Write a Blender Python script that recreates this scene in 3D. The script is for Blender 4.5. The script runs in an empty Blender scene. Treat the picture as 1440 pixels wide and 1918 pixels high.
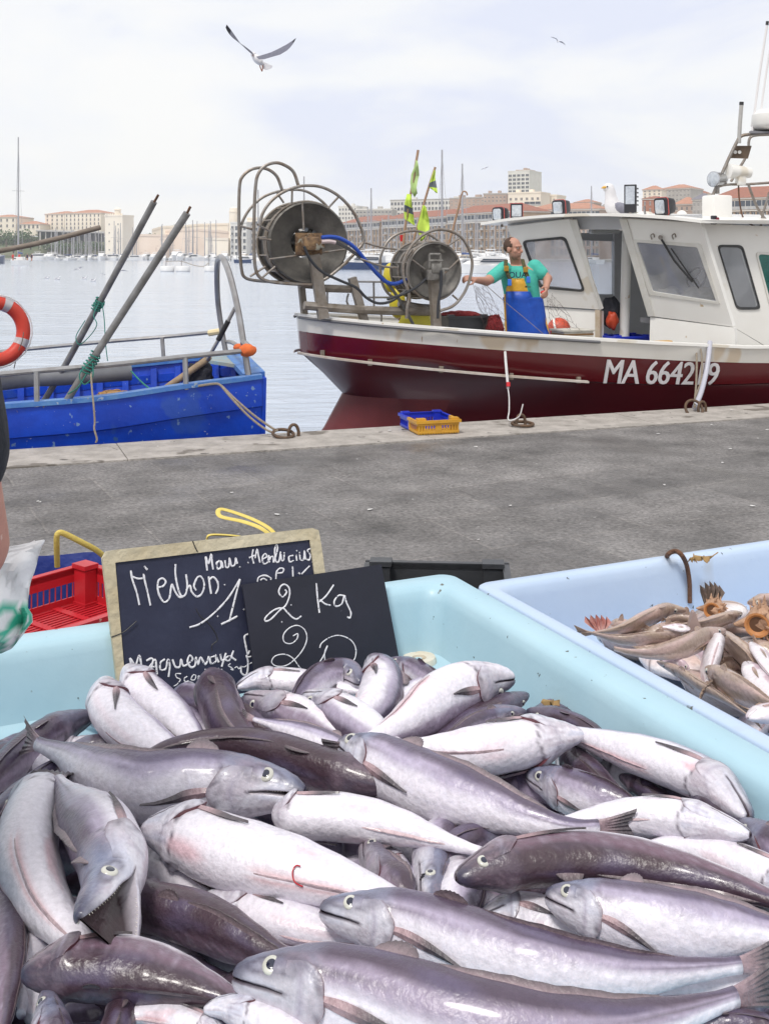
import bpy, bmesh, math, random
from mathutils import Vector as V, Matrix, noise as mnoise
R = math.radians
scene = bpy.context.scene
COL = scene.collection
random.seed(7)

# ------------------------------------------------------------------ camera
F = 2000.0          # focal length in photo pixels (photo 1440 x 1918)
CX, HY, H = 720.0, 478.0, 1.4
cam = bpy.data.cameras.new("camera")
cam_o = bpy.data.objects.new("camera", cam)
COL.objects.link(cam_o)
cam_o.location = (0, 0, H)
cam_o.rotation_euler = (R(90), 0, 0)
cam.sensor_fit = 'VERTICAL'
cam.sensor_height = 36.0
cam.sensor_width = 27.0
cam.lens = 36.0 * F / 1918.0
cam.shift_y = -(959.0 - HY) / 1918.0
cam.clip_start = 0.05
cam.clip_end = 6000
scene.camera = cam_o

# ------------------------------------------------------------------ light
SUN_EL, SUN_AZ = R(58), R(205)
world = bpy.data.worlds.new("World")
scene.world = world
world.use_nodes = True
nt = world.node_tree
nt.nodes.clear()
out = nt.nodes.new("ShaderNodeOutputWorld")
bg = nt.nodes.new("ShaderNodeBackground")
sky = nt.nodes.new("ShaderNodeTexSky")
sky.sky_type = 'NISHITA'
sky.sun_disc = False
sky.sun_elevation = SUN_EL
sky.sun_rotation = SUN_AZ
sky.dust_density = 2.0
tc = nt.nodes.new("ShaderNodeTexCoord")
mp = nt.nodes.new("ShaderNodeMapping")
mp.inputs['Scale'].default_value = (1.0, 1.0, 2.6)
mp.inputs['Location'].default_value = (3.1, 0.4, 0.0)
n1 = nt.nodes.new("ShaderNodeTexNoise")
n1.inputs['Scale'].default_value = 3.2
n1.inputs['Detail'].default_value = 6
n1.inputs['Roughness'].default_value = 0.5
n1.inputs['Distortion'].default_value = 0.35
cr = nt.nodes.new("ShaderNodeValToRGB")
cr.color_ramp.elements[0].position = 0.36
cr.color_ramp.elements[0].color = (7.0, 7.35, 8.6, 1)
cr.color_ramp.elements[1].position = 0.56
cr.color_ramp.elements[1].color = (8.8, 8.75, 8.6, 1)
e_ = cr.color_ramp.elements.new(0.47)
e_.color = (8.35, 8.45, 8.65, 1)
mx = nt.nodes.new("ShaderNodeMix")
mx.data_type = 'RGBA'
mx.inputs['Factor'].default_value = 0.93
nt.links.new(tc.outputs['Generated'], mp.inputs['Vector'])
nt.links.new(mp.outputs['Vector'], n1.inputs['Vector'])
nt.links.new(n1.outputs['Fac'], cr.inputs['Fac'])
nt.links.new(sky.outputs['Color'], mx.inputs['A'])
nt.links.new(cr.outputs['Color'], mx.inputs['B'])
nt.links.new(mx.outputs['Result'], bg.inputs['Color'])
bg.inputs['Strength'].default_value = 0.108
nt.links.new(bg.outputs['Background'], out.inputs['Surface'])

sun = bpy.data.lights.new("sun", 'SUN')
sun.energy = 2.3
sun.angle = R(12)
sun.color = (1.0, 0.96, 0.9)
sun_o = bpy.data.objects.new("sun", sun)
COL.objects.link(sun_o)
sd = V((math.sin(SUN_AZ) * math.cos(SUN_EL), math.cos(SUN_AZ) * math.cos(SUN_EL), math.sin(SUN_EL)))
sun_o.rotation_euler = sd.to_track_quat('Z', 'Y').to_euler()
sun_o.location = (0, 0, 30)
vs = scene.view_settings
vs.view_transform = 'Standard'
vs.look = 'None'
vs.gamma = 1.0
vs.exposure = 0.12
vs.use_curve_mapping = False
scene.cycles.max_bounces = 8
scene.cycles.transparent_max_bounces = 12

# ------------------------------------------------------------------ pixels to places
def P(px, py, d):
    return V(((px - CX) / F * d, d, H - (py - HY) / F * d))
def onz(px, py, z):
    return P(px, py, (H - z) * F / (py - HY))
def ray(px, py):
    return V(((px - CX) / F, 1.0, -(py - HY) / F))
def hit(px, py, pt, nrm):
    r = ray(px, py); c = V((0, 0, H))
    t = (pt - c).dot(nrm) / r.dot(nrm)
    return c + r * t

# ------------------------------------------------------------------ materials
_MC = {}
def mat(name, col, rough=0.6, metal=0.0, col2=None, scale=8.0, amt=0.5, bump=0.0, bscale=None, detail=5.0,
        spots=None, coat=0.0, spec=0.5, stretch=None, alpha=1.0, sss=0.0, emit=None):
    """Principled material; col2 mottles col by noise; spots = (colour, scale, threshold) little marks."""
    if name in _MC: return _MC[name]
    m = bpy.data.materials.new(name); _MC[name] = m
    m.use_nodes = True
    t = m.node_tree; N = t.nodes; L = t.links
    b = N["Principled BSDF"]
    c4 = lambda c: (c[0], c[1], c[2], 1)
    b.inputs['Roughness'].default_value = rough
    b.inputs['Metallic'].default_value = metal
    b.inputs['Specular IOR Level'].default_value = spec
    b.inputs['Coat Weight'].default_value = coat
    b.inputs['Coat Roughness'].default_value = 0.15
    b.inputs['Base Color'].default_value = c4(col)
    b.inputs['Alpha'].default_value = alpha
    if sss: b.inputs['Subsurface Weight'].default_value = sss; b.inputs['Subsurface Radius'].default_value = (.02, .008, .005)
    if emit:
        b.inputs['Emission Color'].default_value = c4(emit[0]); b.inputs['Emission Strength'].default_value = emit[1]
    src = None
    if col2 or spots or bump:
        co = N.new("ShaderNodeTexCoord"); vec = co.outputs['Object']
        if stretch:
            mpn = N.new("ShaderNodeMapping"); mpn.inputs['Scale'].default_value = stretch
            L.new(vec, mpn.inputs['Vector']); vec = mpn.outputs['Vector']
    if col2:
        nz = N.new("ShaderNodeTexNoise"); nz.inputs['Scale'].default_value = scale; nz.inputs['Detail'].default_value = detail
        nz.inputs['Roughness'].default_value = 0.65
        L.new(vec, nz.inputs['Vector'])
        rp = N.new("ShaderNodeValToRGB"); k = 0.5 - 0.28 * amt
        rp.color_ramp.elements[0].position = 0.5 - 0.22 * (1.3 - amt); rp.color_ramp.elements[1].position = 0.5 + 0.22 * (1.3 - amt)
        rp.color_ramp.elements[0].color = c4(col); rp.color_ramp.elements[1].color = c4(col2)
        L.new(nz.outputs['Fac'], rp.inputs['Fac']); src = rp.outputs['Color']
    if spots:
        for sp in (spots if isinstance(spots, list) else [spots]):
            ns = N.new("ShaderNodeTexNoise"); ns.inputs['Scale'].default_value = sp[1]; ns.inputs['Detail'].default_value = 3
            L.new(vec, ns.inputs['Vector'])
            mr = N.new("ShaderNodeMapRange"); mr.inputs['From Min'].default_value = sp[2]; mr.inputs['From Max'].default_value = sp[2] + 0.03
            L.new(ns.outputs['Fac'], mr.inputs['Value'])
            mi = N.new("ShaderNodeMix"); mi.data_type = 'RGBA'
            if src: L.new(src, mi.inputs['A'])
            else: mi.inputs['A'].default_value = c4(col)
            mi.inputs['B'].default_value = c4(sp[0])
            L.new(mr.outputs['Result'], mi.inputs['Factor']); src = mi.outputs['Result']
    if src: L.new(src, b.inputs['Base Color'])
    if bump:
        nb = N.new("ShaderNodeTexNoise"); nb.inputs['Scale'].default_value = bscale or scale * 3; nb.inputs['Detail'].default_value = 6
        L.new(vec, nb.inputs['Vector'])
        bp = N.new("ShaderNodeBump"); bp.inputs['Strength'].default_value = bump; bp.inputs['Distance'].default_value = 0.02
        L.new(nb.outputs['Fac'], bp.inputs['Height']); L.new(bp.outputs['Normal'], b.inputs['Normal'])
    return m

def glass_mat(name, tint=(.8, .85, .92), haze=0.3, hazecol=(.75, .78, .86), rough=.05):
    """thin pane: mostly see-through, with a glossy sheet and a salt haze"""
    m = bpy.data.materials.new(name); m.use_nodes = True
    t = m.node_tree; N = t.nodes; L = t.links; N.clear()
    o = N.new("ShaderNodeOutputMaterial"); tr = N.new("ShaderNodeBsdfTransparent"); tr.inputs['Color'].default_value = (*tint, 1)
    gl = N.new("ShaderNodeBsdfGlossy"); gl.inputs['Roughness'].default_value = rough
    df = N.new("ShaderNodeBsdfDiffuse"); df.inputs['Color'].default_value = (*hazecol, 1)
    co = N.new("ShaderNodeTexCoord"); nz = N.new("ShaderNodeTexNoise"); nz.inputs['Scale'].default_value = 3; nz.inputs['Detail'].default_value = 6
    L.new(co.outputs['Object'], nz.inputs['Vector'])
    mr = N.new("ShaderNodeMapRange"); mr.inputs['From Min'].default_value = .3; mr.inputs['From Max'].default_value = .7
    mr.inputs['To Min'].default_value = haze * .5; mr.inputs['To Max'].default_value = min(1, haze * 1.5)
    L.new(nz.outputs['Fac'], mr.inputs['Value'])
    m1 = N.new("ShaderNodeMixShader"); L.new(mr.outputs['Result'], m1.inputs['Fac']); L.new(tr.outputs[0], m1.inputs[1]); L.new(df.outputs[0], m1.inputs[2])
    lw = N.new("ShaderNodeLayerWeight"); pw = N.new("ShaderNodeMath"); pw.operation = 'POWER'; pw.inputs[1].default_value = 4.0; L.new(lw.outputs['Facing'], pw.inputs[0])
    fr = N.new("ShaderNodeMath"); fr.operation = 'MULTIPLY_ADD'; fr.inputs[1].default_value = .7; fr.inputs[2].default_value = .045; L.new(pw.outputs[0], fr.inputs[0])
    m2 = N.new("ShaderNodeMixShader"); L.new(fr.outputs[0], m2.inputs['Fac']); L.new(m1.outputs[0], m2.inputs[1]); L.new(gl.outputs[0], m2.inputs[2])
    L.new(m2.outputs[0], o.inputs['Surface'])
    return m

# ------------------------------------------------------------------ mesh building
ORG = {}
def tag(o, label=None, cat=None, group=None, kind=None):
    if label: o['label'] = label
    if cat: o['category'] = cat
    if group: o['group'] = group
    if kind: o['kind'] = kind
    return o
def empty(name, loc, label=None, cat=None, group=None):
    o = bpy.data.objects.new(name, None); COL.objects.link(o)
    o.empty_display_size = .1
    o.location = loc; ORG[o.name] = V(loc)
    return tag(o, label, cat, group)

class MB:
    def __init__(s): s.v = []; s.f = []; s.m = []; s.mi = 0; s.col = []
    def add(s, vs, fs):
        b = len(s.v); s.v += [V(x) for x in vs]
        for f in fs: s.f.append(tuple(b + i for i in f)); s.m.append(s.mi)
        return b
    def box(s, c, size, rz=0.0, rot=None, bev=0.0):
        x, y, z = size[0] / 2, size[1] / 2, size[2] / 2
        M = (rot or Matrix.Rotation(rz, 3, 'Z')); c = V(c)
        if bev <= 0:
            vs = [c + M @ V((i * x, j * y, k * z)) for i in (-1, 1) for j in (-1, 1) for k in (-1, 1)]
            s.add(vs, [(0, 1, 3, 2), (4, 6, 7, 5), (0, 4, 5, 1), (2, 3, 7, 6), (0, 2, 6, 4), (1, 5, 7, 3)])
        else:
            bm = bmesh.new(); bmesh.ops.create_cube(bm, size=1)
            for v in bm.verts: v.co = V((v.co.x * size[0], v.co.y * size[1], v.co.z * size[2]))
            bmesh.ops.bevel(bm, geom=list(bm.edges), offset=bev, segments=2, profile=.5, affect='EDGES')
            s.bm(bm, lambda p: c + M @ p); bm.free()
        return s
    def bm(s, bm, fn=lambda p: p):
        bm.verts.index_update()
        s.add([fn(v.co.copy()) for v in bm.verts], [tuple(v.index for v in f.verts) for f in bm.faces])
    def hexa(s, p):
        """8 corners: 4 of one face then the 4 opposite"""
        s.add(p, [(0, 3, 2, 1), (4, 5, 6, 7), (0, 1, 5, 4), (1, 2, 6, 5), (2, 3, 7, 6), (3, 0, 4, 7)]); return s
    def tube(s, pts, r, n=8, caps=True, closed=False, flat=1.0, up=None):
        pts = [V(p) for p in pts]; k = len(pts)
        rs = r if isinstance(r, (list, tuple)) else [r] * k
        rings = []; prev = None
        for i, p in enumerate(pts):
            a = pts[(i - 1) % k] if (closed or i > 0) else p
            b = pts[(i + 1) % k] if (closed or i < k - 1) else p
            t = (b - a)
            if t.length < 1e-9: t = V((0, 0, 1))
            t.normalize()
            if prev is None:
                q = up and V(up) or (V((0, 0, 1)) if abs(t.z) < .9 else V((1, 0, 0)))
            else: q = prev
            x = q - t * q.dot(t)
            if x.length < 1e-6: x = t.orthogonal()
            x.normalize(); y = t.cross(x); prev = x
            rings.append([p + (x * math.cos(2 * math.pi * j / n) * flat + y * math.sin(2 * math.pi * j / n)) * rs[i] for j in range(n)])
        b0 = len(s.v)
        for rg in rings: s.v += rg
        def fadd(f): s.f.append(f); s.m.append(s.mi)
        for i in range(k if closed else k - 1):
            i2 = (i + 1) % k
            for j in range(n):
                j2 = (j + 1) % n
                fadd((b0 + i * n + j, b0 + i * n + j2, b0 + i2 * n + j2, b0 + i2 * n + j))
        if caps and not closed:
            fadd(tuple(b0 + j for j in reversed(range(n)))); fadd(tuple(b0 + (k - 1) * n + j for j in range(n)))
        return s
    def loft(s, rings, closed_ring=True, cap0=True, cap1=True):
        n = len(rings[0]); b0 = len(s.v)
        for rg in rings: s.v += [V(p) for p in rg]
        for i in range(len(rings) - 1):
            for j in range(n if closed_ring else n - 1):
                j2 = (j + 1) % n
                s.f.append((b0 + i * n + j, b0 + i * n + j2, b0 + (i + 1) * n + j2, b0 + (i + 1) * n + j)); s.m.append(s.mi)
        if cap0: s.f.append(tuple(b0 + j for j in reversed(range(n)))); s.m.append(s.mi)
        if cap1: s.f.append(tuple(b0 + (len(rings) - 1) * n + j for j in range(n))); s.m.append(s.mi)
        return s
    def lathe(s, prof, c, axis=(0, 0, 1), n=24, capends=True):
        """prof: list of (radius, height along axis)"""
        ax = V(axis).normalized(); x = ax.orthogonal().normalized(); y = ax.cross(x); c = V(c)
        rings = [[c + ax * h + (x * math.cos(2 * math.pi * j / n) + y * math.sin(2 * math.pi * j / n)) * max(r, 1e-4) for j in range(n)] for r, h in prof]
        return s.loft(rings, True, capends, capends)
    def ball(s, c, r, n=12, m=8, rot=None):
        r = r if isinstance(r, (tuple, list)) else (r, r, r); c = V(c); M = rot or Matrix.Identity(3)
        rings = []
        for i in range(m + 1):
            a = math.pi * (i / m * .98 + .01)
            rings.append([c + M @ V((r[0] * math.sin(a) * math.cos(2 * math.pi * j / n), r[1] * math.sin(a) * math.sin(2 * math.pi * j / n), -r[2] * math.cos(a))) for j in range(n)])
        return s.loft(rings)
    def slab(s, outline, off):
        """polygon outline (3-D, planar) thickened by the vector off"""
        o = [V(p) for p in outline]; n = len(o); off = V(off)
        b = len(s.v); s.v += o + [p + off for p in o]
        fs = [tuple(b + i for i in range(n)), tuple(b + n + i for i in reversed(range(n)))]
        fs += [(b + i, b + n + i, b + n + (i + 1) % n, b + (i + 1) % n) for i in range(n)]
        for f in fs: s.f.append(f); s.m.append(s.mi)
        return s
    def plate_hole(s, outer, inner, off):
        """flat plate with one hole: outer and inner loops with equal counts, thickened by off"""
        n = len(outer); off = V(off); o = [V(p) for p in outer]; i_ = [V(p) for p in inner]
        b = len(s.v); s.v += o + i_ + [p + off for p in o] + [p + off for p in i_]
        for k in range(n):
            k2 = (k + 1) % n
            for f in ((b + k, b + k2, b + n + k2, b + n + k), (b + 2 * n + k2, b + 2 * n + k, b + 3 * n + k, b + 3 * n + k2),
                      (b + k, b + 2 * n + k, b + 2 * n + k2, b + k2), (b + n + k2, b + 3 * n + k2, b + 3 * n + k, b + n + k)):
                s.f.append(f); s.m.append(s.mi)
        return s
    def build(s, name, mats, parent=None, smooth=False, origin=None, label=None, cat=None, group=None, kind=None, fixn=True, colname=None):
        me = bpy.data.meshes.new(name)
        if parent is not None: org = ORG[parent.name]
        elif origin is not None: org = V(origin)
        else:
            xs = [p.x for p in s.v]; ys = [p.y for p in s.v]; zs = [p.z for p in s.v]
            org = V(((min(xs) + max(xs)) / 2, (min(ys) + max(ys)) / 2, min(zs)))
        me.from_pydata([p - org for p in s.v], [], s.f)
        if not isinstance(mats, (list, tuple)): mats = [mats]
        for m in mats: me.materials.append(m)
        if len(mats) > 1: me.polygons.foreach_set('material_index', s.m)
        if fixn:
            bm = bmesh.new(); bm.from_mesh(me); bmesh.ops.recalc_face_normals(bm, faces=bm.faces); bm.to_mesh(me); bm.free()
        if smooth:
            me.polygons.foreach_set('use_smooth', [True] * len(me.polygons))
            if smooth != 'all':
                try: me.set_sharp_from_angle(angle=R(40))
                except Exception: pass
        if colname and s.col:
            ca = me.color_attributes.new(colname, 'FLOAT_COLOR', 'POINT')
            ca.data.foreach_set('color', [c for q in s.col for c in (q[0], q[1], q[2], 1.0)])
        me.update()
        o = bpy.data.objects.new(name, me); COL.objects.link(o)
        ORG[o.name] = org
        if parent is not None: o.parent = parent
        else: o.location = org
        return tag(o, label, cat, group, kind)

def copy_tree(o, parent=None):
    c = o.copy(); COL.objects.link(c)
    if parent is not None: c.parent = parent
    for ch in [q for q in o.children]: copy_tree(ch, c)
    return c
def spline(pts, n=8, closed=False):
    """Catmull-Rom through pts (Vectors or tuples of any size)"""
    pts = [V(p) for p in pts]; k = len(pts); o = []
    rng = range(k if closed else k - 1)
    for i in rng:
        p1, p2 = pts[i], pts[(i + 1) % k]
        p0 = pts[(i - 1) % k] if (closed or i > 0) else p1 * 2 - p2
        p3 = pts[(i + 2) % k] if (closed or i < k - 2) else p2 * 2 - p1
        for j in range(n):
            t = j / n
            o.append(.5 * (2 * p1 + (p2 - p0) * t + (2 * p0 - 5 * p1 + 4 * p2 - p3) * t * t + (3 * p1 - p0 - 3 * p2 + p3) * t ** 3))
    if not closed: o.append(pts[-1])
    return o
def lerp(a, b, t): return a + (b - a) * t
def interp(tab, x):
    if x <= tab[0][0]: return tab[0][1]
    for (a, b), (c, d) in zip(tab, tab[1:]):
        if x <= c:
            t = (x - a) / (c - a); t = t * t * (3 - 2 * t) * .5 + t * .5
            return b + (d - b) * t
    return tab[-1][1]
def sstep(a, b, x):
    t = max(0., min(1., (x - a) / (b - a))); return t * t * (3 - 2 * t)
def mixc(a, b, t): return tuple(a[i] + (b[i] - a[i]) * t for i in range(3))

# common materials
M_STEEL = mat("weathered_steel", (.30, .29, .28), .45, .6, (.22, .17, .13), 14, .5, .25, 60)
M_GALV = mat("galvanised_tube", (.42, .42, .43), .38, .7, (.30, .28, .27), 10, .4, .1, 50)
M_RUST = mat("rusty_iron", (.09, .055, .04), .8, .3, (.20, .09, .045), 25, .5, .6, 90)
M_BLACK = mat("black_rubber", (.02, .02, .022), .5)
M_WHITE = mat("white_gelcoat", (.84, .83, .80), .32, 0, (.78, .76, .72), 2.5, .25, spots=[((.68, .63, .54), 2.0, .62), ((.52, .40, .26), 6, .71)])
M_ROPE = mat("grey_rope", (.33, .28, .22), .9, 0, (.22, .18, .14), 60, .5, .5, 200)
M_ROPEW = mat("white_rope", (.75, .74, .74), .8, 0, (.6, .58, .58), 60, .5, .4, 200)

# ------------------------------------------------------------------ ground, quay edge, water
UQ = V((.9355, .3533, 0)); NQ = V((.3533, -.9355, 0))      # along the quay; from the water towards the camera
E0 = V((-2.75, 7.63, 0))
def quay(t, s, z=0.0):
    """t metres along the edge, s metres in from the edge"""
    return E0 + UQ * t + NQ * s + V((0, 0, z))

def paving_mat():
    m = bpy.data.materials.new("dark_stone_paving"); m.use_nodes = True
    t = m.node_tree; N = t.nodes; L = t.links; b = N["Principled BSDF"]
    co = N.new("ShaderNodeTexCoord"); mp = N.new("ShaderNodeMapping"); mp.inputs['Rotation'].default_value = (0, 0, -math.atan2(UQ.y, UQ.x) - R(6))
    L.new(co.outputs['Object'], mp.inputs['Vector'])
    br = N.new("ShaderNodeTexBrick"); br.inputs['Scale'].default_value = 1.0
    br.inputs['Brick Width'].default_value = .92; br.inputs['Row Height'].default_value = .62; br.inputs['Mortar Size'].default_value = .009
    br.inputs['Mortar Smooth'].default_value = .3
    br.inputs['Color1'].default_value = (.156, .147, .144, 1); br.inputs['Color2'].default_value = (.198, .187, .183, 1); br.inputs['Mortar'].default_value = (.215, .20, .192, 1)
    br.offset = 0.5
    nd = N.new("ShaderNodeTexNoise"); nd.inputs['Scale'].default_value = 2.2; nd.inputs['Detail'].default_value = 3
    L.new(mp.outputs['Vector'], nd.inputs['Vector'])
    va = N.new("ShaderNodeVectorMath"); va.operation = 'SCALE'; va.inputs['Scale'].default_value = .03; L.new(nd.outputs['Color'], va.inputs[0])
    vb = N.new("ShaderNodeVectorMath"); vb.operation = 'ADD'; L.new(mp.outputs['Vector'], vb.inputs[0]); L.new(va.outputs[0], vb.inputs[1])
    L.new(vb.outputs[0], br.inputs['Vector'])
    n1 = N.new("ShaderNodeTexNoise"); n1.inputs['Scale'].default_value = 42; n1.inputs['Detail'].default_value = 8; n1.inputs['Roughness'].default_value = .75
    L.new(mp.outputs['Vector'], n1.inputs['Vector'])
    n2 = N.new("ShaderNodeTexNoise"); n2.inputs['Scale'].default_value = 1.7; n2.inputs['Detail'].default_value = 9; n2.inputs['Roughness'].default_value = .68
    L.new(mp.outputs['Vector'], n2.inputs['Vector'])
    def rng(sock, a, b_, c, d):
        r = N.new("ShaderNodeMapRange"); r.inputs['From Min'].default_value = a; r.inputs['From Max'].default_value = b_
        r.inputs['To Min'].default_value = c; r.inputs['To Max'].default_value = d; L.new(sock, r.inputs['Value']); return r.outputs['Result']
    f1 = rng(n1.outputs['Fac'], .34, .66, .40, 1.5); f2 = rng(n2.outputs['Fac'], .34, .66, .48, 1.30)
    mu = N.new("ShaderNodeMath"); mu.operation = 'MULTIPLY'; L.new(f1, mu.inputs[0]); L.new(f2, mu.inputs[1])
    vm = N.new("ShaderNodeVectorMath"); vm.operation = 'SCALE'; L.new(br.outputs['Color'], vm.inputs[0]); L.new(mu.outputs[0], vm.inputs['Scale'])
    # bird-lime and scale specks
    n3 = N.new("ShaderNodeTexNoise"); n3.inputs['Scale'].default_value = 26; n3.inputs['Detail'].default_value = 2
    L.new(mp.outputs['Vector'], n3.inputs['Vector']); f3 = rng(n3.outputs['Fac'], .735, .75, 0, .75)
    mi = N.new("ShaderNodeMix"); mi.data_type = 'RGBA'; L.new(f3, mi.inputs['Factor']); L.new(vm.outputs[0], mi.inputs['A']); mi.inputs['B'].default_value = (.42, .41, .40, 1)
    L.new(mi.outputs['Result'], b.inputs['Base Color'])
    # damp patches are shinier
    n4 = N.new("ShaderNodeTexNoise"); n4.inputs['Scale'].default_value = 1.1; n4.inputs['Detail'].default_value = 6; L.new(mp.outputs['Vector'], n4.inputs['Vector'])
    L.new(rng(n4.outputs['Fac'], .45, .62, .8, .32), b.inputs['Roughness'])
    bp = N.new("ShaderNodeBump"); bp.inputs['Strength'].default_value = .55; bp.inputs['Distance'].default_value = .012
    ad = N.new("ShaderNodeMath"); ad.operation = 'SUBTRACT'; L.new(n1.outputs['Fac'], ad.inputs[0]); L.new(br.outputs['Fac'], ad.inputs[1])
    L.new(ad.outputs[0], bp.inputs['Height']); L.new(bp.outputs['Normal'], b.inputs['Normal'])
    return m

g = MB(); g.add([quay(-40, .70), quay(60, .70), quay(60, 60), quay(-40, 60)], [(0, 1, 2, 3)])
g.build("quay_paving", paving_mat(), origin=(0, 0, 0), kind='structure', label="dark grey slab paving of the fish market quay", cat="paving")
M_COP = mat("pale_coping_stone", (.43, .395, .365), .75, 0, (.30, .275, .25), 6, .75, .7, 40, spots=[((.10, .09, .08), 9, .68), ((.17, .15, .13), 2.2, .62)])
g = MB()
t0 = -38.0; random.seed(3)
while t0 < 58:
    ln = random.uniform(1.5, 2.3)
    a, b_ = t0, t0 + ln - .006
    hh = random.uniform(-.004, .004)
    # slightly uneven worn front edge
    pts = [(quay(a, .70 - .004), quay(b_, .70 - .004), quay(b_, 0.02), quay(a, 0.02))]
    top = [p + V((0, 0, .012 + hh)) for p in pts[0]]
    edge = [quay(b_, -.0, -.03 + hh), quay(a, -.0, -.03 + hh)]
    bot = [quay(b_, 0, -.5), quay(a, 0, -.5)]
    back = [quay(a, .696, -.3), quay(b_, .696, -.3)]
    g.add(top + edge + bot + back, [(0, 1, 2, 3), (3, 2, 4, 5), (5, 4, 6, 7), (0, 3, 5, 7, 8), (1, 9, 6, 4, 2), (0, 8, 9, 1)])
    t0 += ln
g.build("quay_coping", M_COP, origin=(0, 0, 0), kind='structure', label="pale worn stone coping along the quay edge", cat="kerb")
g = MB(); g.add([quay(-40, .04, -.49), quay(60, .04, -.49), quay(60, .04, -3), quay(-40, .04, -3)], [(0, 1, 2, 3)])
g.build("quay_face", mat("wet_stone_face", (.16, .15, .13), .6, 0, (.07, .08, .06), 3, .6, .6, 12), origin=(0, 0, 0), kind='structure', label="stone face of the quay", cat="quay")

def water_mat():
    m = bpy.data.materials.new("harbour_water"); m.use_nodes = True
    t = m.node_tree; N = t.nodes; L = t.links; b = N["Principled BSDF"]
    b.inputs['Base Color'].default_value = (.40, .46, .56, 1); b.inputs['Roughness'].default_value = .12; b.inputs['IOR'].default_value = 1.34
    b.inputs['Specular IOR Level'].default_value = .8
    co = N.new("ShaderNodeTexCoord"); mp = N.new("ShaderNodeMapping"); mp.inputs['Scale'].default_value = (.55, 1.5, 1); mp.inputs['Rotation'].default_value = (0, 0, R(-8))
    L.new(co.outputs['Object'], mp.inputs['Vector'])
    n = N.new("ShaderNodeTexNoise"); n.inputs['Scale'].default_value = .9; n.inputs['Detail'].default_value = 6; n.inputs['Roughness'].default_value = .6; n.inputs['Distortion'].default_value = .6
    L.new(mp.outputs['Vector'], n.inputs['Vector'])
    n2 = N.new("ShaderNodeTexNoise"); n2.inputs['Scale'].default_value = .16; n2.inputs['Detail'].default_value = 3; L.new(mp.outputs['Vector'], n2.inputs['Vector'])
    ad = N.new("ShaderNodeMath"); ad.operation = 'MULTIPLY_ADD'; L.new(n2.outputs['Fac'], ad.inputs[0]); ad.inputs[1].default_value = 2.0; L.new(n.outputs['Fac'], ad.inputs[2])
    bp = N.new("ShaderNodeBump"); bp.inputs['Strength'].default_value = .32; bp.inputs['Distance'].default_value = .25
    L.new(ad.outputs[0], bp.inputs['Height']); L.new(bp.outputs['Normal'], b.inputs['Normal'])
    return m
WZ = -1.0
g = MB(); g.add([V((-3000, -40, WZ)), V((3000, -40, WZ)), V((3000, 3200, WZ)), V((-3000, 3200, WZ))], [(0, 1, 2, 3)])
g.build("water", water_mat(), origin=(0, 0, WZ), kind='structure', label="pale rippled harbour water", cat="water")

# ================================================================== the two tubs
TO = V((.136, 2.214, 0)); TU = V((.9063, .4226, 0)); TV = V((.4226, -.9063, 0))
RIM = .744; FLOOR = .6125
def T(x, y, z=0.0):
    """left of / towards the camera from the tubs' shared far corner"""
    return TO - TU * x + TV * y + V((0, 0, z))
def rrect(x0, x1, y0, y1, r, z, n=6):
    o = []
    for cx, cy, a0 in ((x1 - r, y1 - r, 0), (x0 + r, y1 - r, 90), (x0 + r, y0 + r, 180), (x1 - r, y0 + r, 270)):
        for i in range(n + 1):
            a = R(a0 + 90 * i / n); o.append(T(cx + r * math.cos(a), cy + r * math.sin(a), z))
    return o
def plastic(name, c, c2, grime):
    return mat(name, c, .46, 0, c2, 3.0, .35, .06, 30, spots=[(grime, 3.4, .63), ((.12, .12, .10), 26, .715), ((.05, .05, .045), 60, .715)], coat=.08)
M_TUBA = plastic("aqua_plastic", (.345, .53, .625), (.405, .58, .66), (.33, .47, .50))
M_TUBB = plastic("pale_blue_plastic", (.42, .53, .70), (.47, .57, .72), (.42, .47, .54))
def tub(x0, x1, y0, y1, m, label, dz=0.0, k=1.0):
    prof = [(.06, .05, .05), (.02, .60, .04), (.012, .685, .035), (0, .69, .03), (0, .735, .03), (.002, .741, .03), (.008, .744, .03), (.044, .744, .035),
            (.055, .741, .038), (.063, .732, .04), (.068, .715, .04), (.080, .640, .04), (.084, .622, .04), (.096, .6135, .04)]
    mb = MB(); rings = [rrect(x0 + i * k, x1 - i * k, y0 + i * k, y1 - i * k, r, z + (dz if z > .62 else 0)) for i, z, r in prof]
    # soften the straight runs: subdivide the long sides
    mb.loft(rings, True, True, True)
    return mb.build("fish_tub", m, smooth=True, label=label, cat="fish tub", group="plastic tubs on the fish stall")
tubA = tub(0, 1.08, 0, 1.75, M_TUBA, "aqua blue plastic tub heaped with silver hake, chalkboards against its back wall")
tubB = tub(-1.30, -.022, .055, 1.75, M_TUBB, "pale blue plastic tub of mixed brown fish and shells with a rusty hook", -.012, .62)
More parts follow.
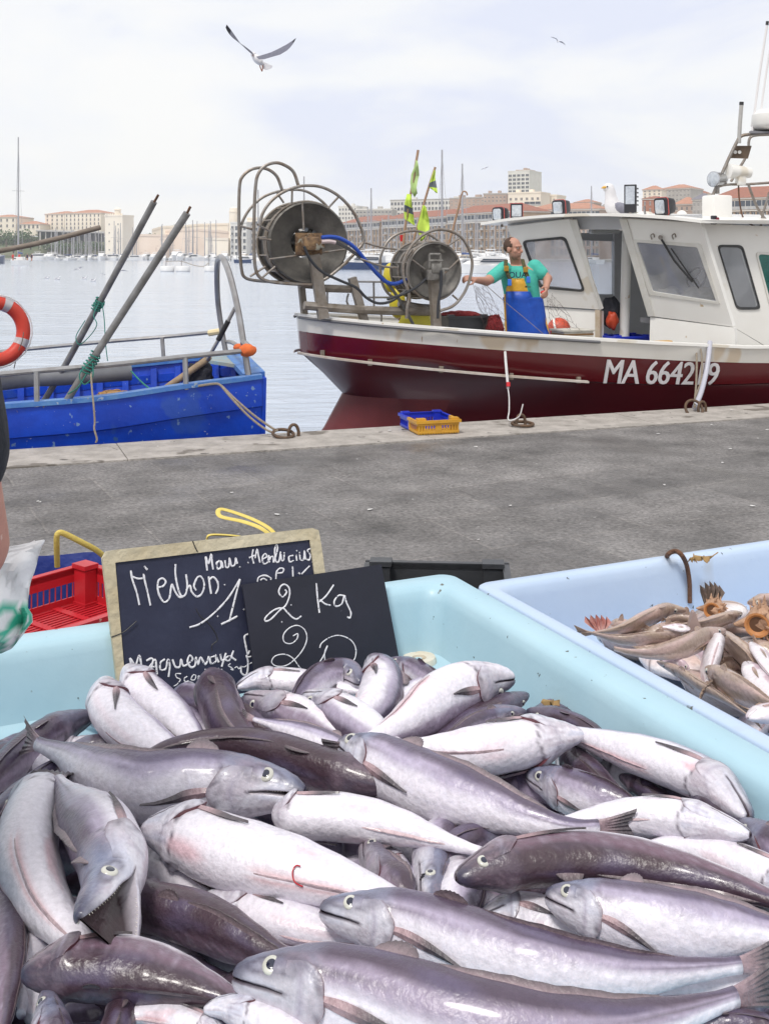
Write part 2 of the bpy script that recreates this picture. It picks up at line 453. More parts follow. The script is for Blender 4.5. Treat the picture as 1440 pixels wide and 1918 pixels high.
# skids the tubs stand on
for tb, xs in ((tubA, (.2, .85)), (tubB, (-1.1, -.22))):
    for x in xs:
        b = MB(); b.hexa([T(x, .15, .001), T(x + .1, .15, .001), T(x + .1, 1.6, .001), T(x, 1.6, .001), T(x, .15, .052), T(x + .1, .15, .052), T(x + .1, 1.6, .052), T(x, 1.6, .052)])
        b.build("skid", M_TUBA if tb is tubA else M_TUBB, tb)
c = onz(785, 1240, FLOOR)
d = MB(); d.lathe([(.012, .001), (.014, .009), (.022, .013), (.031, .011), (.034, .004), (.034, .0)], c, n=28, capends=False)
d.build("drain_ring", mat("cream_drain", (.78, .74, .64), .45, 0, (.6, .52, .4), 30, .4), tubA, smooth=True)
d = MB(); d.lathe([(.001, .002), (.0125, .003), (.0125, .0005)], c, n=20)
d.build("drain_plug", mat("brown_stain", (.25, .15, .06), .6), tubA)

# rusty hook over the back rim of the second tub
hb = MB(); wl = lambda x, y: hit(x, y, T(0, .107), TV)
pts = spline([hit(1246, 1046, T(0, .045), TV), onz(1252, 1037, .750), onz(1264, 1032, .756), onz(1276, 1040, .752), wl(1285, 1058), wl(1290, 1085), wl(1291, 1108), wl(1291, 1129)], 5); hb.tube(pts, [.0052] * len(pts), 8)
hb.build("iron_hook", M_RUST, smooth=True, label="rusty iron hook hanging over the back rim of the pale blue tub", cat="hook")
def leaf(name, px, py, z, s, rot, label, dz=.004):
    c = onz(px, py, z); b = MB(); n = 22; ring = []
    for i in range(n):
        a = 2 * math.pi * i / n
        r = s * (.62 + .3 * math.sin(3 * a + rot) + .16 * math.sin(7 * a))
        ring.append(c + V((r * math.cos(a + rot), .6 * r * math.sin(a + rot), dz + .006 * math.sin(5 * a + 1))))
    b.add(ring + [c + V((0, 0, dz + .004))], [(i, (i + 1) % n, n) for i in range(n)])
    b.add([p - V((0, 0, .0012)) for p in ring] + [c + V((0, 0, dz + .0025))], [((i + 1) % n, i, n) for i in range(n)])
    b.tube([c + V((s * .6 * math.cos(rot), 0, dz + .003)), c + V((s * 1.3 * math.cos(rot), .01, dz + .01))], .0014, 5)
    return b.build(name, mat("dry_leaf", (.36, .24, .10), .8, 0, (.24, .14, .06), 60, .5), label=label, cat="leaf")
leaf("dry_leaf", 1036, 1331, .665, .022, .3, "curled dry brown leaf lying by the tub wall behind the hake", .012)
leaf("dry_leaf", 1318, 1049, RIM - .008, .026, .2, "torn dry leaf stuck on the rim right of the rusty hook")
leaf("dry_leaf", 1296, 1052, RIM - .008, .012, 1.2, "small leaf scrap on the rim right beside the rusty hook")

# ================================================================== price boards
tilt = R(15)
BN = (TV * math.cos(tilt) + V((0, 0, math.sin(tilt)))).normalized()
BP = T(.5, .062, RIM + .004)
def onb(px, py, off=0.0): return hit(px, py, BP + BN * off, BN)
M_SLATE = mat("dark_slate", (.010, .013, .038), .6, 0, (.018, .023, .055), 9, .8, .08, 40, spots=[((.07, .075, .10), 22, .70), ((.20, .21, .24), 60, .76)])
M_SLATE2 = mat("black_slate", (.005, .006, .016), .55, 0, (.009, .010, .024), 7, .6, .05, 40, spots=((.05, .05, .07), 50, .755))
M_FRAMEW = mat("worn_cream_frame", (.56, .51, .38), .7, 0, (.42, .35, .22), 6, .5, .35, 50, spots=[((.08, .07, .06), 22, .70), ((.50, .33, .15), 7, .68)])
M_CHALK = mat("chalk", (.84, .84, .86), .95, 0, (.58, .58, .64), 120, .45, spots=((.10, .10, .14), 210, .62))
outer = [(193, 1046), (200, 1033), (215, 1030), (585, 989), (597, 993), (602, 1020), (643, 1322), (228, 1342)]
inner = [(216.5, 1055), (217, 1054), (218, 1053.6), (579, 1011), (580, 1011), (580.5, 1012), (622, 1312), (240, 1332)]
fb = MB(); fb.plate_hole([onb(x, y, .010) for x, y in outer], [onb(x, y, .010) for x, y in inner], -BN * .016)
board = empty("chalkboard", onb(425, 1325, 0), "cream framed chalkboard with chalk fish names, leaning on the tub's back wall", "chalkboard", "chalk price boards")
fb.build("frame", M_FRAMEW, board)
sb = MB(); sb.slab([onb(x, y, .006) for x, y in ((212, 1049), (583, 1006), (627, 1317), (234, 1337))], -BN * .008)
sb.build("slate_panel", M_SLATE, board)
def strokes(sets, off, sc, lift, mb, rad=.0017, fn=onb):
    for st in sets:
        q = [V((off[0] + x / sc, off[1] + y / sc, 0)) for x, y in st]
        if len(q) == 1: q = [q[0], q[0] + V((.8, .8, 0)), q[0] + V((0.2, 1.4, 0))]
        else: q = spline(q, 5)
        n = len(q); pts = [fn(p.x, p.y, lift) for p in q]
        rr = [rad * (.85 + .35 * mnoise.noise(p * .25 + V((3, 1, 0)))) for p in q]
        mb.tube(pts, rr, 6, up=BN)
A1 = [[(275, 415), (290, 500), (330, 620), (355, 735)], [(285, 470), (340, 490), (385, 488)], [(400, 375), (428, 408)], [(395, 445), (403, 500), (432, 620), (458, 740)],
      [(532, 572), (575, 560), (600, 520), (570, 488), (532, 512), (526, 590), (552, 670), (592, 710), (634, 670), (648, 580), (660, 545), (684, 605), (722, 660), (760, 662)],
      [(690, 355), (690, 450), (710, 565), (742, 650), (782, 640), (800, 560), (788, 450)], [(790, 600), (815, 560), (828, 560), (842, 615), (890, 658), (938, 625), (958, 545), (930, 475), (893, 482), (862, 555), (882, 600)],
      [(998, 470), (1010, 560), (1022, 632)], [(1002, 505), (1040, 476), (1080, 520), (1086, 580), (1064, 632)], [(1142, 545)],
      [(820, 945), (920, 910), (1050, 810), (1180, 670), (1290, 495)], [(1290, 495), (1250, 650), (1190, 890)], [(1115, 915), (1190, 880), (1265, 840)], [(1078, 838)], [(1322, 775)],
      [(970, 285), (977, 350), (985, 415)], [(970, 285), (998, 350), (1022, 262), (1030, 340), (1040, 405)], [(1100, 322), (1072, 350), (1086, 400), (1115, 380), (1110, 328), (1124, 350), (1132, 392)],
      [(1150, 320), (1160, 385), (1186, 376), (1192, 300), (1210, 370), (1242, 360), (1250, 300), (1264, 352)], [(1284, 380)],
      [(265, 1320), (275, 1270), (268, 1232), (320, 1290), (354, 1205), (376, 1310)], [(420, 1255), (468, 1232), (482, 1262), (436, 1330), (452, 1352), (500, 1242), (520, 1380)], [(440, 1315), (512, 1308)],
      [(592, 1240), (552, 1272), (552, 1338), (600, 1328), (620, 1240), (638, 1300), (626, 1405)], [(662, 1242), (690, 1310), (730, 1308), (742, 1242), (762, 1300), (800, 1288), (850, 1242), (824, 1205), (802, 1260), (832, 1314), (872, 1298), (882, 1222), (902, 1288), (924, 1222), (968, 1288), (1002, 1212)],
      [(1052, 1212), (1012, 1232), (1022, 1280), (1068, 1258), (1062, 1202), (1092, 1268)], [(1108, 1192), (1120, 1250), (1152, 1238)], [(1160, 1182), (1138, 1250), (1120, 1310)], [(1230, 1160), (1192, 1250), (1152, 1240), (1190, 1212), (1252, 1250)],
      [(1370, 1005), (1332, 1030), (1345, 1120), (1362, 1190), (1380, 1160)], [(1350, 1200), (1366, 1280), (1350, 1385), (1304, 1368), (1300, 1304)], [(1352, 1225), (1400, 1213)]]
A1s = [[(742, 1375), (694, 1376), (702, 1410), (736, 1430), (704, 1475), (672, 1490)], [(800, 1400), (772, 1420), (782, 1450), (812, 1440)], [(852, 1386), (836, 1430), (870, 1430), (880, 1392), (854, 1384)],
       [(900, 1440), (906, 1392), (926, 1420), (942, 1382), (966, 1425)], [(966, 1330), (986, 1420)], [(986, 1392), (1014, 1372), (1030, 1402)], [(1042, 1342), (1052, 1385), (1082, 1370)], [(1090, 1320), (1100, 1380), (1126, 1360), (1120, 1330)],
       [(1202, 1280), (1182, 1300), (1212, 1320), (1226, 1340), (1202, 1332)], [(1240, 1322), (1262, 1310), (1282, 1330), (1302, 1310), (1332, 1312), (1362, 1292), (1400, 1272)]]
A2 = [[(108, 240)], [(155, 130), (146, 190), (160, 250)], [(120, 202), (170, 180)], [(172, 205), (188, 130), (200, 190), (212, 242)], [(236, 212), (270, 192), (256, 166), (232, 200), (242, 250), (276, 240), (286, 182), (292, 240), (300, 200), (322, 192), (328, 240), (360, 125), (350, 92), (336, 142), (346, 230), (372, 230), (386, 152), (392, 220), (412, 218), (416, 155)],
      [(492, 182), (456, 192), (462, 236), (496, 224)], [(516, 172), (522, 226)], [(518, 140)], [(546, 152), (552, 216), (580, 214), (586, 142), (596, 216)], [(640, 122), (612, 140), (636, 180), (626, 220), (606, 214)], [(652, 235)],
      [(190, 405), (202, 366), (250, 350), (300, 370), (304, 388)], [(215, 392), (240, 376), (270, 392)], [(346, 332), (400, 326), (410, 296), (380, 290), (352, 320), (346, 380)], [(486, 275), (490, 360)], [(630, 270), (562, 340)], [(536, 328), (550, 340)]]
ch = MB(); strokes(A1, (190, 985), 4.966, .0065, ch, .0021); strokes(A1s, (190, 985), 4.966, .0063, ch, .0012); strokes(A2, (440, 1000), 4.5, .0065, ch, .0018)
ch.build("chalk_writing", M_CHALK, board, smooth=True)
for st_, lf_ in (([(95, 1035), (205, 990), (280, 930), (330, 885)], .0105), ([(850, 140), (870, 190), (895, 240)], .0105), ([(880, 770), (920, 840), (990, 900), (1050, 980), (1080, 1060), (1030, 1110), (1030, 1170)], .0058)):
    ck = MB(); strokes([st_], (190, 985), 4.966, lf_, ck, .0012); ck.build("crack", M_BLACK, board)
tilt2 = R(19)
BN2 = (TV * math.cos(tilt2) + V((0, 0, math.sin(tilt2)))).normalized(); BP2 = onb(600, 1060, .020)
def onb2(px, py, off=0.0): return hit(px, py, BP2 + BN2 * off, BN2)
slate = MB(); slate.slab([onb2(x, y) for x, y in ((454, 1095), (714, 1057), (757, 1284), (485, 1318))], -BN2 * .006)
slate2 = slate.build("slate_board", M_SLATE2, label="frameless black slate chalked with the price 20 in front of the framed board", cat="chalkboard", group="chalk price boards")
B1 = [[(422, 470), (436, 492), (402, 532), (370, 492), (386, 442), (420, 426), (456, 456), (460, 520), (430, 600), (380, 642), (302, 720), (256, 735), (262, 700), (330, 642), (400, 625), (440, 660), (480, 700), (520, 718), (560, 692)],
      [(686, 415), (696, 540), (712, 665)], [(832, 430), (770, 520), (712, 572)], [(716, 555), (760, 590), (805, 602)], [(922, 520), (872, 520), (836, 570), (850, 610), (900, 590), (922, 520), (940, 580), (976, 660), (970, 706), (946, 700)], [(392, 740)], [(470, 596)]]
B2 = [[(490, 860), (530, 842), (520, 890), (470, 925), (416, 910), (410, 850), (460, 792), (530, 772), (590, 812), (606, 890), (570, 980), (500, 1062), (430, 1110), (350, 1115), (310, 1080), (340, 1030), (420, 1015), (490, 1050), (550, 1130), (610, 1175), (660, 1150), (740, 1040), (780, 942), (756, 1000), (760, 1070), (780, 1118)],
      [(715, 960), (732, 920), (800, 872), (880, 856), (970, 890), (1016, 960), (1010, 1050), (945, 1115)]]
ch = MB(); strokes(B1, (440, 1000), 4.5, .0002, ch, .0018, onb2); strokes(B2, (440, 1000), 4.5, .0002, ch, .0013, onb2)
ch.build("chalk_writing", M_CHALK, slate2, smooth=True)

# ================================================================== crates
def crate(c, rz, L_, W_, Hh, m, floor_slots=True, lip=.018, posts=True, wall_slots=True, nb=22, m2=None, split=None):
    """slotted plastic crate: returns the mesh builder; c is the centre of its underside; m2 colours the half beyond local y=split"""
    mb = MB(); Rz = Matrix.Rotation(rz, 3, 'Z'); c = V(c); t = .006
    def bx(x0, x1, y0, y1, z0, z1):
        def put(ya, yb, mi):
            mb.mi = mi
            mb.hexa([c + Rz @ V(p) for p in ((x0, ya, z0), (x1, ya, z0), (x1, yb, z0), (x0, yb, z0), (x0, ya, z1), (x1, ya, z1), (x1, yb, z1), (x0, yb, z1))])
        if m2 is None or y1 <= split: put(y0, y1, 0)
        elif y0 >= split: put(y0, y1, 1)
        else: put(y0, split, 0); put(split, y1, 1)
    a, b = L_ / 2, W_ / 2
    # floor: bars and bands
    if floor_slots:
        n = nb
        for i in range(n):
            x = -a + (i + .5) * 2 * a / n; bx(x - a / n * .55, x + a / n * .55, -b, b, 0.001, .007)
        for j in range(6):
            y = -b + j * 2 * b / 5; bx(-a, a, max(-b, y - .012), min(b, y + .012), .0075, .0105)
    else: bx(-a, a, -b, b, .001, .008)
    # walls
    for (sx, sy) in ((0, -1), (0, 1), (-1, 0), (1, 0)):
        ln = a if sx == 0 else b
        def w(p0, p1, z0, z1, out=0.0):
            if sx == 0: y = sy * b; bx(p0, p1, min(y, y - sy * t) - (out if sy < 0 else 0), max(y, y - sy * t) + (out if sy > 0 else 0), z0, z1)
            else: x = sx * a; bx(min(x, x - sx * t) - (out if sx < 0 else 0), max(x, x - sx * t) + (out if sx > 0 else 0), p0 + t, p1 - t, z0, z1)
        if wall_slots:
            w(-ln, ln, .008, Hh * .24); w(-ln, ln, Hh * .62, Hh - .004)
            k = int(2 * ln / .022)
            for i in range(k):
                p = -ln + (i + .5) * 2 * ln / k; w(p - ln / k * .5, p + ln / k * .5, Hh * .24, Hh * .62)
            w(-ln * .12, ln * .12, Hh * .24, Hh * .62, .002); 
        else: w(-ln, ln, .008, Hh - .004)
        w(-ln - (lip if sx == 0 else lip - t), ln + (lip if sx == 0 else lip - t), Hh - .022, Hh, lip)
    if posts:
        for sx in (-1, 1):
            for sy in (-1, 1):
                x, y = sx * (a - .035), sy * (b - .03)
                bx(x - .029, x + .029, y - .022, y + .022, .011, Hh - .005)
                bx(x - .034, x + .034, y - .027, y + .027, Hh - .001, Hh + .014)
    return mb
M_RED = mat("red_plastic", (.52, .018, .028), .38, 0, (.44, .015, .025), 5, .4, .08, 40, spots=((.60, .30, .25), 38, .74))
M_BLUEP = mat("blue_plastic", (.012, .035, .52), .36, 0, (.01, .03, .42), 5, .4, .08, 40)
M_YELP = mat("ochre_plastic", (.62, .33, .028), .42, 0, (.52, .26, .025), 6, .5, .1, 40, spots=((.35, .2, .08), 16, .7))
M_DKP = mat("charcoal_plastic", (.035, .037, .042), .42, 0, (.05, .052, .058), 8, .5, .1, 40, spots=((.2, .2, .19), 40, .75))
def at_rect(c, rz, x, y, z=0): return V(c) + Matrix.Rotation(rz, 3, 'Z') @ V((x, y, z))
# red crate: its right far inner corner shows beside the framed board
rz_ = R(-37.7)
L_, W_ = .46, .62
rc_c = P(162, 1047, 3.55); rc_c.z = .25
rc = at_rect(rc_c, rz_, L_ / 2, -W_ / 2)
mb = crate(rc, rz_, L_, W_, .125, M_RED, nb=24)
mb.build("red_crate", M_RED, label="bright red slotted plastic crate on top of its stack behind the aqua tub", cat="crate", group="empty crates behind the tubs")
for k in (1, 2):
    mb = crate(rc - V((0, 0, .124 * k)), rz_, L_, W_, .125, M_RED, nb=14)
    mb.build("red_crate", M_RED, label="red plastic crate hidden under the open red crate, stack %s" % ("middle" if k == 1 else "bottom"), cat="crate", group="empty crates behind the tubs")
# charcoal crate behind the tub corner
bc = P(800, 1056, 3.35); bc.z = .001
bc = at_rect(bc, R(-4), .03, -.16)
mb = crate(bc, R(-4), .42, .36, .43, M_DKP, nb=12, lip=.016)
mb.build("charcoal_crate", M_DKP, label="dark charcoal plastic crate just behind the far corner of the aqua tub", cat="crate", group="empty crates behind the tubs")
# blue and yellow crate on the coping
fl = onz(782, 816, .012); fr = onz(860, 812, .012)
ax = (fr - fl).normalized(); rz_ = math.atan2(ax.y, ax.x)
cc = at_rect((fl + fr) / 2, rz_, 0, .225, 0); cc.z = .016
mb = crate(cc, rz_, .34, .45, .108, M_YELP, m2=True, split=.0, nb=16, lip=.014)
mb.build("two_tone_crate", [M_YELP, M_BLUEP], label="small crate half blue half ochre yellow standing on the quay edge", cat="crate")

# ================================================================== blue carrier bag with yellow straps
bagc = V((-.93, 3.98, 0)); bd = V((.998, .06, 0)); bn_ = V((-.06, .998, 0))
mb = MB(); rings = []
for (z, sx, sy) in ((.002, .44, .20), (.05, .50, .23), (.16, .53, .25), (.26, .55, .26), (.315, .56, .265), (.32, .555, .26), (.30, .545, .25), (.2, .52, .235), (.06, .47, .2)):
    rg = []
    for j in range(48):
        a = 2 * math.pi * j / 48; ca, sa = math.cos(a), math.sin(a)
        x = sx * abs(ca) ** .45 * (1 if ca > 0 else -1); y = .55 * sy * abs(sa) ** .45 * (1 if sa > 0 else -1)
        w = .016 * mnoise.noise(V((x * 6, y * 6, z * 9)))
        rg.append(bagc + bd * (x + w) + bn_ * (y + w) + V((0, 0, z * .80 + .02 * mnoise.noise(V((x * 4, y * 4, 5))) * (1 if z > .2 else 0))))
    rings.append(rg)
mb.loft(rings)
sbag = mb.build("carrier_bag", mat("blue_woven_bag", (.010, .025, .17), .5, 0, (.016, .035, .22), 7, .5, .4, 18), smooth=True, label="large dark blue carrier bag with yellow strap handles standing behind the red crate", cat="bag")
M_STRAP = mat("yellow_strap", (.72, .58, .16), .7, 0, (.60, .46, .10), 20, .4, .2, 90)
for pts_, dep in (([(108, 1062), (107, 1030), (107, 1006), (111, 998), (122, 1000), (150, 1014), (180, 1030), (200, 1046)], (3.78, 3.74, 3.72, 3.72, 3.73, 3.76, 3.80, 3.84)),
                  ([(522, 1010), (505, 990), (472, 972), (430, 957), (412, 954), (409, 962), (418, 969), (455, 977), (490, 990), (520, 1014)], (4.15, 4.2, 4.25, 4.3, 4.3, 4.27, 4.25, 4.2, 4.15, 4.15)),
                  ([(385, 1030), (388, 1010), (396, 1002), (440, 1004), (470, 1010)], (4.0, 4.0, 4.0, 4.05, 4.1))):
    s_ = MB(); q = spline([P(x, y, z) for (x, y), z in zip(pts_, dep)], 6)
    s_.tube(q, .0100, 8, flat=.45); s_.build("strap", M_STRAP, sbag, smooth=True)

# ================================================================== white shopping bag held at the left edge
BAGD = 1.36
def bagring(py, xl, xr, th, k):
    rg = []; n = 44; q = BAGD
    for j in range(n):
        a = 2 * math.pi * j / n; ca, sa = math.cos(a), math.sin(a)
        px = (xl + xr) / 2 + (xr - xl) / 2 * ca
        w = mnoise.noise(V((px * .018, py * .018, sa * 1.5))) + .5 * mnoise.noise(V((px * .05, py * .04, sa * 2 + 4)))
        rg.append(P(px + 5 * w, py + 4 * w, q + th * (sa + .7 * w)))
    return rg
rows = [(1222, -75, 2, .012), (1214, -95, 22, .03), (1205, -105, 34, .04), (1190, -112, 46, .048), (1178, -114, 55, .05), (1164, -114, 61, .05), (1150, -112, 60, .048), (1138, -110, 53, .045), (1120, -108, 55, .042), (1100, -104, 56, .04),
        (1085, -100, 57, .036), (1070, -92, 63, .03), (1056, -80, 69, .024), (1044, -60, 73, .018), (1033, -30, 78, .012), (1024, 20, 81, .008), (1017, 58, 85, .004), (1013, 66, 86, .002)]
mb = MB(); mb.loft([bagring(y, a, b, t, i) for i, (y, a, b, t) in enumerate(rows)])
nrow = 44
for i, (y, a, b, t) in enumerate(rows):
    for j in range(nrow):
        p = mb.v[i * nrow + j]
        g_ = 1.0 if (y > 1122 and (mnoise.noise(V((p.x * 62, p.z * 70, p.y * 30))) > .06)) else 0.0
        mb.col.append(mixc((.88, .88, .90), (.06, .48, .33), g_))
def vcol_mat(name, attr, rough=.5, coat=0.0, bump=0.0, bscale=60, spec=.5, fine=None, trans=0.0, sss=0.0):
    m = bpy.data.materials.new(name); m.use_nodes = True; t = m.node_tree; N = t.nodes; L = t.links; b = N["Principled BSDF"]
    a = N.new("ShaderNodeVertexColor"); a.layer_name = attr; s = a.outputs['Color']
    co = N.new("ShaderNodeTexCoord")
    if fine:
        nz = N.new("ShaderNodeTexNoise"); nz.inputs['Scale'].default_value = fine[0]; nz.inputs['Detail'].default_value = 8; nz.inputs['Roughness'].default_value = .7
        L.new(co.outputs['Object'], nz.inputs['Vector'])
        mr = N.new("ShaderNodeMapRange"); mr.inputs['From Min'].default_value = .3; mr.inputs['From Max'].default_value = .7; mr.inputs['To Min'].default_value = 1 - fine[1]; mr.inputs['To Max'].default_value = 1 + fine[1]
        L.new(nz.outputs['Fac'], mr.inputs['Value'])
        vm = N.new("ShaderNodeVectorMath"); vm.operation = 'SCALE'; L.new(s, vm.inputs[0]); L.new(mr.outputs['Result'], vm.inputs['Scale']); s = vm.outputs[0]
    L.new(s, b.inputs['Base Color'])
    b.inputs['Roughness'].default_value = rough; b.inputs['Coat Weight'].default_value = coat; b.inputs['Coat Roughness'].default_value = .12; b.inputs['Specular IOR Level'].default_value = spec
    if sss: b.inputs['Subsurface Weight'].default_value = sss; b.inputs['Subsurface Radius'].default_value = (.012, .008, .008)
    if bump:
        nb = N.new("ShaderNodeTexNoise"); nb.inputs['Scale'].default_value = bscale; nb.inputs['Detail'].default_value = 5; L.new(co.outputs['Object'], nb.inputs['Vector'])
        bp = N.new("ShaderNodeBump"); bp.inputs['Strength'].default_value = bump; bp.inputs['Distance'].default_value = .01; L.new(nb.outputs['Fac'], bp.inputs['Height']); L.new(bp.outputs['Normal'], b.inputs['Normal'])
    return m
mb.build("shopping_bag", vcol_mat("white_film_bag", "print", .35, 0, .5, 25), smooth=True, colname="print", label="crumpled white plastic bag with green print held by the person at the left edge", cat="bag")

# ================================================================== hake
M_HAKE = vcol_mat("hake_skin", "pigment", .34, .30, .24, 120, .5, fine=(150, .13), sss=.05)
M_FIN = vcol_mat("hake_fin", "pigment", .4, .25, .35, 160, .5, fine=(120, .25))
M_IRIS = mat("fish_iris", (.60, .60, .54), .2, 0, (.46, .45, .40), 60, .5, coat=.6)
M_PUPIL = mat("fish_pupil", (.012, .014, .035), .12, 0, coat=.8)
M_GUM = mat("fish_mouth_red", (.20, .03, .04), .4, 0, (.10, .02, .03), 40, .5, coat=.4)
M_TEETH = mat("fish_teeth", (.78, .74, .62), .4)
CAMP = V((0, 0, H))
PROF_D = [(0, .13), (.008, .24), (.03, .39), (.07, .54), (.12, .70), (.17, .84), (.22, .93), (.30, 1.0), (.42, 1.03), (.55, .98), (.67, .80), (.79, .56), (.90, .34), (.97, .24), (1, .24)]
PROF_V = [(0, .17), (.008, .28), (.03, .44), (.07, .61), (.12, .78), (.17, .92), (.22, 1.0), (.30, 1.06), (.42, 1.06), (.53, .97), (.64, .76), (.76, .52), (.88, .30), (.97, .22), (1, .22)]
PHI_M = R(101)
def ring_angles():
    a = [R(x) for x in (0, 9, 18, 27, 36, 45, 54, 63, 72, 81, 89, 95)]
    lo = [R(x) for x in (107, 113, 121, 130, 139, 148, 157, 166, 174, 180)]
    half = [(x, 0) for x in a] + [(R(99.2), 1), (R(100.4), 2), (R(101.6), 2), (R(102.8), 1)] + [(x, 0) for x in lo]
    full = half + [(2 * math.pi - x, k) for x, k in reversed(half[1:-1])]
    return full
ANG = ring_angles()
class Fish:
    def __init__(s, pts, w, roll, z, tail_len=None, nu=64, flip=False, slim=.80):
        za, zb = z if isinstance(z, tuple) else (z, z)
        q = spline([V((x, y, 0)) for x, y in pts], 14)
        cum = [0]
        for a, b in zip(q, q[1:]): cum.append(cum[-1] + (b - a).length)
        tot = cum[-1]
        p3 = [onz(a.x, a.y, lerp(za, zb, c / tot)) for a, c in zip(q, cum)]
        L3 = [0]
        for a, b in zip(p3, p3[1:]): L3.append(L3[-1] + (b - a).length)
        s.L = L3[-1]; s.nu = nu
        def at(u):
            t = u * s.L
            for i in range(len(L3) - 1):
                if t <= L3[i + 1] + 1e-9:
                    f = (t - L3[i]) / max(1e-9, L3[i + 1] - L3[i]); return p3[i].lerp(p3[i + 1], f)
            return p3[-1]
        s.us = [((i / (nu - 1)) ** 1.25) for i in range(nu)]
        s.c = [at(u) for u in s.us]
        mid = at(.4); s.r = w / 2 * mid.y / F
        s.slim = slim
        s.t = []
        for i in range(nu):
            a = s.c[max(0, i - 1)]; b = s.c[min(nu - 1, i + 1)]; s.t.append((b - a).normalized())
        m = min(range(nu), key=lambda i: abs(s.us[i] - .4)); sg = 1
        def e12(i):
            cdir = (CAMP - s.c[i]).normalized(); e2 = (cdir - s.t[i] * cdir.dot(s.t[i])).normalized(); return s.t[i].cross(e2), e2
        if e12(m)[0].dot(V((.15, .6, .8))) < 0: sg = -1
        s.D = []; s.S = []
        for i in range(nu):
            e1, e2 = e12(i); ro = roll(s.us[i]) if callable(roll) else roll
            e1 = e1 * sg; d = e1 * math.cos(R(ro)) + e2 * math.sin(R(ro)); s.D.append(d); s.S.append(s.t[i].cross(d))
    def idx(s, u):
        u = max(0, min(1, u)); x = (u ** (1 / 1.25)) * (s.nu - 1); i = min(s.nu - 2, int(x)); return i, x - i
    def frame(s, u):
        i, f = s.idx(u)
        return s.c[i].lerp(s.c[i + 1], f), s.t[i].lerp(s.t[i + 1], f).normalized(), s.D[i].lerp(s.D[i + 1], f).normalized(), s.S[i].lerp(s.S[i + 1], f).normalized()
    def radii(s, u, ph, hl=.22):
        k = .22 / hl; uu = u * k if u < hl else .22 + (u - hl) * (.78 / (1 - hl))
        h = interp(PROF_D if math.cos(ph) > 0 else PROF_V, uu) * s.r
        w = (interp(PROF_D, uu) * .5 + interp(PROF_V, uu) * .5) * s.r * s.slim
        if u < hl: w *= 1.0 + .10 * sstep(0, hl * .6, u) * (1 - sstep(hl * .85, hl, u))
        return h, w
    def surf(s, u, ph, hl=.22, off=0.0):
        c, t, D, S = s.frame(u); h, w = s.radii(u, ph, hl); o = D * math.cos(ph) * h + S * math.sin(ph) * w
        n = (D * math.cos(ph) / max(h, 1e-5) + S * math.sin(ph) / max(w, 1e-5)).normalized()
        return c + o + n * off, n

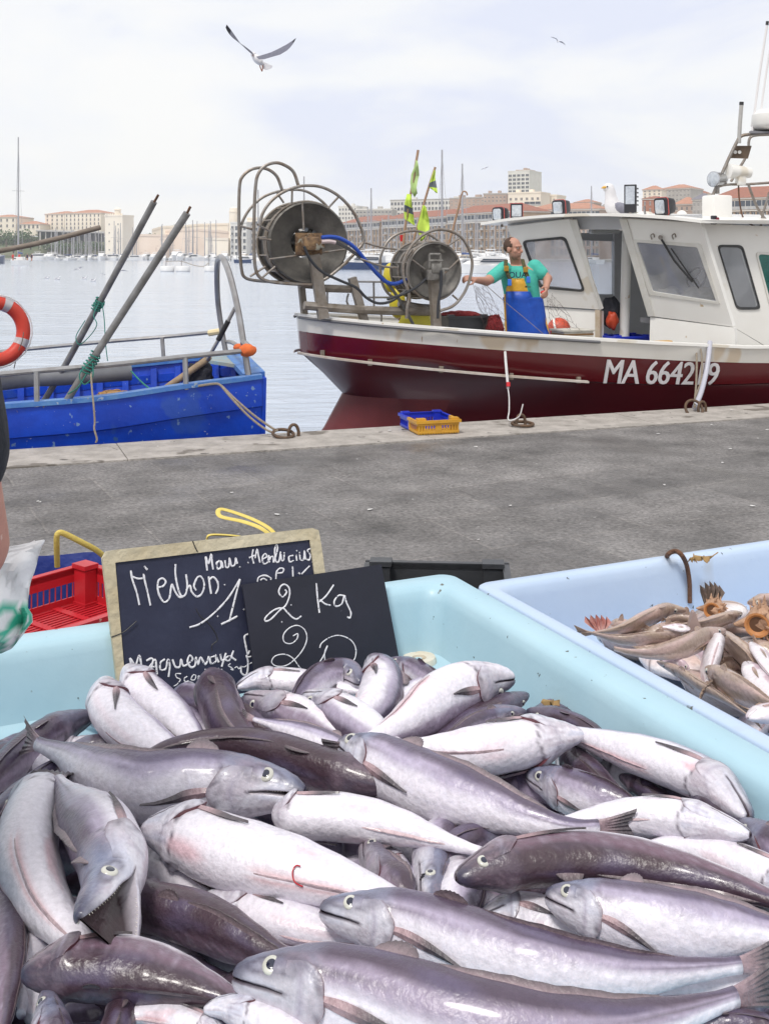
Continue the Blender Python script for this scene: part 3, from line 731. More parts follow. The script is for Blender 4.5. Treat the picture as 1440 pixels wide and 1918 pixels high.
def hake_colour(u, ph, tone, hl, seed, belly_red, name_head=True):
    p = ph if ph <= math.pi else 2 * math.pi - ph; deg = math.degrees(p); sd = seed * 7.31
    nz = mnoise.noise(V((u * 7 + sd, deg / 40, 2.2 + (ph > math.pi) * 9))); nf = mnoise.noise(V((u * 34 + sd, deg / 8, 7 + (ph > math.pi) * 9))); n3 = mnoise.noise(V((u * 90 + sd, deg / 5, 1.3)))
    back = mixc((.115, .090, .142), (.050, .027, .038), tone); fl = mixc((.50, .455, .61), (.145, .085, .118), tone); be = (.735, .700, .770)
    back = mixc(back, (.15, .13, .24), .35 * sstep(-.1, .5, nz))
    e0 = 22 + 30 * tone + 8 * nz; e1 = 38 + 60 * tone + 10 * nz + 4 * nf
    c = mixc(back, fl, sstep(e0, e0 + 20, deg + 3 * nf))
    c = mixc(c, be, sstep(e1, e1 + 24, deg + 4 * nf))
    sh = sstep(40, 75, deg) * (1 - sstep(110, 150, deg))
    c = mixc(c, (.66, .66, .80), .30 * sh * sstep(-.1, .5, nf) * (1 - .6 * tone))       # silver sheen patches
    sv = .13 * mnoise.noise(V((u * 60 + sd, deg / 30, 8))) * sstep(30, 60, deg) * (1 - sstep(115, 140, deg)); st_ = .10 * mnoise.noise(V((u * 9 + sd, deg / 3.5, 6)))
    c = tuple(x * (1 + .05 * n3 + .04 * nf + sv + st_ * (1 - .5 * sstep(80, 120, deg))) for x in c)
    if u > hl:                                                                           # lateral line
        ll = 58 + 4 * tone; g = math.exp(-((deg - ll - 3 * math.sin(u * 9)) / 1.9) ** 2)
        c = mixc(c, mixc((.16, .13, .16), (.04, .03, .04), tone), .62 * g)
    # blood tinges
    br = sstep(.28, .55, mnoise.noise(V((u * 5 + sd * 1.7, deg / 33, 4.4)))) * sstep(80, 130, deg) * belly_red
    c = mixc(c, (.62, .25, .28), .6 * br)
    if belly_red > .4 and u > .42:
        c = mixc(c, (.62, .22, .20), .45 * math.exp(-((deg - 172) / 5) ** 2) * sstep(.42, .5, u) * (1 - sstep(.7, .85, u)))
    if u < hl + .03:
        f = u / hl
        hd = mixc(mixc((.20, .21, .30), (.64, .63, .70), sstep(40, 84, deg + 18 * nf + 10 * nz)), (.085, .055, .075), max(0, tone - .3) * 1.35)
        hd = mixc(hd, be, .75 * sstep(112, 150, deg))
        hd = mixc(hd, (.24, .32, .50), .42 * sstep(.05, .45, nz + .3 * nf) * (1 - tone)); hd = mixc(hd, (.30, .22, .27), .5 * sstep(.1, .5, -nz + .4 * n3))
        c = mixc(c, hd, (1 - sstep(.80 + .12 * sstep(40, 70, deg), 1.06, f)) * .85)
        de = math.hypot((f - .43) * hl * 5.2, (deg - 56) / 75.); c = mixc(c, (.07, .06, .09), .65 * math.exp(-((de - .27) / .08) ** 2))
        c = mixc(c, (.04, .04, .075), (1 - sstep(.02, .26, f)) * .8 * (1 - sstep(104, 120, deg)))          # dark snout
        ge = .96 - .10 * math.cos((p - R(95)) * 1.6)                                        # gill cover edge
        c = mixc(c, (.07, .05, .075), .9 * math.exp(-((f - ge - .06) / .024) ** 2) * sstep(35, 60, deg))
        pe = .66 + .10 * math.cos((p - R(100)) * 1.5)
        c = mixc(c, (.30, .27, .36), .45 * math.exp(-((f - pe) / .022) ** 2) * sstep(50, 75, deg))
        if deg > 118: c = mixc(c, (.36, .30, .37), .5 * (abs(math.sin(deg * .19 + f * 2.2)) ** 7) * sstep(.18, .4, f) * (1 - sstep(.9, 1.05, f)))   # gill rays beneath
        if f < .62: c = mixc(c, (.05, .03, .05), .92 * math.exp(-((deg - 101) / 3.4) ** 2)); c = mixc(c, (.72, .70, .78), .5 * math.exp(-((deg - 109) / 3.5) ** 2) * (1 - tone))
    return tuple(max(0.004, min(.9, x)) for x in c)
_fish_n = 0
def hake(label, pts, w, roll, z, tone=.4, tail=True, pect=True, gape=0.05, hl=.22, red=.3, eyes=True, tailspread=1.0, group="hake heaped in the aqua tub", cat="fish", slim=.80, dors=True, tail_twist=0.0, colour=None, name="hake", pect_drop=0.0, finc=None):
    global _fish_n; _fish_n += 1; sd = _fish_n
    fs = Fish(pts, w, roll, z, slim=slim); mb = MB(); rings = []; n = len(ANG); um = hl * .60
    hinge, ht, hD, hS = fs.frame(um)
    colour = colour or hake_colour
    for i in range(fs.nu):
        u = fs.us[i]; c, t, D, S = fs.c[i], fs.t[i], fs.D[i], fs.S[i]; rg = []
        f = u / hl
        for k, (ph, kind) in enumerate(ANG):
            h, wd = fs.radii(u, ph, hl); p_ = ph if ph <= math.pi else 2 * math.pi - ph
            m = 1.0
            ge = .96 - .10 * math.cos((p_ - R(95)) * 1.6)
            m *= 1 + .075 * sstep(.5, ge, f) * (1 - sstep(ge + .03, ge + .07, f)) * sstep(R(38), R(75), p_) * (1 - sstep(R(140), R(168), p_))
            m *= 1 + .014 * mnoise.noise(V((u * 14 + sd, ph * 2, 3))) + .035 * mnoise.noise(V((u * 4.5 + sd, math.cos(ph) * 1.2, math.sin(ph) * 1.2))) * sstep(.2, .4, u)
            if f < .5: m *= 1 - .05 * math.exp(-((p_ - PHI_M) / R(5)) ** 2)
            m *= 1 + .008 * math.exp(-((f - .42) / .12) ** 2) * math.exp(-((p_ - R(52)) / R(18)) ** 2)   # brow over the eye
            o = D * math.cos(ph) * h * m + S * math.sin(ph) * wd * m
            if kind == 2 and u < um: o *= lerp(.35, 1, sstep(um * .75, um, u)) if not gape else lerp(.16, 1, sstep(um * .8, um, u))
            p = c + o
            if gape and u < um:
                lower = p_ > PHI_M; ax = hS
                ang = gape * (.68 if lower else -.32) * (1 - sstep(um * .72, um, u))
                p = hinge + Matrix.Rotation(ang, 3, ax) @ (p - hinge)
            rg.append(p)
            cc = colour(u, ph, tone, hl, sd, red)
            if kind == 2 and u < um * .97: cc = (.020, .005, .008)
            elif kind == 1 and u < um and gape > .08: cc = mixc(cc, (.55, .5, .55), .6)
            mb.col.append(cc)
        rings.append(rg)
    mb.loft(rings, True, not gape, True)
    if gape:
        lo_ = [k for k, (ph, kd) in enumerate(ANG) if (ph if ph <= math.pi else 2 * math.pi - ph) > PHI_M]; up_ = [k for k in range(n) if k > lo_[-1]] + [k for k in range(lo_[0])]
        mb.f.append(tuple(reversed(lo_))); mb.f.append(tuple(reversed(up_))); mb.m += [0, 0]
    ctr = fs.frame(.45)[0]
    body = mb.build(name, M_HAKE, smooth='all', origin=(ctr.x, ctr.y, ctr.z - fs.r), label=label, cat=cat, group=group, colname="pigment")
    # eyes
    if eyes:
        for sgn in (1, -1):
            ph = R(56) if sgn > 0 else 2 * math.pi - R(56); ue = hl * .43; p, nn = fs.surf(ue, ph, hl)
            er = fs.r * .225
            if nn.dot((CAMP - p).normalized()) < .30: continue
            p = p - nn * er * .13
            if gape: p = hinge + Matrix.Rotation(-gape * .32 * (1 - sstep(um * .72, um, ue)), 3, hS) @ (p - hinge)
            e = MB(); e.lathe([(er * 1.02, -er * .3), (er, er * .02), (er * .86, er * .16), (er * .6, er * .22), (.0, er * .24)], p, nn, 20); eo = e.build("eye", M_IRIS, body, smooth='all')
            e = MB(); e.lathe([(er * .68, er * .13), (er * .64, er * .20), (er * .36, er * .26), (.0, er * .275)], p, nn, 16); ORG[eo.name] = ORG[body.name]
            e.build("pupil", M_PUPIL, eo, smooth='all')
    base = mixc(mixc((.42, .30, .33), (.16, .11, .13), tone), finc or (.1, .1, .1), .0 if not finc else .7); tip = finc or mixc((.11, .095, .11), (.035, .026, .032), tone)
    # tail fin
    if tail:
        c, t, D, S = fs.frame(1.0)
        if tail_twist: Rm = Matrix.Rotation(R(tail_twist), 3, t); D = Rm @ D; S = Rm @ S
        ln = fs.L * .135 if tail is True else tail; f = MB(); nr, ns = 7, 15; rings = [[], []]; cols = [[], []]
        for i in range(nr):
            a = i / (nr - 1)
            for j in range(ns):
                b = j / (ns - 1) * 2 - 1
                hh = lerp(fs.r * .21, fs.r * .66 * tailspread, a ** 1.3)
                fork = 1 - .20 * (1 - abs(b)) * a
                if i == nr - 1: fork *= 1 + .09 * mnoise.noise(V((j * 2.7, sd, 1)))
                th = fs.r * lerp(.10, .022, a) * math.sqrt(max(0, 1 - b * b * .9)) ; rip = fs.r * .028 * a * (1 if j % 2 else -1) + fs.r * .12 * a * math.sin(b * 2 + sd)
                q = c - t * fs.r * .05 + t * ln * a * fork + D * hh * b
                col = mixc(base, tip, sstep(.1, .75, a + .1 * mnoise.noise(V((j, sd, a * 3)))))
                for k_, sg in ((0, 1), (1, -1)): rings[k_].append(q + S * (rip + sg * th)); cols[k_].append(col)
        o1 = f.add(rings[0], [(i * ns + j, i * ns + j + 1, (i + 1) * ns + j + 1, (i + 1) * ns + j) for i in range(nr - 1) for j in range(ns - 1)])
        o2 = f.add(rings[1], [(i * ns + j + 1, i * ns + j, (i + 1) * ns + j, (i + 1) * ns + j + 1) for i in range(nr - 1) for j in range(ns - 1)])
        edge = [i * ns for i in range(nr)] + [(nr - 1) * ns + j for j in range(1, ns)] + [i * ns + ns - 1 for i in range(nr - 2, -1, -1)]
        for a_, b_ in zip(edge, edge[1:]): f.f.append((a_, b_, o2 + b_, o2 + a_)); f.m.append(0)
        f.col = cols[0] + cols[1]
        f.build("tail_fin", M_FIN, body, smooth=True, colname="pigment")
    def ridge(nm, u0, u1, ph, hgt, lean, dark):
        f = MB(); k = 16; rings = []
        for i in range(k + 1):
            a = i / k; u = lerp(u0, u1, a); p, nn = fs.surf(u, ph, hl, -fs.r * .02); c, t, D, S = fs.frame(u)
            dr = (nn + S * lean).normalized(); e = math.sin(math.pi * min(1, a * 1.0 + .02)) ** .55 * hgt * fs.r * (1 + .12 * (i % 2))
            th = fs.r * .035
            rings.append([p + S * th, p + dr * e - t * -e * .25 + S * th * .4, p + dr * e - t * -e * .25 - S * th * .4, p - S * th])
            q_ = mixc(mixc(base, tip, .5), (.62, .47, .50), 1 - dark); f.col += [q_, mixc(q_, tip, dark), mixc(q_, tip, dark), q_]
        f.loft(rings); f.build(nm, M_FIN, body, smooth=True, colname="pigment")
    if dors:
        sgl = 1 if sd % 2 else -1
        ridge("dorsal_fin", .27, .36, 0, .32, .9 * sgl, .8); ridge("dorsal_fin", .40, .86, 0, .17, .8 * sgl, .8); ridge("anal_fin", .46, .86, math.pi, .10, .9 * sgl, .12)
    if pect:
        for sgn in (1, -1):
            f = MB(); k = 9; up_, lo_ = [], []; rings = []
            for i in range(k):
                a = i / (k - 1); u = hl + .015 + a * .20
                wv = R(1 + 9.5 * math.sin(math.pi * (a * .8 + .16)) * (1 - a * .6))
                phc = R(97 + 8 * a + pect_drop * a * a)
                rg = []
                for ph, of in ((phc - wv, .02), (phc, .075), (phc + wv, .02), (phc, .0)):
                    pp = ph if sgn > 0 else 2 * math.pi - ph
                    q, nn = fs.surf(min(.95, u), pp, hl, fs.r * (of + .05 * a)); rg.append(q); f.col.append(mixc(mixc(base, (.55, .36, .38), .4), tip, sstep(.12, .6, a)))
                rings.append(rg)
            if (fs.surf(hl + .1, R(100) if sgn > 0 else 2 * math.pi - R(100), hl)[1]).dot(CAMP - ctr) < -.15 * (CAMP - ctr).length: continue
            f.loft(rings); f.build("pectoral_fin", M_FIN, body, smooth=True, colname="pigment")
    if pect and colour is hake_colour:
        for sgn in (1, -1):
            if fs.surf(hl * .9, R(100) if sgn > 0 else 2 * math.pi - R(100), hl)[1].dot((CAMP - ctr).normalized()) < .05: continue
            g_ = MB(); nu_, npn = 8, 13; ro, ri = [], []
            for i in range(nu_):
                a = i / (nu_ - 1); r1, r2 = [], []
                for j in range(npn):
                    q = j / (npn - 1) * 2 - 1; ph0 = R(100 + 52 * q * (1 - .10 * a)); u1 = hl * (1.10 - .24 * q * q + .015 * math.sin(q * 7 + sd)); u0 = hl * .60; u = lerp(u0, u1, a)
                    ph = ph0 if sgn > 0 else 2 * math.pi - ph0; lift = fs.r * (.004 + .075 * a ** 1.4 * (1 - q ** 4)); p, nn = fs.surf(u, ph, hl, lift); r1.append(p)
                    m_ = 1 + .062 * sstep(.5, .96, u / hl) * (1 - sstep(1.0, 1.06, u / hl)); c_ = fs.frame(u)[0]; r1[-1] = c_ + (p - c_) * m_; r2.append(fs.surf(u, ph, hl, lift * .15 - fs.r * .03)[0])
                    cc = mixc(hake_colour(u * .93, ph, tone, hl, sd, red), (.62, .60, .68), .25 * (1 - tone)); cc = mixc(cc, (.16, .11, .14), .7 * sstep(.86, 1, a)); cc = mixc(cc, (.34, .30, .38), .4 * math.exp(-((a - .45 - .1 * q * q) / .06) ** 2)); g_.col.append(cc)
                ro.append(r1); ri.append(r2)
            g_.loft(ro, False, False, False); k0 = len(g_.v); g_.v += ro[-1] + ri[-1]; g_.col += [(.12, .035, .045)] * (2 * npn)
            for j in range(npn - 1): g_.f.append((k0 + j, k0 + j + 1, k0 + npn + j + 1, k0 + npn + j)); g_.m.append(0)
            g_.build("gill_cover", M_HAKE, body, smooth='all', colname="pigment", fixn=True)
    body['fish_len'] = fs.L
    return body, fs
def zl(k): return .640 + .023 * k
FISH = {}
def HK(key, label, pts, w, roll, layer, tone=.4, **kw):
    w *= 1.0
    z = tuple(zl(x) for x in layer) if isinstance(layer, tuple) else zl(layer)
    FISH[key] = hake(label, pts, w, roll, z, tone, **kw)

# --- far row, against the boards
HK(1, "white bellied hake with head up against the wall left of the chalkboard", [(203, 1277), (206, 1318), (240, 1362), (296, 1400), (350, 1432), (410, 1460)], 92, -50, (3.0, 1.6), .3, red=.2, pect_drop=20)
HK(2, "white bellied hake with head up in front of the chalkboard's lower left corner", [(243, 1250), (272, 1296), (318, 1342), (366, 1392), (420, 1440)], 84, -48, (3.0, 1.2), .35, red=.1)
HK(3, "purple brown hake with its back turned outwards below the chalkboard", [(394, 1262), (408, 1310), (432, 1360), (476, 1405), (530, 1450)], 96, 82, (2.2, .8), .85, pect=False)
HK(4, "pale pinkish hake lying against the foot of the black slate", [(443, 1287), (490, 1273), (560, 1276), (640, 1290), (700, 1300)], 52, -65, 1.0, .2, red=.7, hl=.26)
HK(5, "hake with dark head and white belly below the black slate", [(456, 1306), (500, 1322), (560, 1345), (632, 1384), (700, 1420)], 74, 160, 2.0, .75, hl=.30)
HK(6, "grey hake with torn bloody gills at the middle of the back row", [(676, 1282), (650, 1262), (606, 1272), (566, 1310), (530, 1360)], 66, 35, 1.6, .45, red=.9)
HK(7, "blue headed hake with pale ringed eye in the back row", [(566, 1304), (612, 1322), (660, 1352), (726, 1394), (790, 1430)], 80, 150, 2.8, .45, hl=.27, red=.2)
HK(8, "silver lilac hake standing nose up below the slate's right end", [(694, 1233), (716, 1270), (706, 1312), (668, 1352), (620, 1390)], 80, 165, 1.8, .35, eyes=False)
HK(9, "small grey hake beside the drain ring", [(728, 1238), (762, 1252), (800, 1276), (850, 1310), (900, 1345)], 54, 25, 1.2, .45)
HK(10, "pale slender hake partly under the white belly with the dark ringed eye", [(838, 1262), (800, 1284), (752, 1312), (712, 1346), (670, 1385)], 46, -30, 1.0, .2, eyes=False)
HK(11, "large hake belly upward with dark ringed eye and purple lower edge by the tub wall", [(963, 1272), (915, 1277), (840, 1304), (765, 1352), (705, 1382), (655, 1402)], 100, -158, 3.4, .62, red=.5, hl=.24)
HK(12, "brown backed hake pressed under the large belly up hake", [(988, 1302), (944, 1322), (884, 1348), (820, 1392), (760, 1430)], 58, 75, 2.0, .85, pect=False)
HK(13, "small blunt headed hake peeping over the white belly on the right", [(986, 1334), (950, 1334), (900, 1348), (850, 1376), (800, 1400)], 44, 55, 2.6, .5, hl=.3)
HK(14, "big white hake lying on its back with wrinkled jaws pointing right", [(1090, 1376), (1040, 1380), (960, 1396), (880, 1408), (800, 1408), (700, 1400)], 110, -86, 3.3, .25, red=.35, hl=.27)
HK(15, "dark backed hake with open eye at the tub wall under the dry leaf", [(986, 1332), (1032, 1342), (1085, 1362), (1140, 1396), (1200, 1430)], 48, 55, 2.0, .85)
HK(16, "long white hake on its back along the right tub wall", [(1402, 1532), (1340, 1474), (1270, 1438), (1180, 1408), (1085, 1380), (1000, 1360)], 92, -62, (3.7, 2.2), .5, red=.8, hl=.25)
HK(17, "grey hake with upturned head under the wrinkled white jaws", [(986, 1452), (1030, 1466), (1090, 1490), (1160, 1512), (1240, 1540)], 84, 25, 1.8, .4, hl=.30, red=.5)
HK(18, "dark purple hake wedged between two white bellies on the right", [(1052, 1404), (1090, 1440), (1140, 1482), (1200, 1520)], 70, 75, 1.0, .85, eyes=False, pect=False)
HK(19, "small grey flank showing beside the upturned grey head", [(1000, 1420), (962, 1462), (920, 1506), (880, 1550)], 66, 55, .6, .5, eyes=False, pect=False)
HK(20, "dark fin edged hake peeping out above the white jaw on the right", [(1160, 1454), (1200, 1474), (1250, 1506), (1300, 1540)], 46, 80, 1.0, .95, eyes=False, pect=False)
HK(21, "white hake on its back with long jaws pointing right towards the wall", [(1405, 1564), (1345, 1550), (1260, 1534), (1180, 1530), (1100, 1536), (1020, 1545)], 88, -86, (4.2, 2.8), .25, red=.2, hl=.30)
HK(22, "purple sided hake with white ringed eye at the right edge of the photo", [(1384, 1540), (1436, 1574), (1500, 1620), (1580, 1690)], 80, 50, 3.4, .6, hl=.3)
HK(55, "white belly lying under the long dark hake at the right edge", [(1530, 1690), (1440, 1640), (1350, 1605), (1260, 1585), (1180, 1590)], 84, -70, 2.9, .2, eyes=False)
# --- middle
HK(23, "long silver grey hake crossing the middle with forked tail to the right", [(636, 1392), (700, 1424), (790, 1466), (880, 1500), (980, 1534), (1060, 1552), (1120, 1550)], 114, lambda u: 4 + 16 * u, 3.6, .32, hl=.19, red=.1, tail=.050, tailspread=.75)
HK(25, "slim pinkish hake with ragged tail in front of the dark headed one", [(690, 1430), (620, 1398), (540, 1368), (476, 1347)], 48, 10, 2.6, .15, eyes=False, pect=False, tailspread=.8)
HK(24, "long dark purple hake with toothed mouth reaching right across the middle", [(750, 1474), (690, 1464), (600, 1440), (500, 1408), (420, 1396), (330, 1402), (260, 1426), (190, 1444)], 92, lambda u: 60 + 15 * u, 3.0, 1.0, pect=False, eyes=False, hl=.2)
HK(26, "pale hake with yellow ringed eye and toothed jaw, tail at upper left", [(570, 1486), (500, 1474), (430, 1470), (350, 1470), (270, 1478), (190, 1458), (120, 1416), (72, 1394)], 126, lambda u: 0 + 18 * u, (3.7, 3.0), .2, hl=.25, red=.15, gape=.10, tail=.045)
HK(27, "long mauve hake lying along the far left edge of the heap", [(178, 1338), (100, 1372), (30, 1428), (-40, 1500), (-110, 1580)], 84, 55, 1.0, .62, eyes=False, pect=False, red=.5)
HK(28, "hake with staring eye and parted jaws at the left edge", [(-30, 1536), (30, 1496), (84, 1464), (140, 1430), (200, 1400)], 62, 38, 1.6, .55, hl=.34)
HK(29, "mottled grey hake showing under the pale tail at upper left", [(118, 1412), (180, 1402), (250, 1410), (330, 1440)], 56, 30, .8, .45, eyes=False, pect=False)
HK(30, "broad white hake belly up at the left edge with brown vent", [(98, 1466), (62, 1530), (52, 1610), (84, 1694), (150, 1768), (220, 1830)], 142, lambda u: -80, 2.7, .35, red=.75, hl=.16, tail=False)
HK(31, "grey hake gaping wide at the viewer with dark mouth", [(178, 1752), (200, 1690), (210, 1630), (186, 1556), (146, 1506), (110, 1462)], 136, lambda u: 148 - 8 * u, (4.8, 4.0), .38, hl=.40, gape=.72, red=.3, tail=.035, slim=.86)
HK(32, "big white bellied hake with a red worm on its side in the centre left", [(268, 1552), (340, 1562), (430, 1596), (540, 1628), (650, 1660), (740, 1690), (830, 1716)], 148, -72, 3.2, .22, red=.8, hl=.17)
HK(33, "white bellied hake with open red gill in the centre", [(512, 1520), (560, 1527), (640, 1530), (740, 1548), (820, 1572), (900, 1596)], 100, -76, 3.1, .22, red=.3, hl=.10, eyes=False)
HK(45, "white flank glimpsed under the big belly with the red worm", [(262, 1590), (330, 1640), (420, 1690), (500, 1730)], 90, -60, 1.0, .15, eyes=False, pect=False)
HK(46, "dark pointed head with round white eye poking up in the centre", [(688, 1562), (700, 1606), (734, 1656), (776, 1706)], 80, 20, 2.2, .8, hl=.62, red=.2, tail=False)
HK(47, "sliver of white gill beside the dark pointed head", [(728, 1588), (752, 1632), (778, 1680), (800, 1720)], 44, -40, 1.6, .2, eyes=False, tail=False, red=.9)
HK(48, "pale hake head with gold rimmed eye hanging downwards in the centre", [(798, 1712), (806, 1656), (812, 1612), (818, 1570), (830, 1530)], 88, 135, 2.0, .42, hl=.6, red=.2, tail=False)
HK(49, "grey and white flank under the dark brown head", [(874, 1612), (862, 1668), (856, 1730), (860, 1800)], 100, 150, 1.6, .4, eyes=False, tail=False, pect=False)
HK(50, "dark blunt hake with yellowish lip above the dark brown head", [(980, 1578), (930, 1566), (876, 1578), (836, 1602), (800, 1640)], 70, 60, 2.2, .65, hl=.36)
HK(51, "long dark brown hake with white ringed eye spreading to the right edge", [(855, 1646), (920, 1627), (1000, 1613), (1100, 1607), (1220, 1620), (1340, 1648), (1440, 1682), (1540, 1720)], 106, lambda u: 112 + 14 * u, 4.3, 1.0, hl=.17, red=.1)
HK(52, "silver hake with big yellow eye and dark pectoral fin at the right", [(1022, 1676), (1100, 1698), (1200, 1720), (1320, 1736), (1440, 1752), (1560, 1766)], 116, 6, 3.9, .3, hl=.21, red=.15, pect_drop=40)
HK(53, "white fish with bloody wound and dark fins under the silver yellow eyed hake", [(900, 1718), (964, 1712), (1050, 1736), (1160, 1776), (1260, 1810)], 92, -40, 2.0, .2, red=1.0, hl=.2, eyes=False)
# --- front
HK(34, "dark purple hake with ridged back left of centre in the front", [(196, 1672), (300, 1702), (380, 1726), (460, 1766), (540, 1806), (620, 1850)], 108, 70, 2.2, .95, eyes=False, pect=False, red=.1)
HK(36, "small white flank between the gaping head and the left edge", [(66, 1706), (70, 1770), (52, 1840), (40, 1900)], 84, -60, 1.0, .2, eyes=False, tail=False, pect=False)
HK(44, "mottled pale grey hake in the shade of the big white belly", [(392, 1672), (470, 1700), (560, 1730), (660, 1752), (760, 1770)], 86, -55, 1.8, .4, eyes=False, red=.3)
HK(43, "silver hake with blue grey head across the front right, forked pink tail", [(600, 1702), (680, 1716), (760, 1732), (850, 1762), (960, 1800), (1080, 1822), (1200, 1828), (1310, 1818), (1385, 1808)], 128, lambda u: 3 + 16 * u, 3.4, .38, hl=.19, red=.15, tail=.05, pect_drop=10, tailspread=.9)
HK(35, "dark wine coloured hake lying across the lower left", [(40, 1826), (110, 1816), (200, 1814), (300, 1828), (400, 1856), (480, 1890)], 128, 118, 3.0, .95, hl=.2, eyes=False, red=.2)
HK(37, "dark hake running down the lower left corner", [(-12, 1640), (4, 1720), (8, 1810), (4, 1900), (-10, 1990)], 84, 30, 2.0, .8, eyes=False, pect=False)
HK(42, "largest hake in the very front, blue grey head with pale ringed eye", [(438, 1826), (520, 1836), (620, 1852), (740, 1884), (860, 1918), (1000, 1942), (1140, 1936), (1260, 1906), (1376, 1868)], 166, lambda u: 6 + 18 * u, 4.0, .54, hl=.19, red=.2, tail=.06, pect_drop=6)
HK(38, "upturned grey head in the bottom left corner", [(84, 1858), (92, 1900), (100, 1970), (104, 2050)], 94, 60, 2.4, .45, hl=.5, tail=False)
HK(39, "dark purple fin backed hake at the bottom left", [(236, 1866), (226, 1912), (200, 1980), (180, 2050)], 80, 80, 2.0, .95, eyes=False, pect=False, tail=False)
HK(40, "white belly showing at the bottom between the two dark hake", [(430, 1950), (350, 1914), (290, 1900), (240, 1905), (200, 1930)], 64, -70, 2.2, .2, eyes=False, red=.5)
HK(41, "rounded white jaw at the bottom centre", [(382, 1890), (430, 1888), (500, 1914), (580, 1960), (660, 2010)], 78, -78, 3.0, .25, hl=.3, red=.3)
HK(54, "purple hake with half hidden eye in the bottom right corner", [(1276, 1940), (1340, 1926), (1440, 1936), (1540, 1960)], 74, 50, 3.0, .7, hl=.3, tail=False)
HK(60, "slim purple hake pressed against the right tub wall beneath the long white one", [(1290, 1478), (1350, 1520), (1420, 1570), (1500, 1630)], 66, 70, 2.8, .85, eyes=False, pect=False)
HK(61, "grey hake tucked under the dark brown one at the right edge", [(1180, 1700), (1280, 1716), (1380, 1722), (1480, 1730)], 60, 60, 2.0, .7, eyes=False, pect=False)
HK(62, "white flank between the two big front hake at the right", [(1500, 1880), (1400, 1850), (1300, 1846), (1200, 1862), (1100, 1880)], 62, -60, 2.2, .25, eyes=False, pect=False, red=.4)
# --- the buried layer that shows only as slivers in the gaps
BUR = [((520, 1440), (640, 1470), (760, 1500)), ((880, 1600), (960, 1620), (1040, 1650)), ((700, 1580), (760, 1610), (820, 1650)), ((20, 1600), (60, 1680), (90, 1760)), ((160, 1560), (260, 1580), (340, 1600)), ((560, 1700), (680, 1720), (800, 1760)),
       ((900, 1440), (1000, 1480), (1100, 1520)), ((1200, 1560), (1300, 1600), (1400, 1640)), ((880, 1690), (940, 1740), (1000, 1800)), ((120, 1850), (220, 1870), (330, 1900)), ((560, 1330), (640, 1360), (720, 1400)), ((20, 1780), (60, 1860), (90, 1940)),
       ((1080, 1700), (1180, 1760), (1280, 1800)), ((300, 1440), (380, 1460), (460, 1480)), ((240, 1340), (330, 1370), (420, 1400)), ((640, 1560), (700, 1580), (760, 1620)), ((1000, 1340), (1080, 1380), (1160, 1430)), ((760, 1320), (830, 1350), (900, 1390)), ((1230, 1470), (1300, 1510), (1380, 1560)), ((1340, 1600), (1420, 1640), (1500, 1690)), ((1360, 1790), (1430, 1830), (1500, 1880)), ((640, 1800), (740, 1840), (860, 1880)), ((330, 1640), (420, 1680), (520, 1720)), ((560, 1860), (640, 1930), (720, 1990)), ((1200, 1900), (1300, 1960), (1400, 2000)), ((830, 1960), (960, 2010), (1090, 2030)),
       ((380, 1560), (470, 1590), (560, 1620)), ((1060, 1560), (1160, 1590), (1260, 1620)), ((-20, 1420), (40, 1450), (100, 1490)), ((1120, 1440), (1210, 1470), (1300, 1510)), ((1180, 1830), (1280, 1860), (1380, 1890)), ((480, 1800), (560, 1840), (640, 1880)), ((1060, 1400), (1120, 1440), (1180, 1480)), ((420, 1340), (500, 1380), (580, 1420))]
for i, q in enumerate(BUR):
    hake("hake buried at the bottom of the heap, only slivers showing between the others", list(q), 112, (55, 85, -50)[i % 3], .634 + .006 * (i % 4), (.75, .95, .4, .6)[i % 4], tail=False, pect=False, eyes=False, dors=False)
rn_ = random.Random(77)
for iy, py in enumerate(range(1345, 2010, 62)):
    for ix in range(12):
        px = -30 + ix * 132 + (iy % 2) * 66 + rn_.uniform(-25, 25); py_ = py + rn_.uniform(-18, 18)
        if px > 940 + (py_ - 1330) * 1.35 or (py_ < 1400 and (px < 150 or px > 900)): continue
        a = rn_.uniform(-.5, .6); s_ = 95 * (.75 + (py_ - 1345) / 1500); q = [(px + k * s_ * math.cos(a), py_ + k * s_ * .62 * math.sin(a)) for k in ((-1, 0, 1) if rn_.random() < .5 else (1, 0, -1))]
        hake("hake buried at the bottom of the heap, only slivers showing between the others", q, 84, rn_.choice((60, 80, 100, -60)), rn_.uniform(.634, .644), rn_.choice((.6, .8, 1.0, .3)), tail=False, pect=False, eyes=False, dors=False)
# red worm on the big belly
fs = FISH[32][1]
wpts = [(563, 1623), (555, 1622), (549, 1630), (549, 1642), (553, 1652), (562, 1658), (568, 1660)]
def on_fish(fs, px, py, lift=.0008):
    best = None
    for i in range(60):
        u = i / 59
        for k in range(60):
            ph = 2 * math.pi * k / 60; p, n = fs.surf(u, ph)
            if n.dot(CAMP - p) <= 0: continue
            x = CX + p.x / p.y * F; y = HY + (H - p.z) / p.y * F; d = (x - px) ** 2 + (y - py) ** 2
            if best is None or d < best[0]: best = (d, p, n, u, ph)
    _, p, n, u, ph = best
    return hit(px, py, p, n) + n * lift
wb = MB(); wb.tube(spline([on_fish(fs, x, y) for x, y in wpts], 5), .00085, 6)
wb.build("worm", mat("red_worm", (.45, .02, .03), .3, coat=.4), smooth=True, label="thin curled red worm lying on the big white belly", cat="worm")
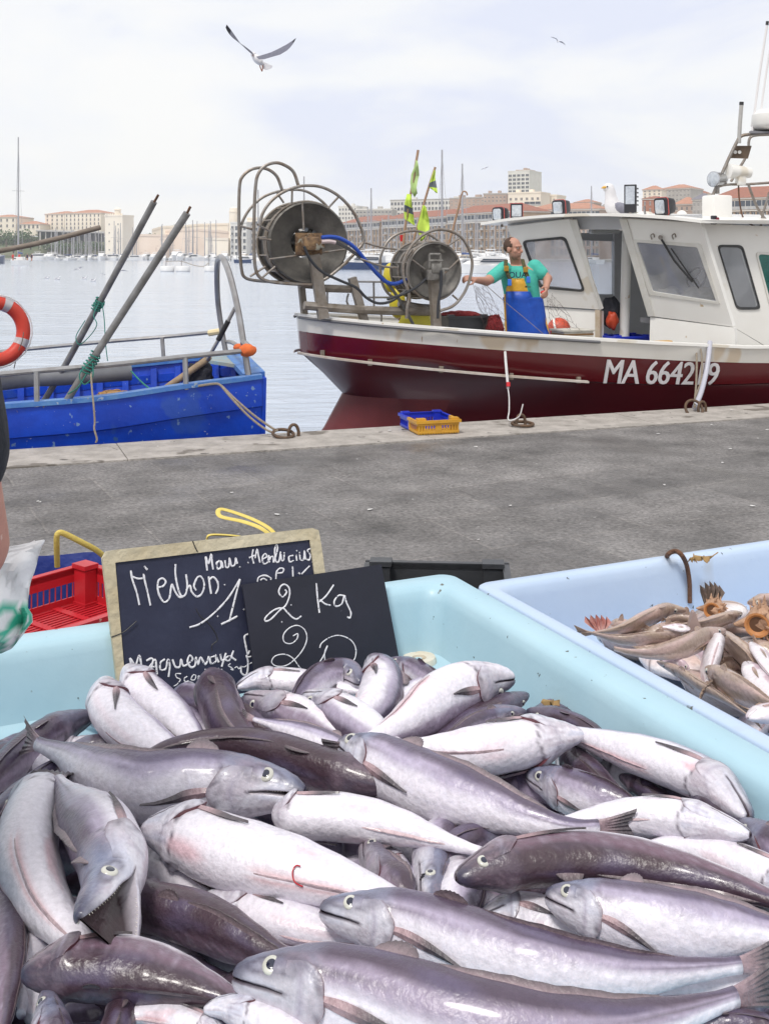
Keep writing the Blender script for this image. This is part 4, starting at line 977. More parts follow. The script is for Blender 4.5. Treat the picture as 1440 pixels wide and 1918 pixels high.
# teeth of the gaping and grinning ones
def teeth(key, mouth_u, hl, gape, nt=14, ln=.055):
    body, fs = FISH[key]; um = hl * .60; hinge, ht, hD, hS = fs.frame(um); t_ = MB()
    for i in range(nt):
        u = um * (.06 + .62 * i / nt)
        for sgn in (1, -1):
            for lower in (0, 1):
                ph = R(98 if not lower else 104); ph = ph if sgn > 0 else 2 * math.pi - ph; p, n = fs.surf(u, ph, hl, -fs.r * .04); c, t, D, S = fs.frame(u)
                ang = gape * (.68 if lower else -.32) * (1 - sstep(um * .72, um, u)); M = Matrix.Rotation(ang, 3, hS)
                q = hinge + M @ (p - hinge); d = (M @ D) * (1 if lower else -1)
                t_.tube([q, q + d * fs.r * ln * (.7 + .5 * random.random())], [fs.r * .012, fs.r * .003], 4)
    o = t_.build("teeth", M_TEETH, body); o['kind'] = 'stuff'
teeth(31, 0, .40, .72); teeth(26, 0, .25, .10, 12, .03)

# ================================================================== blue wooden boat
M_BLUE = mat("worn_blue_paint", (.004, .065, .56), .42, 0, (.005, .045, .42), 3.5, .6, .2, 16, spots=[((.02, .075, .42), 2.2, .62), ((.16, .26, .48), 16, .68), ((.04, .11, .32), 5, .70), ((.42, .45, .5), 34, .72), ((.20, .17, .13), 9, .74)])
M_BLUEL = mat("worn_light_blue_paint", (.05, .17, .52), .5, 0, (.10, .24, .50), 8, .7, .25, 30, spots=[((.30, .38, .50), 18, .66), ((.40, .36, .30), 28, .72)])
M_BLUED = mat("dull_blue_interior", (.006, .025, .20), .55, 0, (.012, .03, .13), 5, .6, .2, 20)
NG = [(-420, 806, 6.9), (-260, 790, 7.3), (0, 766, 7.9), (120, 757, 8.07), (210, 748, 8.2), (345, 728, 8.45), (440, 716, 8.65), (491, 709, 8.75)]
FG = [(-420, 768, 8.8), (-260, 742, 9.2), (0, 712, 9.75), (120, 700, 9.95), (210, 690, 10.1), (310, 680, 10.2), (385, 672, 10.15), (450, 667, 9.9)]
ng = spline([P(*p) for p in NG], 4); fg = spline([P(*p) for p in FG], 4)
def keel(n, f, z, k): return V((lerp(n.x, f.x, k), lerp(n.y, f.y, k), z))
bb = MB(); rings = []
for n, f in zip(ng, fg):
    o = (n - f); o.z = 0; o.normalize(); zz = V((0, 0, 1))
    rings.append([n, n - zz * .12 + o * .004, n - zz * .225 - o * .004, n - zz * .235 - o * .022, n - zz * .40 - o * .04, keel(n, f, -.45, .06), keel(n, f, -.9, .16), keel(n, f, -1.25, .40), keel(n, f, -1.25, .60), keel(n, f, -.9, .84), keel(n, f, -.4, .94),
                  f, f - o * -.075, keel(n, f, f.z - .30, .93), keel(n, f, -.42, .86), keel(n, f, -.62, .6), keel(n, f, -.62, .4), keel(n, f, -.42, .12), n - zz * .3 - o * .10, n - o * .075])
bb.loft(rings, True, True, True)
boatb = bb.build("hull", [M_BLUE], None, smooth=True) if False else None
bbo = empty("wooden_boat", P(240, 800, 9.0), "weathered bright blue open wooden boat moored at the left of the quay", "boat")
hull = bb.build("hull", M_BLUE, bbo, smooth=True)
# transom plank between the ends
tb = MB(); n, f = ng[-1], fg[-1]; ax = (ng[-1] - ng[-3]).normalized()
tb.slab([n + ax * .004, f + ax * .004, keel(n, f, -.9, .80), keel(n, f, -1.2, .5), keel(n, f, -.9, .2), keel(n, f, -.2, .04)], ax * .035); tb.build("transom", M_BLUE, bbo)
def cap(poly, inward, m, w=.105, h=.035):
    b = MB(); rg = []
    for i, p in enumerate(poly):
        o = inward[i]; o = V((o.x, o.y, 0)).normalized(); rg.append([p - o * .018, p + o * w, p + o * w + V((0, 0, h)), p - o * .018 + V((0, 0, h))])
    b.loft(rg); b.build("gunwale", m, bbo)
cap(ng, [f - n for n, f in zip(ng, fg)], M_BLUEL); cap(fg, [n - f for n, f in zip(ng, fg)], M_BLUEL)
q = [lerp(ng[-1], fg[-1], t) - ax * .02 for t in (0.09, .3, .6, .93)]
b = MB(); b.loft([[p + ax * .065 + V((0, 0, -.01)), p - ax * .12 + V((0, 0, -.01)), p - ax * .12 + V((0, 0, .033)), p + ax * .065 + V((0, 0, .033))] for p in q]); b.build("transom_cap", M_BLUEL, bbo)
# ribs on the inner far side
for i in range(3, len(fg) - 1, 2):
    n, f = ng[i], fg[i]; o = (n - f); o.z = 0; o.normalize(); al = (fg[i + 1] - fg[i - 1]).normalized() * .028
    b = MB(); p = [f + o * .075 + V((0, 0, -.03)), keel(n, f, f.z - .30, .925), keel(n, f, -.42, .85)]
    b.loft([[x - al, x + al, x + al + o * .05, x - al + o * .05] for x in p]); b.build("rib", M_BLUE, bbo)
st = MB(); rg = []
for n, f in zip(ng[2:-1], fg[2:-1]):
    o = (n - f); o.z = 0; o.normalize(); p = f + o * .085 - V((0, 0, .09)); rg.append([p, p + o * .03, p + o * .03 - V((0, 0, .07)), p - V((0, 0, .07))])
st.loft(rg); st.build("inner_stringer", M_BLUE, bbo)
fl = MB(); rg = [[keel(n, f, -.38, .10), keel(n, f, -.38, .90)] for n, f in zip(ng, fg)]
fl.loft(rg, False, False, False); fl.build("floor_boards", mat("dark_floor_boards", (.03, .045, .10), .7, 0, (.05, .05, .06), 6, .6, .3, 20), bbo)
# stern thwart board
tw = MB(); tw.slab([P(386, 674, 9.5), P(452, 684, 9.25), P(458, 676, 9.65), P(437, 664, 9.85), P(395, 664, 9.9)], V((0, 0, -.03))); tw.build("stern_board", mat("chalky_blue_board", (.24, .36, .44), .7, 0, (.32, .33, .30), 9, .7, .2, 30), bbo)
# rails
def rail(pts, r, m=M_GALV, nm="rail", par=bbo, n=8, sm=3):
    b = MB(); b.tube(spline([P(*p) for p in pts], sm), r, n); return b.build(nm, m, par, smooth=True)
rail([(-300, 734, 7.3), (0, 701, 7.95), (200, 684, 8.25), (348, 668, 8.5), (460, 657, 8.72)], .021)
rail([(-300, 690, 9.2), (0, 659, 9.75), (200, 640, 10.1), (320, 630, 10.2), (412, 621, 10.0)], .019)
rail([(69, 697, 8.04), (70, 762, 8.02)], .022, nm="rail_post"); rail([(347, 668, 8.5), (349, 730, 8.47)], .022, nm="rail_post"); rail([(304, 632, 10.18), (308, 688, 10.16)], .020, nm="rail_post")
rail([(392, 624, 10.05), (416, 620, 10.0)], .030, mat("cream_tape", (.72, .60, .36), .7), nm="taped_end")
rail([(466, 706, 8.78), (456, 640, 8.82), (446, 580, 8.9), (432, 520, 9.0), (420, 488, 9.15), (412, 482, 9.35), (407, 498, 9.6), (408, 560, 9.8), (416, 620, 9.85), (425, 668, 9.85)], .026, M_GALV, "hoop", sm=6)
rail([(427, 640, 9.85), (437, 642, 9.4), (450, 652, 9.0), (462, 658, 8.8)], .019, nm="hoop_brace")
rail([(455, 640, 8.8), (464, 648, 8.74), (470, 655, 8.72)], .026, nm="pipe_stub")
cl = MB(); cl.ball(P(464, 656, 8.72), (.075, .05, .05), 14, 9)
for i, v in enumerate(cl.v): cl.v[i] = v + V((1, .4, 1)) * .018 * mnoise.noise(v * 22)
cl.build("orange_wrap", mat("orange_cloth", (.72, .16, .04), .85, 0, (.55, .11, .03), 14, .5, .3, 40), bbo, smooth=True)
cl = MB(); cl.ball(P(448, 651, 9.0), (.05, .05, .035), 12, 8); cl.build("orange_wrap", mat("orange_cloth", (.72, .16, .04)), bbo, smooth=True)
# things lying in and lashed to the boat
def rod(name, pts, r, m, label, cat, group=None, grip=None, tip=None, n=10):
    b = MB(); b.tube(spline([P(*p) for p in pts], 4), r, n); o = b.build(name, m, None, smooth=True, label=label, cat=cat, group=group)
    if grip: g_ = MB(); g_.tube([P(*p) for p in grip[0]], grip[1], n); g_.build("grip", M_BLACK, o, smooth=True)
    if tip: g_ = MB(); g_.tube([P(*p) for p in tip[0]], tip[1], n); g_.build("tip_rod", M_RUST, o, smooth=True)
    return o
M_POLE = mat("grey_pole", (.30, .30, .305), .45, .4, (.15, .145, .14), 6, .5, .1, 40)
rod("lashed_pole", [(78, 760, 8.95), (120, 689, 8.9), (200, 543, 8.75), (289, 378, 8.5)], .027, M_POLE, "slanting grey pole lashed in the blue boat, further left of the two", "pole", "poles lashed upright in the blue boat", tip=([(288.5, 380, 8.5), (297, 365, 8.48)], .010))
rod("lashed_pole", [(122, 757, 8.12), (180, 664, 8.1), (260, 540, 8.05), (351, 399, 7.95)], .029, M_POLE, "slanting grey pole standing on the blue boat's near gunwale, right of the two", "pole", "poles lashed upright in the blue boat", tip=([(350.5, 400, 7.95), (357, 387, 7.94)], .010))
rod("wooden_boom", [(-260, 515, 7.6), (0, 470, 8.3), (100, 449, 8.5), (188, 426, 8.7)], .021, mat("weathered_boom", (.24, .20, .165), .7, 0, (.15, .12, .10), 12, .5, .2, 60, stretch=(1, 1, 6)), "weathered wooden boom jutting in from the left above the blue boat", "boom")
rod("tiller", [(310, 728, 8.95), (350, 700, 9.05), (384, 676, 9.15), (392, 668, 9.15)], .030, mat("worn_wood", (.34, .25, .16), .7, 0, (.22, .15, .09), 10, .5, .2, 60), "worn wooden tiller leaning across the stern of the blue boat", "tiller")
rod("tiller_extension", [(388, 674, 9.14), (412, 632, 9.1), (440, 577, 9.05)], .017, M_GALV, "metal extension bar with black rubber grip above the blue boat's stern", "bar", grip=([(409, 637, 9.1), (428, 601, 9.07)], .023))
rod("plastic_pipe", [(-300, 775, 8.1), (0, 716, 8.75), (120, 706, 8.95), (246, 697, 9.15)], .072, mat("grey_pvc", (.22, .225, .24), .45, 0, (.16, .165, .18), 4, .5, .08, 30), "fat grey plastic pipe lying along the inside of the blue boat", "pipe", n=20)
def knot_mass(name, c, size, m, label, cat, seed, k=26, r=.006, group=None, grain=1.0):
    """a tangle of line: many loops wound through an ellipsoid"""
    rn = random.Random(seed); b = MB()
    for i in range(k):
        a0 = rn.uniform(0, 6.28); pts = []
        for j in range(9):
            a = a0 + j * rn.uniform(.5, .9); rr = rn.uniform(.45, 1)
            pts.append(c + V((size[0] * rr * math.cos(a), size[1] * rr * math.sin(a), size[2] * (1 - rr * rr * .75) * rn.uniform(.5, 1.05))))
        b.tube(spline(pts, 4), r, 5)
    core = MB()
    b.ball(c + V((0, 0, size[2] * .3)), (size[0] * .86, size[1] * .86, size[2] * .55), 18, 8)
    for i in range(len(b.v)): pass
    return b.build(name, m, None, smooth=True, label=label, cat=cat, group=group)
knot_mass("fishing_net", P(216, 752, 8.75), (.19, .17, .10), mat("ochre_net", (.40, .23, .09), .9, 0, (.22, .13, .05), 40, .6), "heap of ochre fishing net in the blue boat", "fishing net", 4, 34, .007)
# dark jacket by the stern
def drape(name, c, size, m, label, cat, seed, n=20, amp=.25, par=None):
    b = MB(); b.ball(V((0, 0, 0)), 1.0, n, n // 2)
    for i, v in enumerate(b.v):
        k = 1 + amp * mnoise.noise(v * 1.6 + V((seed, 0, 0))) + amp * .5 * mnoise.noise(v * 4 + V((0, seed, 0)))
        b.v[i] = c + V((v.x * size[0] * k, v.y * size[1] * k, v.z * size[2] * k))
    return b.build(name, m, par, smooth='all', label=label, cat=cat)
drape("dark_jacket", P(372, 704, 9.2), (.13, .10, .125), mat("black_cloth", (.012, .014, .022), .9, 0, (.03, .03, .04), 10, .5, .4, 40), "black jacket bundled by the stern of the blue boat", "jacket", 3, 26, .4)
# lifebuoy
def torus(c, R_, r_, ax, n=40, m=14, a0=0, a1=2 * math.pi, closed=True):
    ax = V(ax).normalized(); x = ax.orthogonal().normalized(); y = ax.cross(x); pts = []
    k = n if closed else n + 1
    for i in range(k):
        a = a0 + (a1 - a0) * i / n; pts.append(V(c) + (x * math.cos(a) + y * math.sin(a)) * R_)
    b = MB(); b.tube(pts, r_, m, closed=closed, caps=True, up=ax); return b
lbc = P(-9, 621, 8.6); lba = V((.62, -.78, .08))
lb = torus(lbc, .232, .056, lba); lbo = lb.build("lifebuoy", mat("lifebuoy_orange", (.62, .050, .026), .5, 0, (.52, .045, .026), 6, .4, .05, 40), smooth=True, label="orange red lifebuoy with silver bands hanging on the blue boat's rail", cat="lifebuoy")
for a in (.5, 2.07, 3.64, 5.21):
    b = torus(lbc, .232, .0585, lba, 8, 14, a - .13, a + .13, False); b.build("reflective_band", mat("silver_tape", (.55, .53, .54), .35, .3, (.42, .40, .42), 20, .4), lbo, smooth=True)
gl = MB(); x = lba.orthogonal().normalized(); y = lba.cross(x)
gl.tube([lbc + (x * math.cos(i * math.pi / 12) + y * math.sin(i * math.pi / 12)) * (.295 if i % 6 else .288) + lba * .03 for i in range(25)], .006, 6, caps=True); gl.build("grab_line", M_ROPEW, lbo, smooth=True)
M_GREENR = mat("green_twine", (.03, .22, .17), .85, 0, (.02, .14, .12), 60, .5)
def line(name, pts, r, m, label, cat="rope", group=None, sm=6, n=6):
    b = MB(); b.tube(spline([P(*p) for p in pts], sm), r, n); return b.build(name, m, None, smooth=True, label=label, cat=cat, group=group)
def lashing(c0, c1, r, turns, rr):
    """turns of line round the pole from c0 to c1"""
    ax = (c1 - c0).normalized(); x = ax.orthogonal().normalized(); y = ax.cross(x); k = turns * 12
    return [c0.lerp(c1, i / k) + (x * math.cos(i * math.pi / 6) + y * math.sin(i * math.pi / 6)) * (r + .006 * math.sin(i * 1.7)) for i in range(k + 1)]
b = MB(); b.tube(lashing(P(190, 561, 8.77), P(180, 579, 8.79), .037, 5, 0), .006, 6); b.tube(spline([P(186, 567, 8.72), (P(176, 590, 8.66)), P(182, 608, 8.62), P(170, 628, 8.68), P(150, 645, 8.74), P(143, 630, 8.76), P(160, 600, 8.75)], 6), .004, 5)
b.tube(spline([P(192, 570, 8.72), P(196, 600, 8.7), P(198, 640, 8.68), P(202, 676, 8.66)], 6), .004, 5)
b.build("lashing_twine", M_GREENR, smooth=True, label="green twine knotted round the further left pole with a hanging end", cat="twine", group="green twine lashings")
b = MB(); b.tube(lashing(P(182, 662, 8.1), P(160, 697, 8.1), .039, 6, 0), .006, 6); b.tube(spline([P(176, 672, 8.04), P(150, 700, 8.0), P(158, 720, 8.0), P(174, 706, 8.0), P(174, 680, 8.02)], 6), .005, 5); b.tube(spline([P(163, 700, 8.02), P(146, 726, 8.0), P(128, 738, 8.05)], 6), .005, 5)
b.build("lashing_twine", M_GREENR, smooth=True, label="green twine lashing the nearer pole to the blue boat's rail", cat="twine", group="green twine lashings")
line("green_line", [(246, 695, 9.05), (262, 712, 8.9), (280, 727, 8.75), (294, 730, 8.7)], .007, M_GREENR, "short green line from the grey pipe down into the blue boat", "twine")
line("hanging_cord", [(171, 700, 7.98), (173, 730, 7.9), (176, 760, 7.84), (178, 790, 7.82), (177, 803, 7.8), (182, 822, 7.79), (180, 829, 7.79)], .0075, M_ROPE, "frayed grey cord hanging down the blue hull to the quay", "cord")
line("thin_line", [(45, 622, 8.6), (42, 640, 8.62), (34, 660, 8.66), (27, 690, 8.7)], .004, M_ROPE, "thin dark cord dangling from the lifebuoy", "line")

# ------------------------------------------------------------------ mooring rings and lines
M_RING = mat("ring_iron", (.10, .075, .06), .7, .5, (.17, .10, .06), 20, .5, .4, 80)
def ring(cpx, cpy, flat, label, upright_px=None, eye=(0, 0)):
    """an iron staple in the coping with a big ring through it"""
    c = onz(cpx, cpy, .013); o = empty("mooring_ring", c, label, "mooring ring", "iron mooring rings on the quay edge")
    s = MB(); s.tube(spline([c + UQ * x + V((0, 0, z)) for x, z in ((-.035, -.02), (-.04, .03), (-.025, .075), (0, .088), (.025, .075), (.04, .03), (.035, -.02))], 4), .0125, 10); s.build("staple", M_RING, o, smooth=True)
    b = torus(c + flat[0], flat[1], .0125, flat[2], 36, 10); b.build("ring", M_RING, o, smooth=True)
    return c
ring(550, 817, (UQ * -.082 + V((0, 0, .024)), .078, (.12, -.25, 1)), "iron mooring ring lying on the coping with the blue boat's line through it")
ring(975, 797, (V((0, 0, .018)) + NQ * .03, .085, (.02, -.05, 1)), "iron mooring ring lying flat where the white rope ends")
ring(1314, 771, (UQ * -.085 + V((0, 0, .03)), .080, (.2, -.9, .5)), "iron mooring ring under the clear corrugated hose at the right")
line("mooring_line", [(372, 723, 8.45), (400, 719, 8.42), (414, 722, 8.38), (440, 747, 8.3), (476, 778, 8.25), (512, 803, 8.2), (520, 806, 8.2)], .010, M_ROPE, "doubled grey mooring line from the blue boat's stern to the ring, upper strand", group="mooring lines of the blue boat")
line("mooring_line", [(414, 722, 8.37), (436, 748, 8.27), (470, 783, 8.2), (505, 808, 8.15), (520, 806, 8.2)], .009, M_ROPE, "doubled grey mooring line from the blue boat's stern to the ring, lower strand", group="mooring lines of the blue boat")

# ================================================================== red fishing boat
B0 = V((-.83, 10.24, 0))
def BA(a, b, z): return B0 + UQ * a + NQ * b + V((0, 0, z))
def to_ab(p): q = p - B0; return q.dot(UQ), q.dot(NQ)
def onb_(px, py, b): return hit(px, py, BA(0, b, 0), NQ)
def onz_(px, py, z): return onz(px, py, z)
ZG = [(0, .816), (.5, .772), (1.5, .69), (2.5, .613), (3.4, .545), (4.3, .490), (6, .45), (9.5, .47)]
HB = [(0, .05), (.05, .22), (.15, .42), (.3, .62), (.55, .86), (1, 1.14), (1.6, 1.35), (2.4, 1.48), (3.3, 1.54), (5, 1.55), (9.5, 1.40)]
ZS = [(0, .468), (1, .37), (2.3, .245), (3.3, .175), (5, .14), (9.5, .14)]
AS = [(-1.2, .0), (-.6, .02), (-.27, .27), (.05, .46), (.24, .28), (.40, .09), (.468, .03), (.816, 0)]
def smi(tab, x):
    if x <= tab[0][0]: return tab[0][1]
    for (a, b), (c, d) in zip(tab, tab[1:]):
        if x <= c: return b + (d - b) * (x - a) / (c - a)
    return tab[-1][1]
def hb(s): return smi(HB, s)
def hull_b(a, z):
    zg, zs = smi(ZG, a), smi(ZS, a); s = max(0, a - smi(AS, z))
    if z >= zs: return hb(s) * lerp(.945, 1.0, (z - zs) / (zg - zs))
    t = min(1, (zs - z) / (zs + 1.2)); lo = min(hb(s * .55) * .82, .16 + s * .42)
    return lerp(hb(s) * .945, lo, min(1, t * 1.55) ** .8)
def on_hull(px, py, lift=.004):
    d = 9.8
    for _ in range(40):
        p = P(px, py, d); a, b = to_ab(p); d += (b - hull_b(a, p.z) - lift) * .8
    return P(px, py, d)
M_RED2 = mat("deep_red_gloss", (.115, .0045, .009), .25, 0, (.095, .004, .008), 2, .4, .02, 6, coat=.4, spots=[((.40, .20, .20), 30, .775)])
M_RED3 = mat("shaded_red_bottom", (.090, .004, .009), .35, 0, (.065, .0035, .008), 2, .4, .02, 6, coat=.3)  # hull red darkened: shade below the strake is put into the colour
M_ANTI = mat("antifouling_red", (.15, .018, .020), .55, 0, (.11, .014, .017), 3, .5, .1, 12)
M_BULW = mat("rust_streaked_white", (.76, .74, .70), .38, 0, (.70, .67, .61), 2.5, .3, spots=[((.50, .33, .17), 3.2, .66), ((.36, .22, .10), 9, .70), ((.62, .52, .40), 1.6, .60)], stretch=(1, 1, .45))
rb = empty("fishing_boat", BA(4, 0, -1), "white and dark red fishing boat with wheelhouse and two net drums moored at the quay", "boat")
hm = MB(); stations = [0, .02, .05, .1, .16, .24, .34, .46, .6, .8, 1.0, 1.3, 1.6, 2.0, 2.4, 2.9, 3.4, 4.0, 4.6, 5.4, 6.4, 7.6, 8.8]
lv = []
for s in stations:
    zg, zs = smi(ZG, s), smi(ZS, s)
    zz = [zg, zg - .06, zg - .140, zg - .141, lerp(zg - .14, zs, .5), zs, zs - .012, lerp(zs, .05, .5), .05, -.10, -.27, -.45, -.7, -1.2]
    lv.append(zz)
for side in (1, -1):
    rings = []
    for s, zz in zip(stations, lv):
        rg = []
        for k, z in enumerate(zz):
            a = s * (1 - 0) + smi(AS, z) * max(0, 1 - s / 2.2)
            b = hull_b(a, z) if s > 0 else .0
            if k == 6: b -= .02
            rg.append(BA(a, side * b, z))
        rings.append(rg)
    b0 = len(hm.v)
    for rg in rings: hm.v += rg
    n = len(rings[0])
    for i in range(len(rings) - 1):
        for j in range(n - 1):
            f = (b0 + i * n + j, b0 + i * n + j + 1, b0 + (i + 1) * n + j + 1, b0 + (i + 1) * n + j); hm.f.append(f if side > 0 else f[::-1])
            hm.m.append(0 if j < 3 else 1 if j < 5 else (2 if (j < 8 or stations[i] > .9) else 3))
hm.f.append(tuple(len(hm.v) - n + j for j in range(n)) + tuple(b0 - n + j for j in reversed(range(n)))); hm.m.append(0)
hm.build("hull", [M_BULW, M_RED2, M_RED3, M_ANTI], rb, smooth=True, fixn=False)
# bulwark inside, cap and deck
def ain(s, z): return s + .10 + smi(AS, z) * max(0, 1 - s / 2.2) * 1.05
sts = [.12, .25, .5, .8, 1.2, 1.7, 2.3, 3, 4, 5.5, 7.4, 8.7]
for side in (1, -1):
    m = MB(); m.loft([[BA(s + .05, side * (hb(s) - .07), smi(ZG, s) + .002), BA(s + .07, side * max(.01, hb(s) * .93 - .08), smi(ZS, s) + .01)] + [BA(ain(s, z), side * max(.004, hull_b(ain(s, z), z) - .07), z) for z in (smi(ZS, s) - .03, smi(ZS, s) * .5, .02, -.06, -.12, -.165)] for s in sts], False, False, False); m.build("bulwark_lining", M_BULW, rb, smooth=True)
    m = MB(); sc = [0.0, .03, .08] + sts
    m.loft([[BA(s - .015, side * (hb(s) + .016), smi(ZG, s) + .0), BA(s + .05, side * max(.0, hb(s) - .085), smi(ZG, s) + .0), BA(s + .05, side * max(0., hb(s) - .085), smi(ZG, s) + .024), BA(s - .015, side * (hb(s) + .016), smi(ZG, s) + .024)] for s in sc])
    m.build("cap_rail", M_WHITE, rb)
    m = MB(); m.tube(spline([BA(s - .01, side * (hb(s) + .018), smi(ZG, s) - .008) for s in (0.0, .05, .15, .3, .55, 1, 1.6, 2.0, 2.42)], 5), .014, 8); m.build("rubbing_pipe", mat("dark_grey_pipe", (.16, .16, .17), .5, .3), rb, smooth=True)
    m = MB(); m.loft([[BA(s - .02 + smi(AS, .46) * 0, side * (hb(s) * .945 + .002), smi(ZS, s) - .012), BA(s - .02, side * (hb(s) * .945 + .034), smi(ZS, s) - .008), BA(s - .02, side * (hb(s) * .945 + .034), smi(ZS, s) + .008), BA(s - .02, side * (hb(s) * .945 + .002), smi(ZS, s) + .014)] for s in (0, .03, .08, .15, .25, .4, .6, .9, 1.2, 1.6, 2.0, 2.36)])
    m.build("rubbing_strake", mat("stained_white_strake", (.60, .57, .54), .5, 0, (.40, .32, .25), 6, .4), rb)
m = MB(); m.add([BA(ain(s, -.155), sd_ * max(.004, hull_b(ain(s, -.155), -.165) - .06), -.155) for sd_ in (1, -1) for s in sts], [tuple(range(len(sts))) + tuple(reversed(range(len(sts), 2 * len(sts))))]); m.build("deck", mat("grey_deck", (.34, .34, .33), .7, 0, (.26, .25, .24), 3, .5, .1, 30), rb)
for px, py in ((604, 662), (693, 679), (826, 692), (957, 705), (1083, 712)):
    p = on_hull(px, py, .02); m = MB(); m.box(p, (.036, .03, .06), math.atan2(UQ.y, UQ.x), bev=.004); m.build("strake_bracket", mat("bracket_steel", (.34, .30, .26), .6, .3, (.22, .16, .11), 20, .5), rb)
# registration number
cu = bpy.data.curves.new("reg", 'FONT'); cu.body = "MA 664219"; cu.size = 1.0; cu.shear = .22; cu.space_character = .94; cu.offset = 0; cu.resolution_u = 3
to = bpy.data.objects.new("reg", cu); COL.objects.link(to); dg = bpy.context.evaluated_depsgraph_get(); tm = bpy.data.meshes.new_from_object(to.evaluated_get(dg)); bpy.data.objects.remove(to)
xs = [v.co.x for v in tm.vertices]; ys = [v.co.y for v in tm.vertices]; x0, x1, y0, y1 = min(xs), max(xs), 0, max(ys)
bmt = bmesh.new(); bmt.from_mesh(tm); pass
m = MB(); bmt.verts.index_update()
def regp(v, dx, lf):
    u, w = (v.co.x - x0) / (x1 - x0), (v.co.y - y0) / (y1 - y0); return on_hull(1129 + dx + u * 216, lerp(718, 721, u) - w * lerp(45.5, 41, u), lf)
for dx, lf in ((0, .010), (1.0, .0108), (2.0, .0116)): m.add([regp(v, dx, lf) for v in bmt.verts], [tuple(v.index for v in f.verts) for f in bmt.faces])
bmt.free()
m.build("registration_number", mat("white_lettering", (.84, .82, .83), .5, 0, (.74, .70, .71), 30, .4, spots=((.16, .02, .03), 44, .735)), rb, fixn=False)

# ------------------------------------------------------------------ wheelhouse
N0 = BA(3.95, 1.15, 0); F0 = BA(2.98, -1.22, 0); LT = (F0 - N0).normalized(); MF = V((-LT.y, LT.x, 0))
if MF.x > 0: MF = -MF
KZ = .745; LEAN = .30
PV = (N0, MF); PS = (N0 + V((0, 0, KZ)), (MF - V((0, 0, LEAN))).normalized()); PSD = (N0, NQ)
def face(pl): return lambda x, y, off=0.0: hit(x, y, pl[0] + pl[1] * off, pl[1])
fv, fsl, fsd = face(PV), face(PS), face(PSD)
def rounded(q, r, n=4):
    o = []
    for i in range(4):
        c = V((*q[i], 0)); a = V((*q[i - 1], 0)); b = V((*q[(i + 1) % 4], 0)); ca = (a - c).normalized() * r; cb = (b - c).normalized() * r
        for k in range(n + 1):
            t = k / n; o.append((1 - t) ** 2 * (c + ca) + 2 * t * (1 - t) * c + t * t * (c + cb))
    return [(p.x, p.y) for p in o]
def outerl(q):
    o = []
    for i in range(4):
        c, a, b = V((*q[i], 0)), V((*q[i - 1], 0)), V((*q[(i + 1) % 4], 0))
        for p in (c.lerp(a, .45), c.lerp(a, .2), c, c.lerp(b, .2), c.lerp(b, .45)): o.append((p.x, p.y))
    return o
def panel(fn, q, hole, r, nrm, thick=.05, m=M_WHITE, par=rb, nm="wheelhouse_wall"):
    b = MB(); b.plate_hole([fn(x, y) for x, y in outerl(q)], [fn(x, y) for x, y in rounded(hole, r)], -nrm * thick); return b.build(nm, m, par)
M_GASK = mat("window_gasket", (.022, .024, .028), .55, 0, (.06, .06, .06), 20, .4)
G_HAZY = glass_mat("salt_hazed_glass", (.97, .97, .99), .22, (.86, .87, .92))
G_CLEAR = glass_mat("cabin_glass", (.90, .92, .94), .16, (.8, .81, .85))
G_MID = glass_mat("smeared_glass", (.93, .94, .96), .18, (.80, .81, .86))
def window(fn, hole, r, nrm, glass, frame=None, fw=3.0, proud=.012, nm="window"):
    """frame ring proud of the wall, pane set inside it"""
    b = MB(); q = rounded(hole, r); cx = sum(p[0] for p in q) / len(q); cy = sum(p[1] for p in q) / len(q)
    def grow(p, k): d = V((p[0] - cx, p[1] - cy, 0)); d = d * (1 + k / d.length); return (cx + d.x, cy + d.y)
    b.plate_hole([fn(*grow(p, fw), proud) for p in q], [fn(*grow(p, -fw * .55), proud) for p in q], -nrm * (proud + .014)); w = b.build(nm, frame or M_GASK, rb)
    g_ = MB(); g_.slab([fn(*grow(p, -fw * .4), .001) for p in q], -nrm * .006); g_.build("pane", glass, w)
    return w
M_FRW = mat("riveted_white_frame", (.70, .69, .66), .4, 0, (.62, .60, .55), 8, .4)
# far front panel with its window, below it the upright part
panel(fsl, [(950, 424), (1066, 410), (1125, 580), (1003, 572)], [(979, 453), (1056, 446), (1092, 545), (1010, 537)], 9, PS[1]); window(fsl, [(979, 453), (1056, 446), (1092, 545), (1010, 537)], 9, PS[1], G_HAZY, fw=3.2)
b = MB(); b.slab([fv(x, y) for x, y in ((1003, 574.5), (1125, 582.5), (1125, 645), (1003, 640))], -PV[1] * .05); b.build("wheelhouse_wall", M_WHITE, rb)
b = MB(); b.slab([fv(x, y, .004) for x, y in ((1117, 580), (1126, 581), (1126, 646), (1117, 645))], PV[1] * .03); b.build("door_post", mat("worn_wood_edge", (.52, .45, .36), .6, 0, (.40, .30, .2), 8, .5), rb)
# near front panel
panel(fsl, [(1160, 409), (1312, 418), (1372, 612), (1217, 592)], [(1188, 452), (1307, 461), (1343, 567), (1219, 548)], 4, PS[1]); window(fsl, [(1188, 452), (1307, 461), (1343, 567), (1219, 548)], 4, PS[1], G_MID, M_FRW, fw=5.5, proud=.010)
b = MB(); b.slab([fv(x, y) for x, y in ((1217, 594), (1374.5, 614), (1376, 668), (1215, 662))], -PV[1] * .05); b.build("wheelhouse_wall", M_WHITE, rb)
for q in (((1066, 411), (1080, 411), (1126, 578), (1124, 581)), ((1160, 410), (1174, 410), (1226, 592), (1214, 592))):
    b = MB(); b.slab([fsl(x, y, .003) for x, y in q], PS[1] * .012); o = b.build("panel_batten", M_FRW, rb)
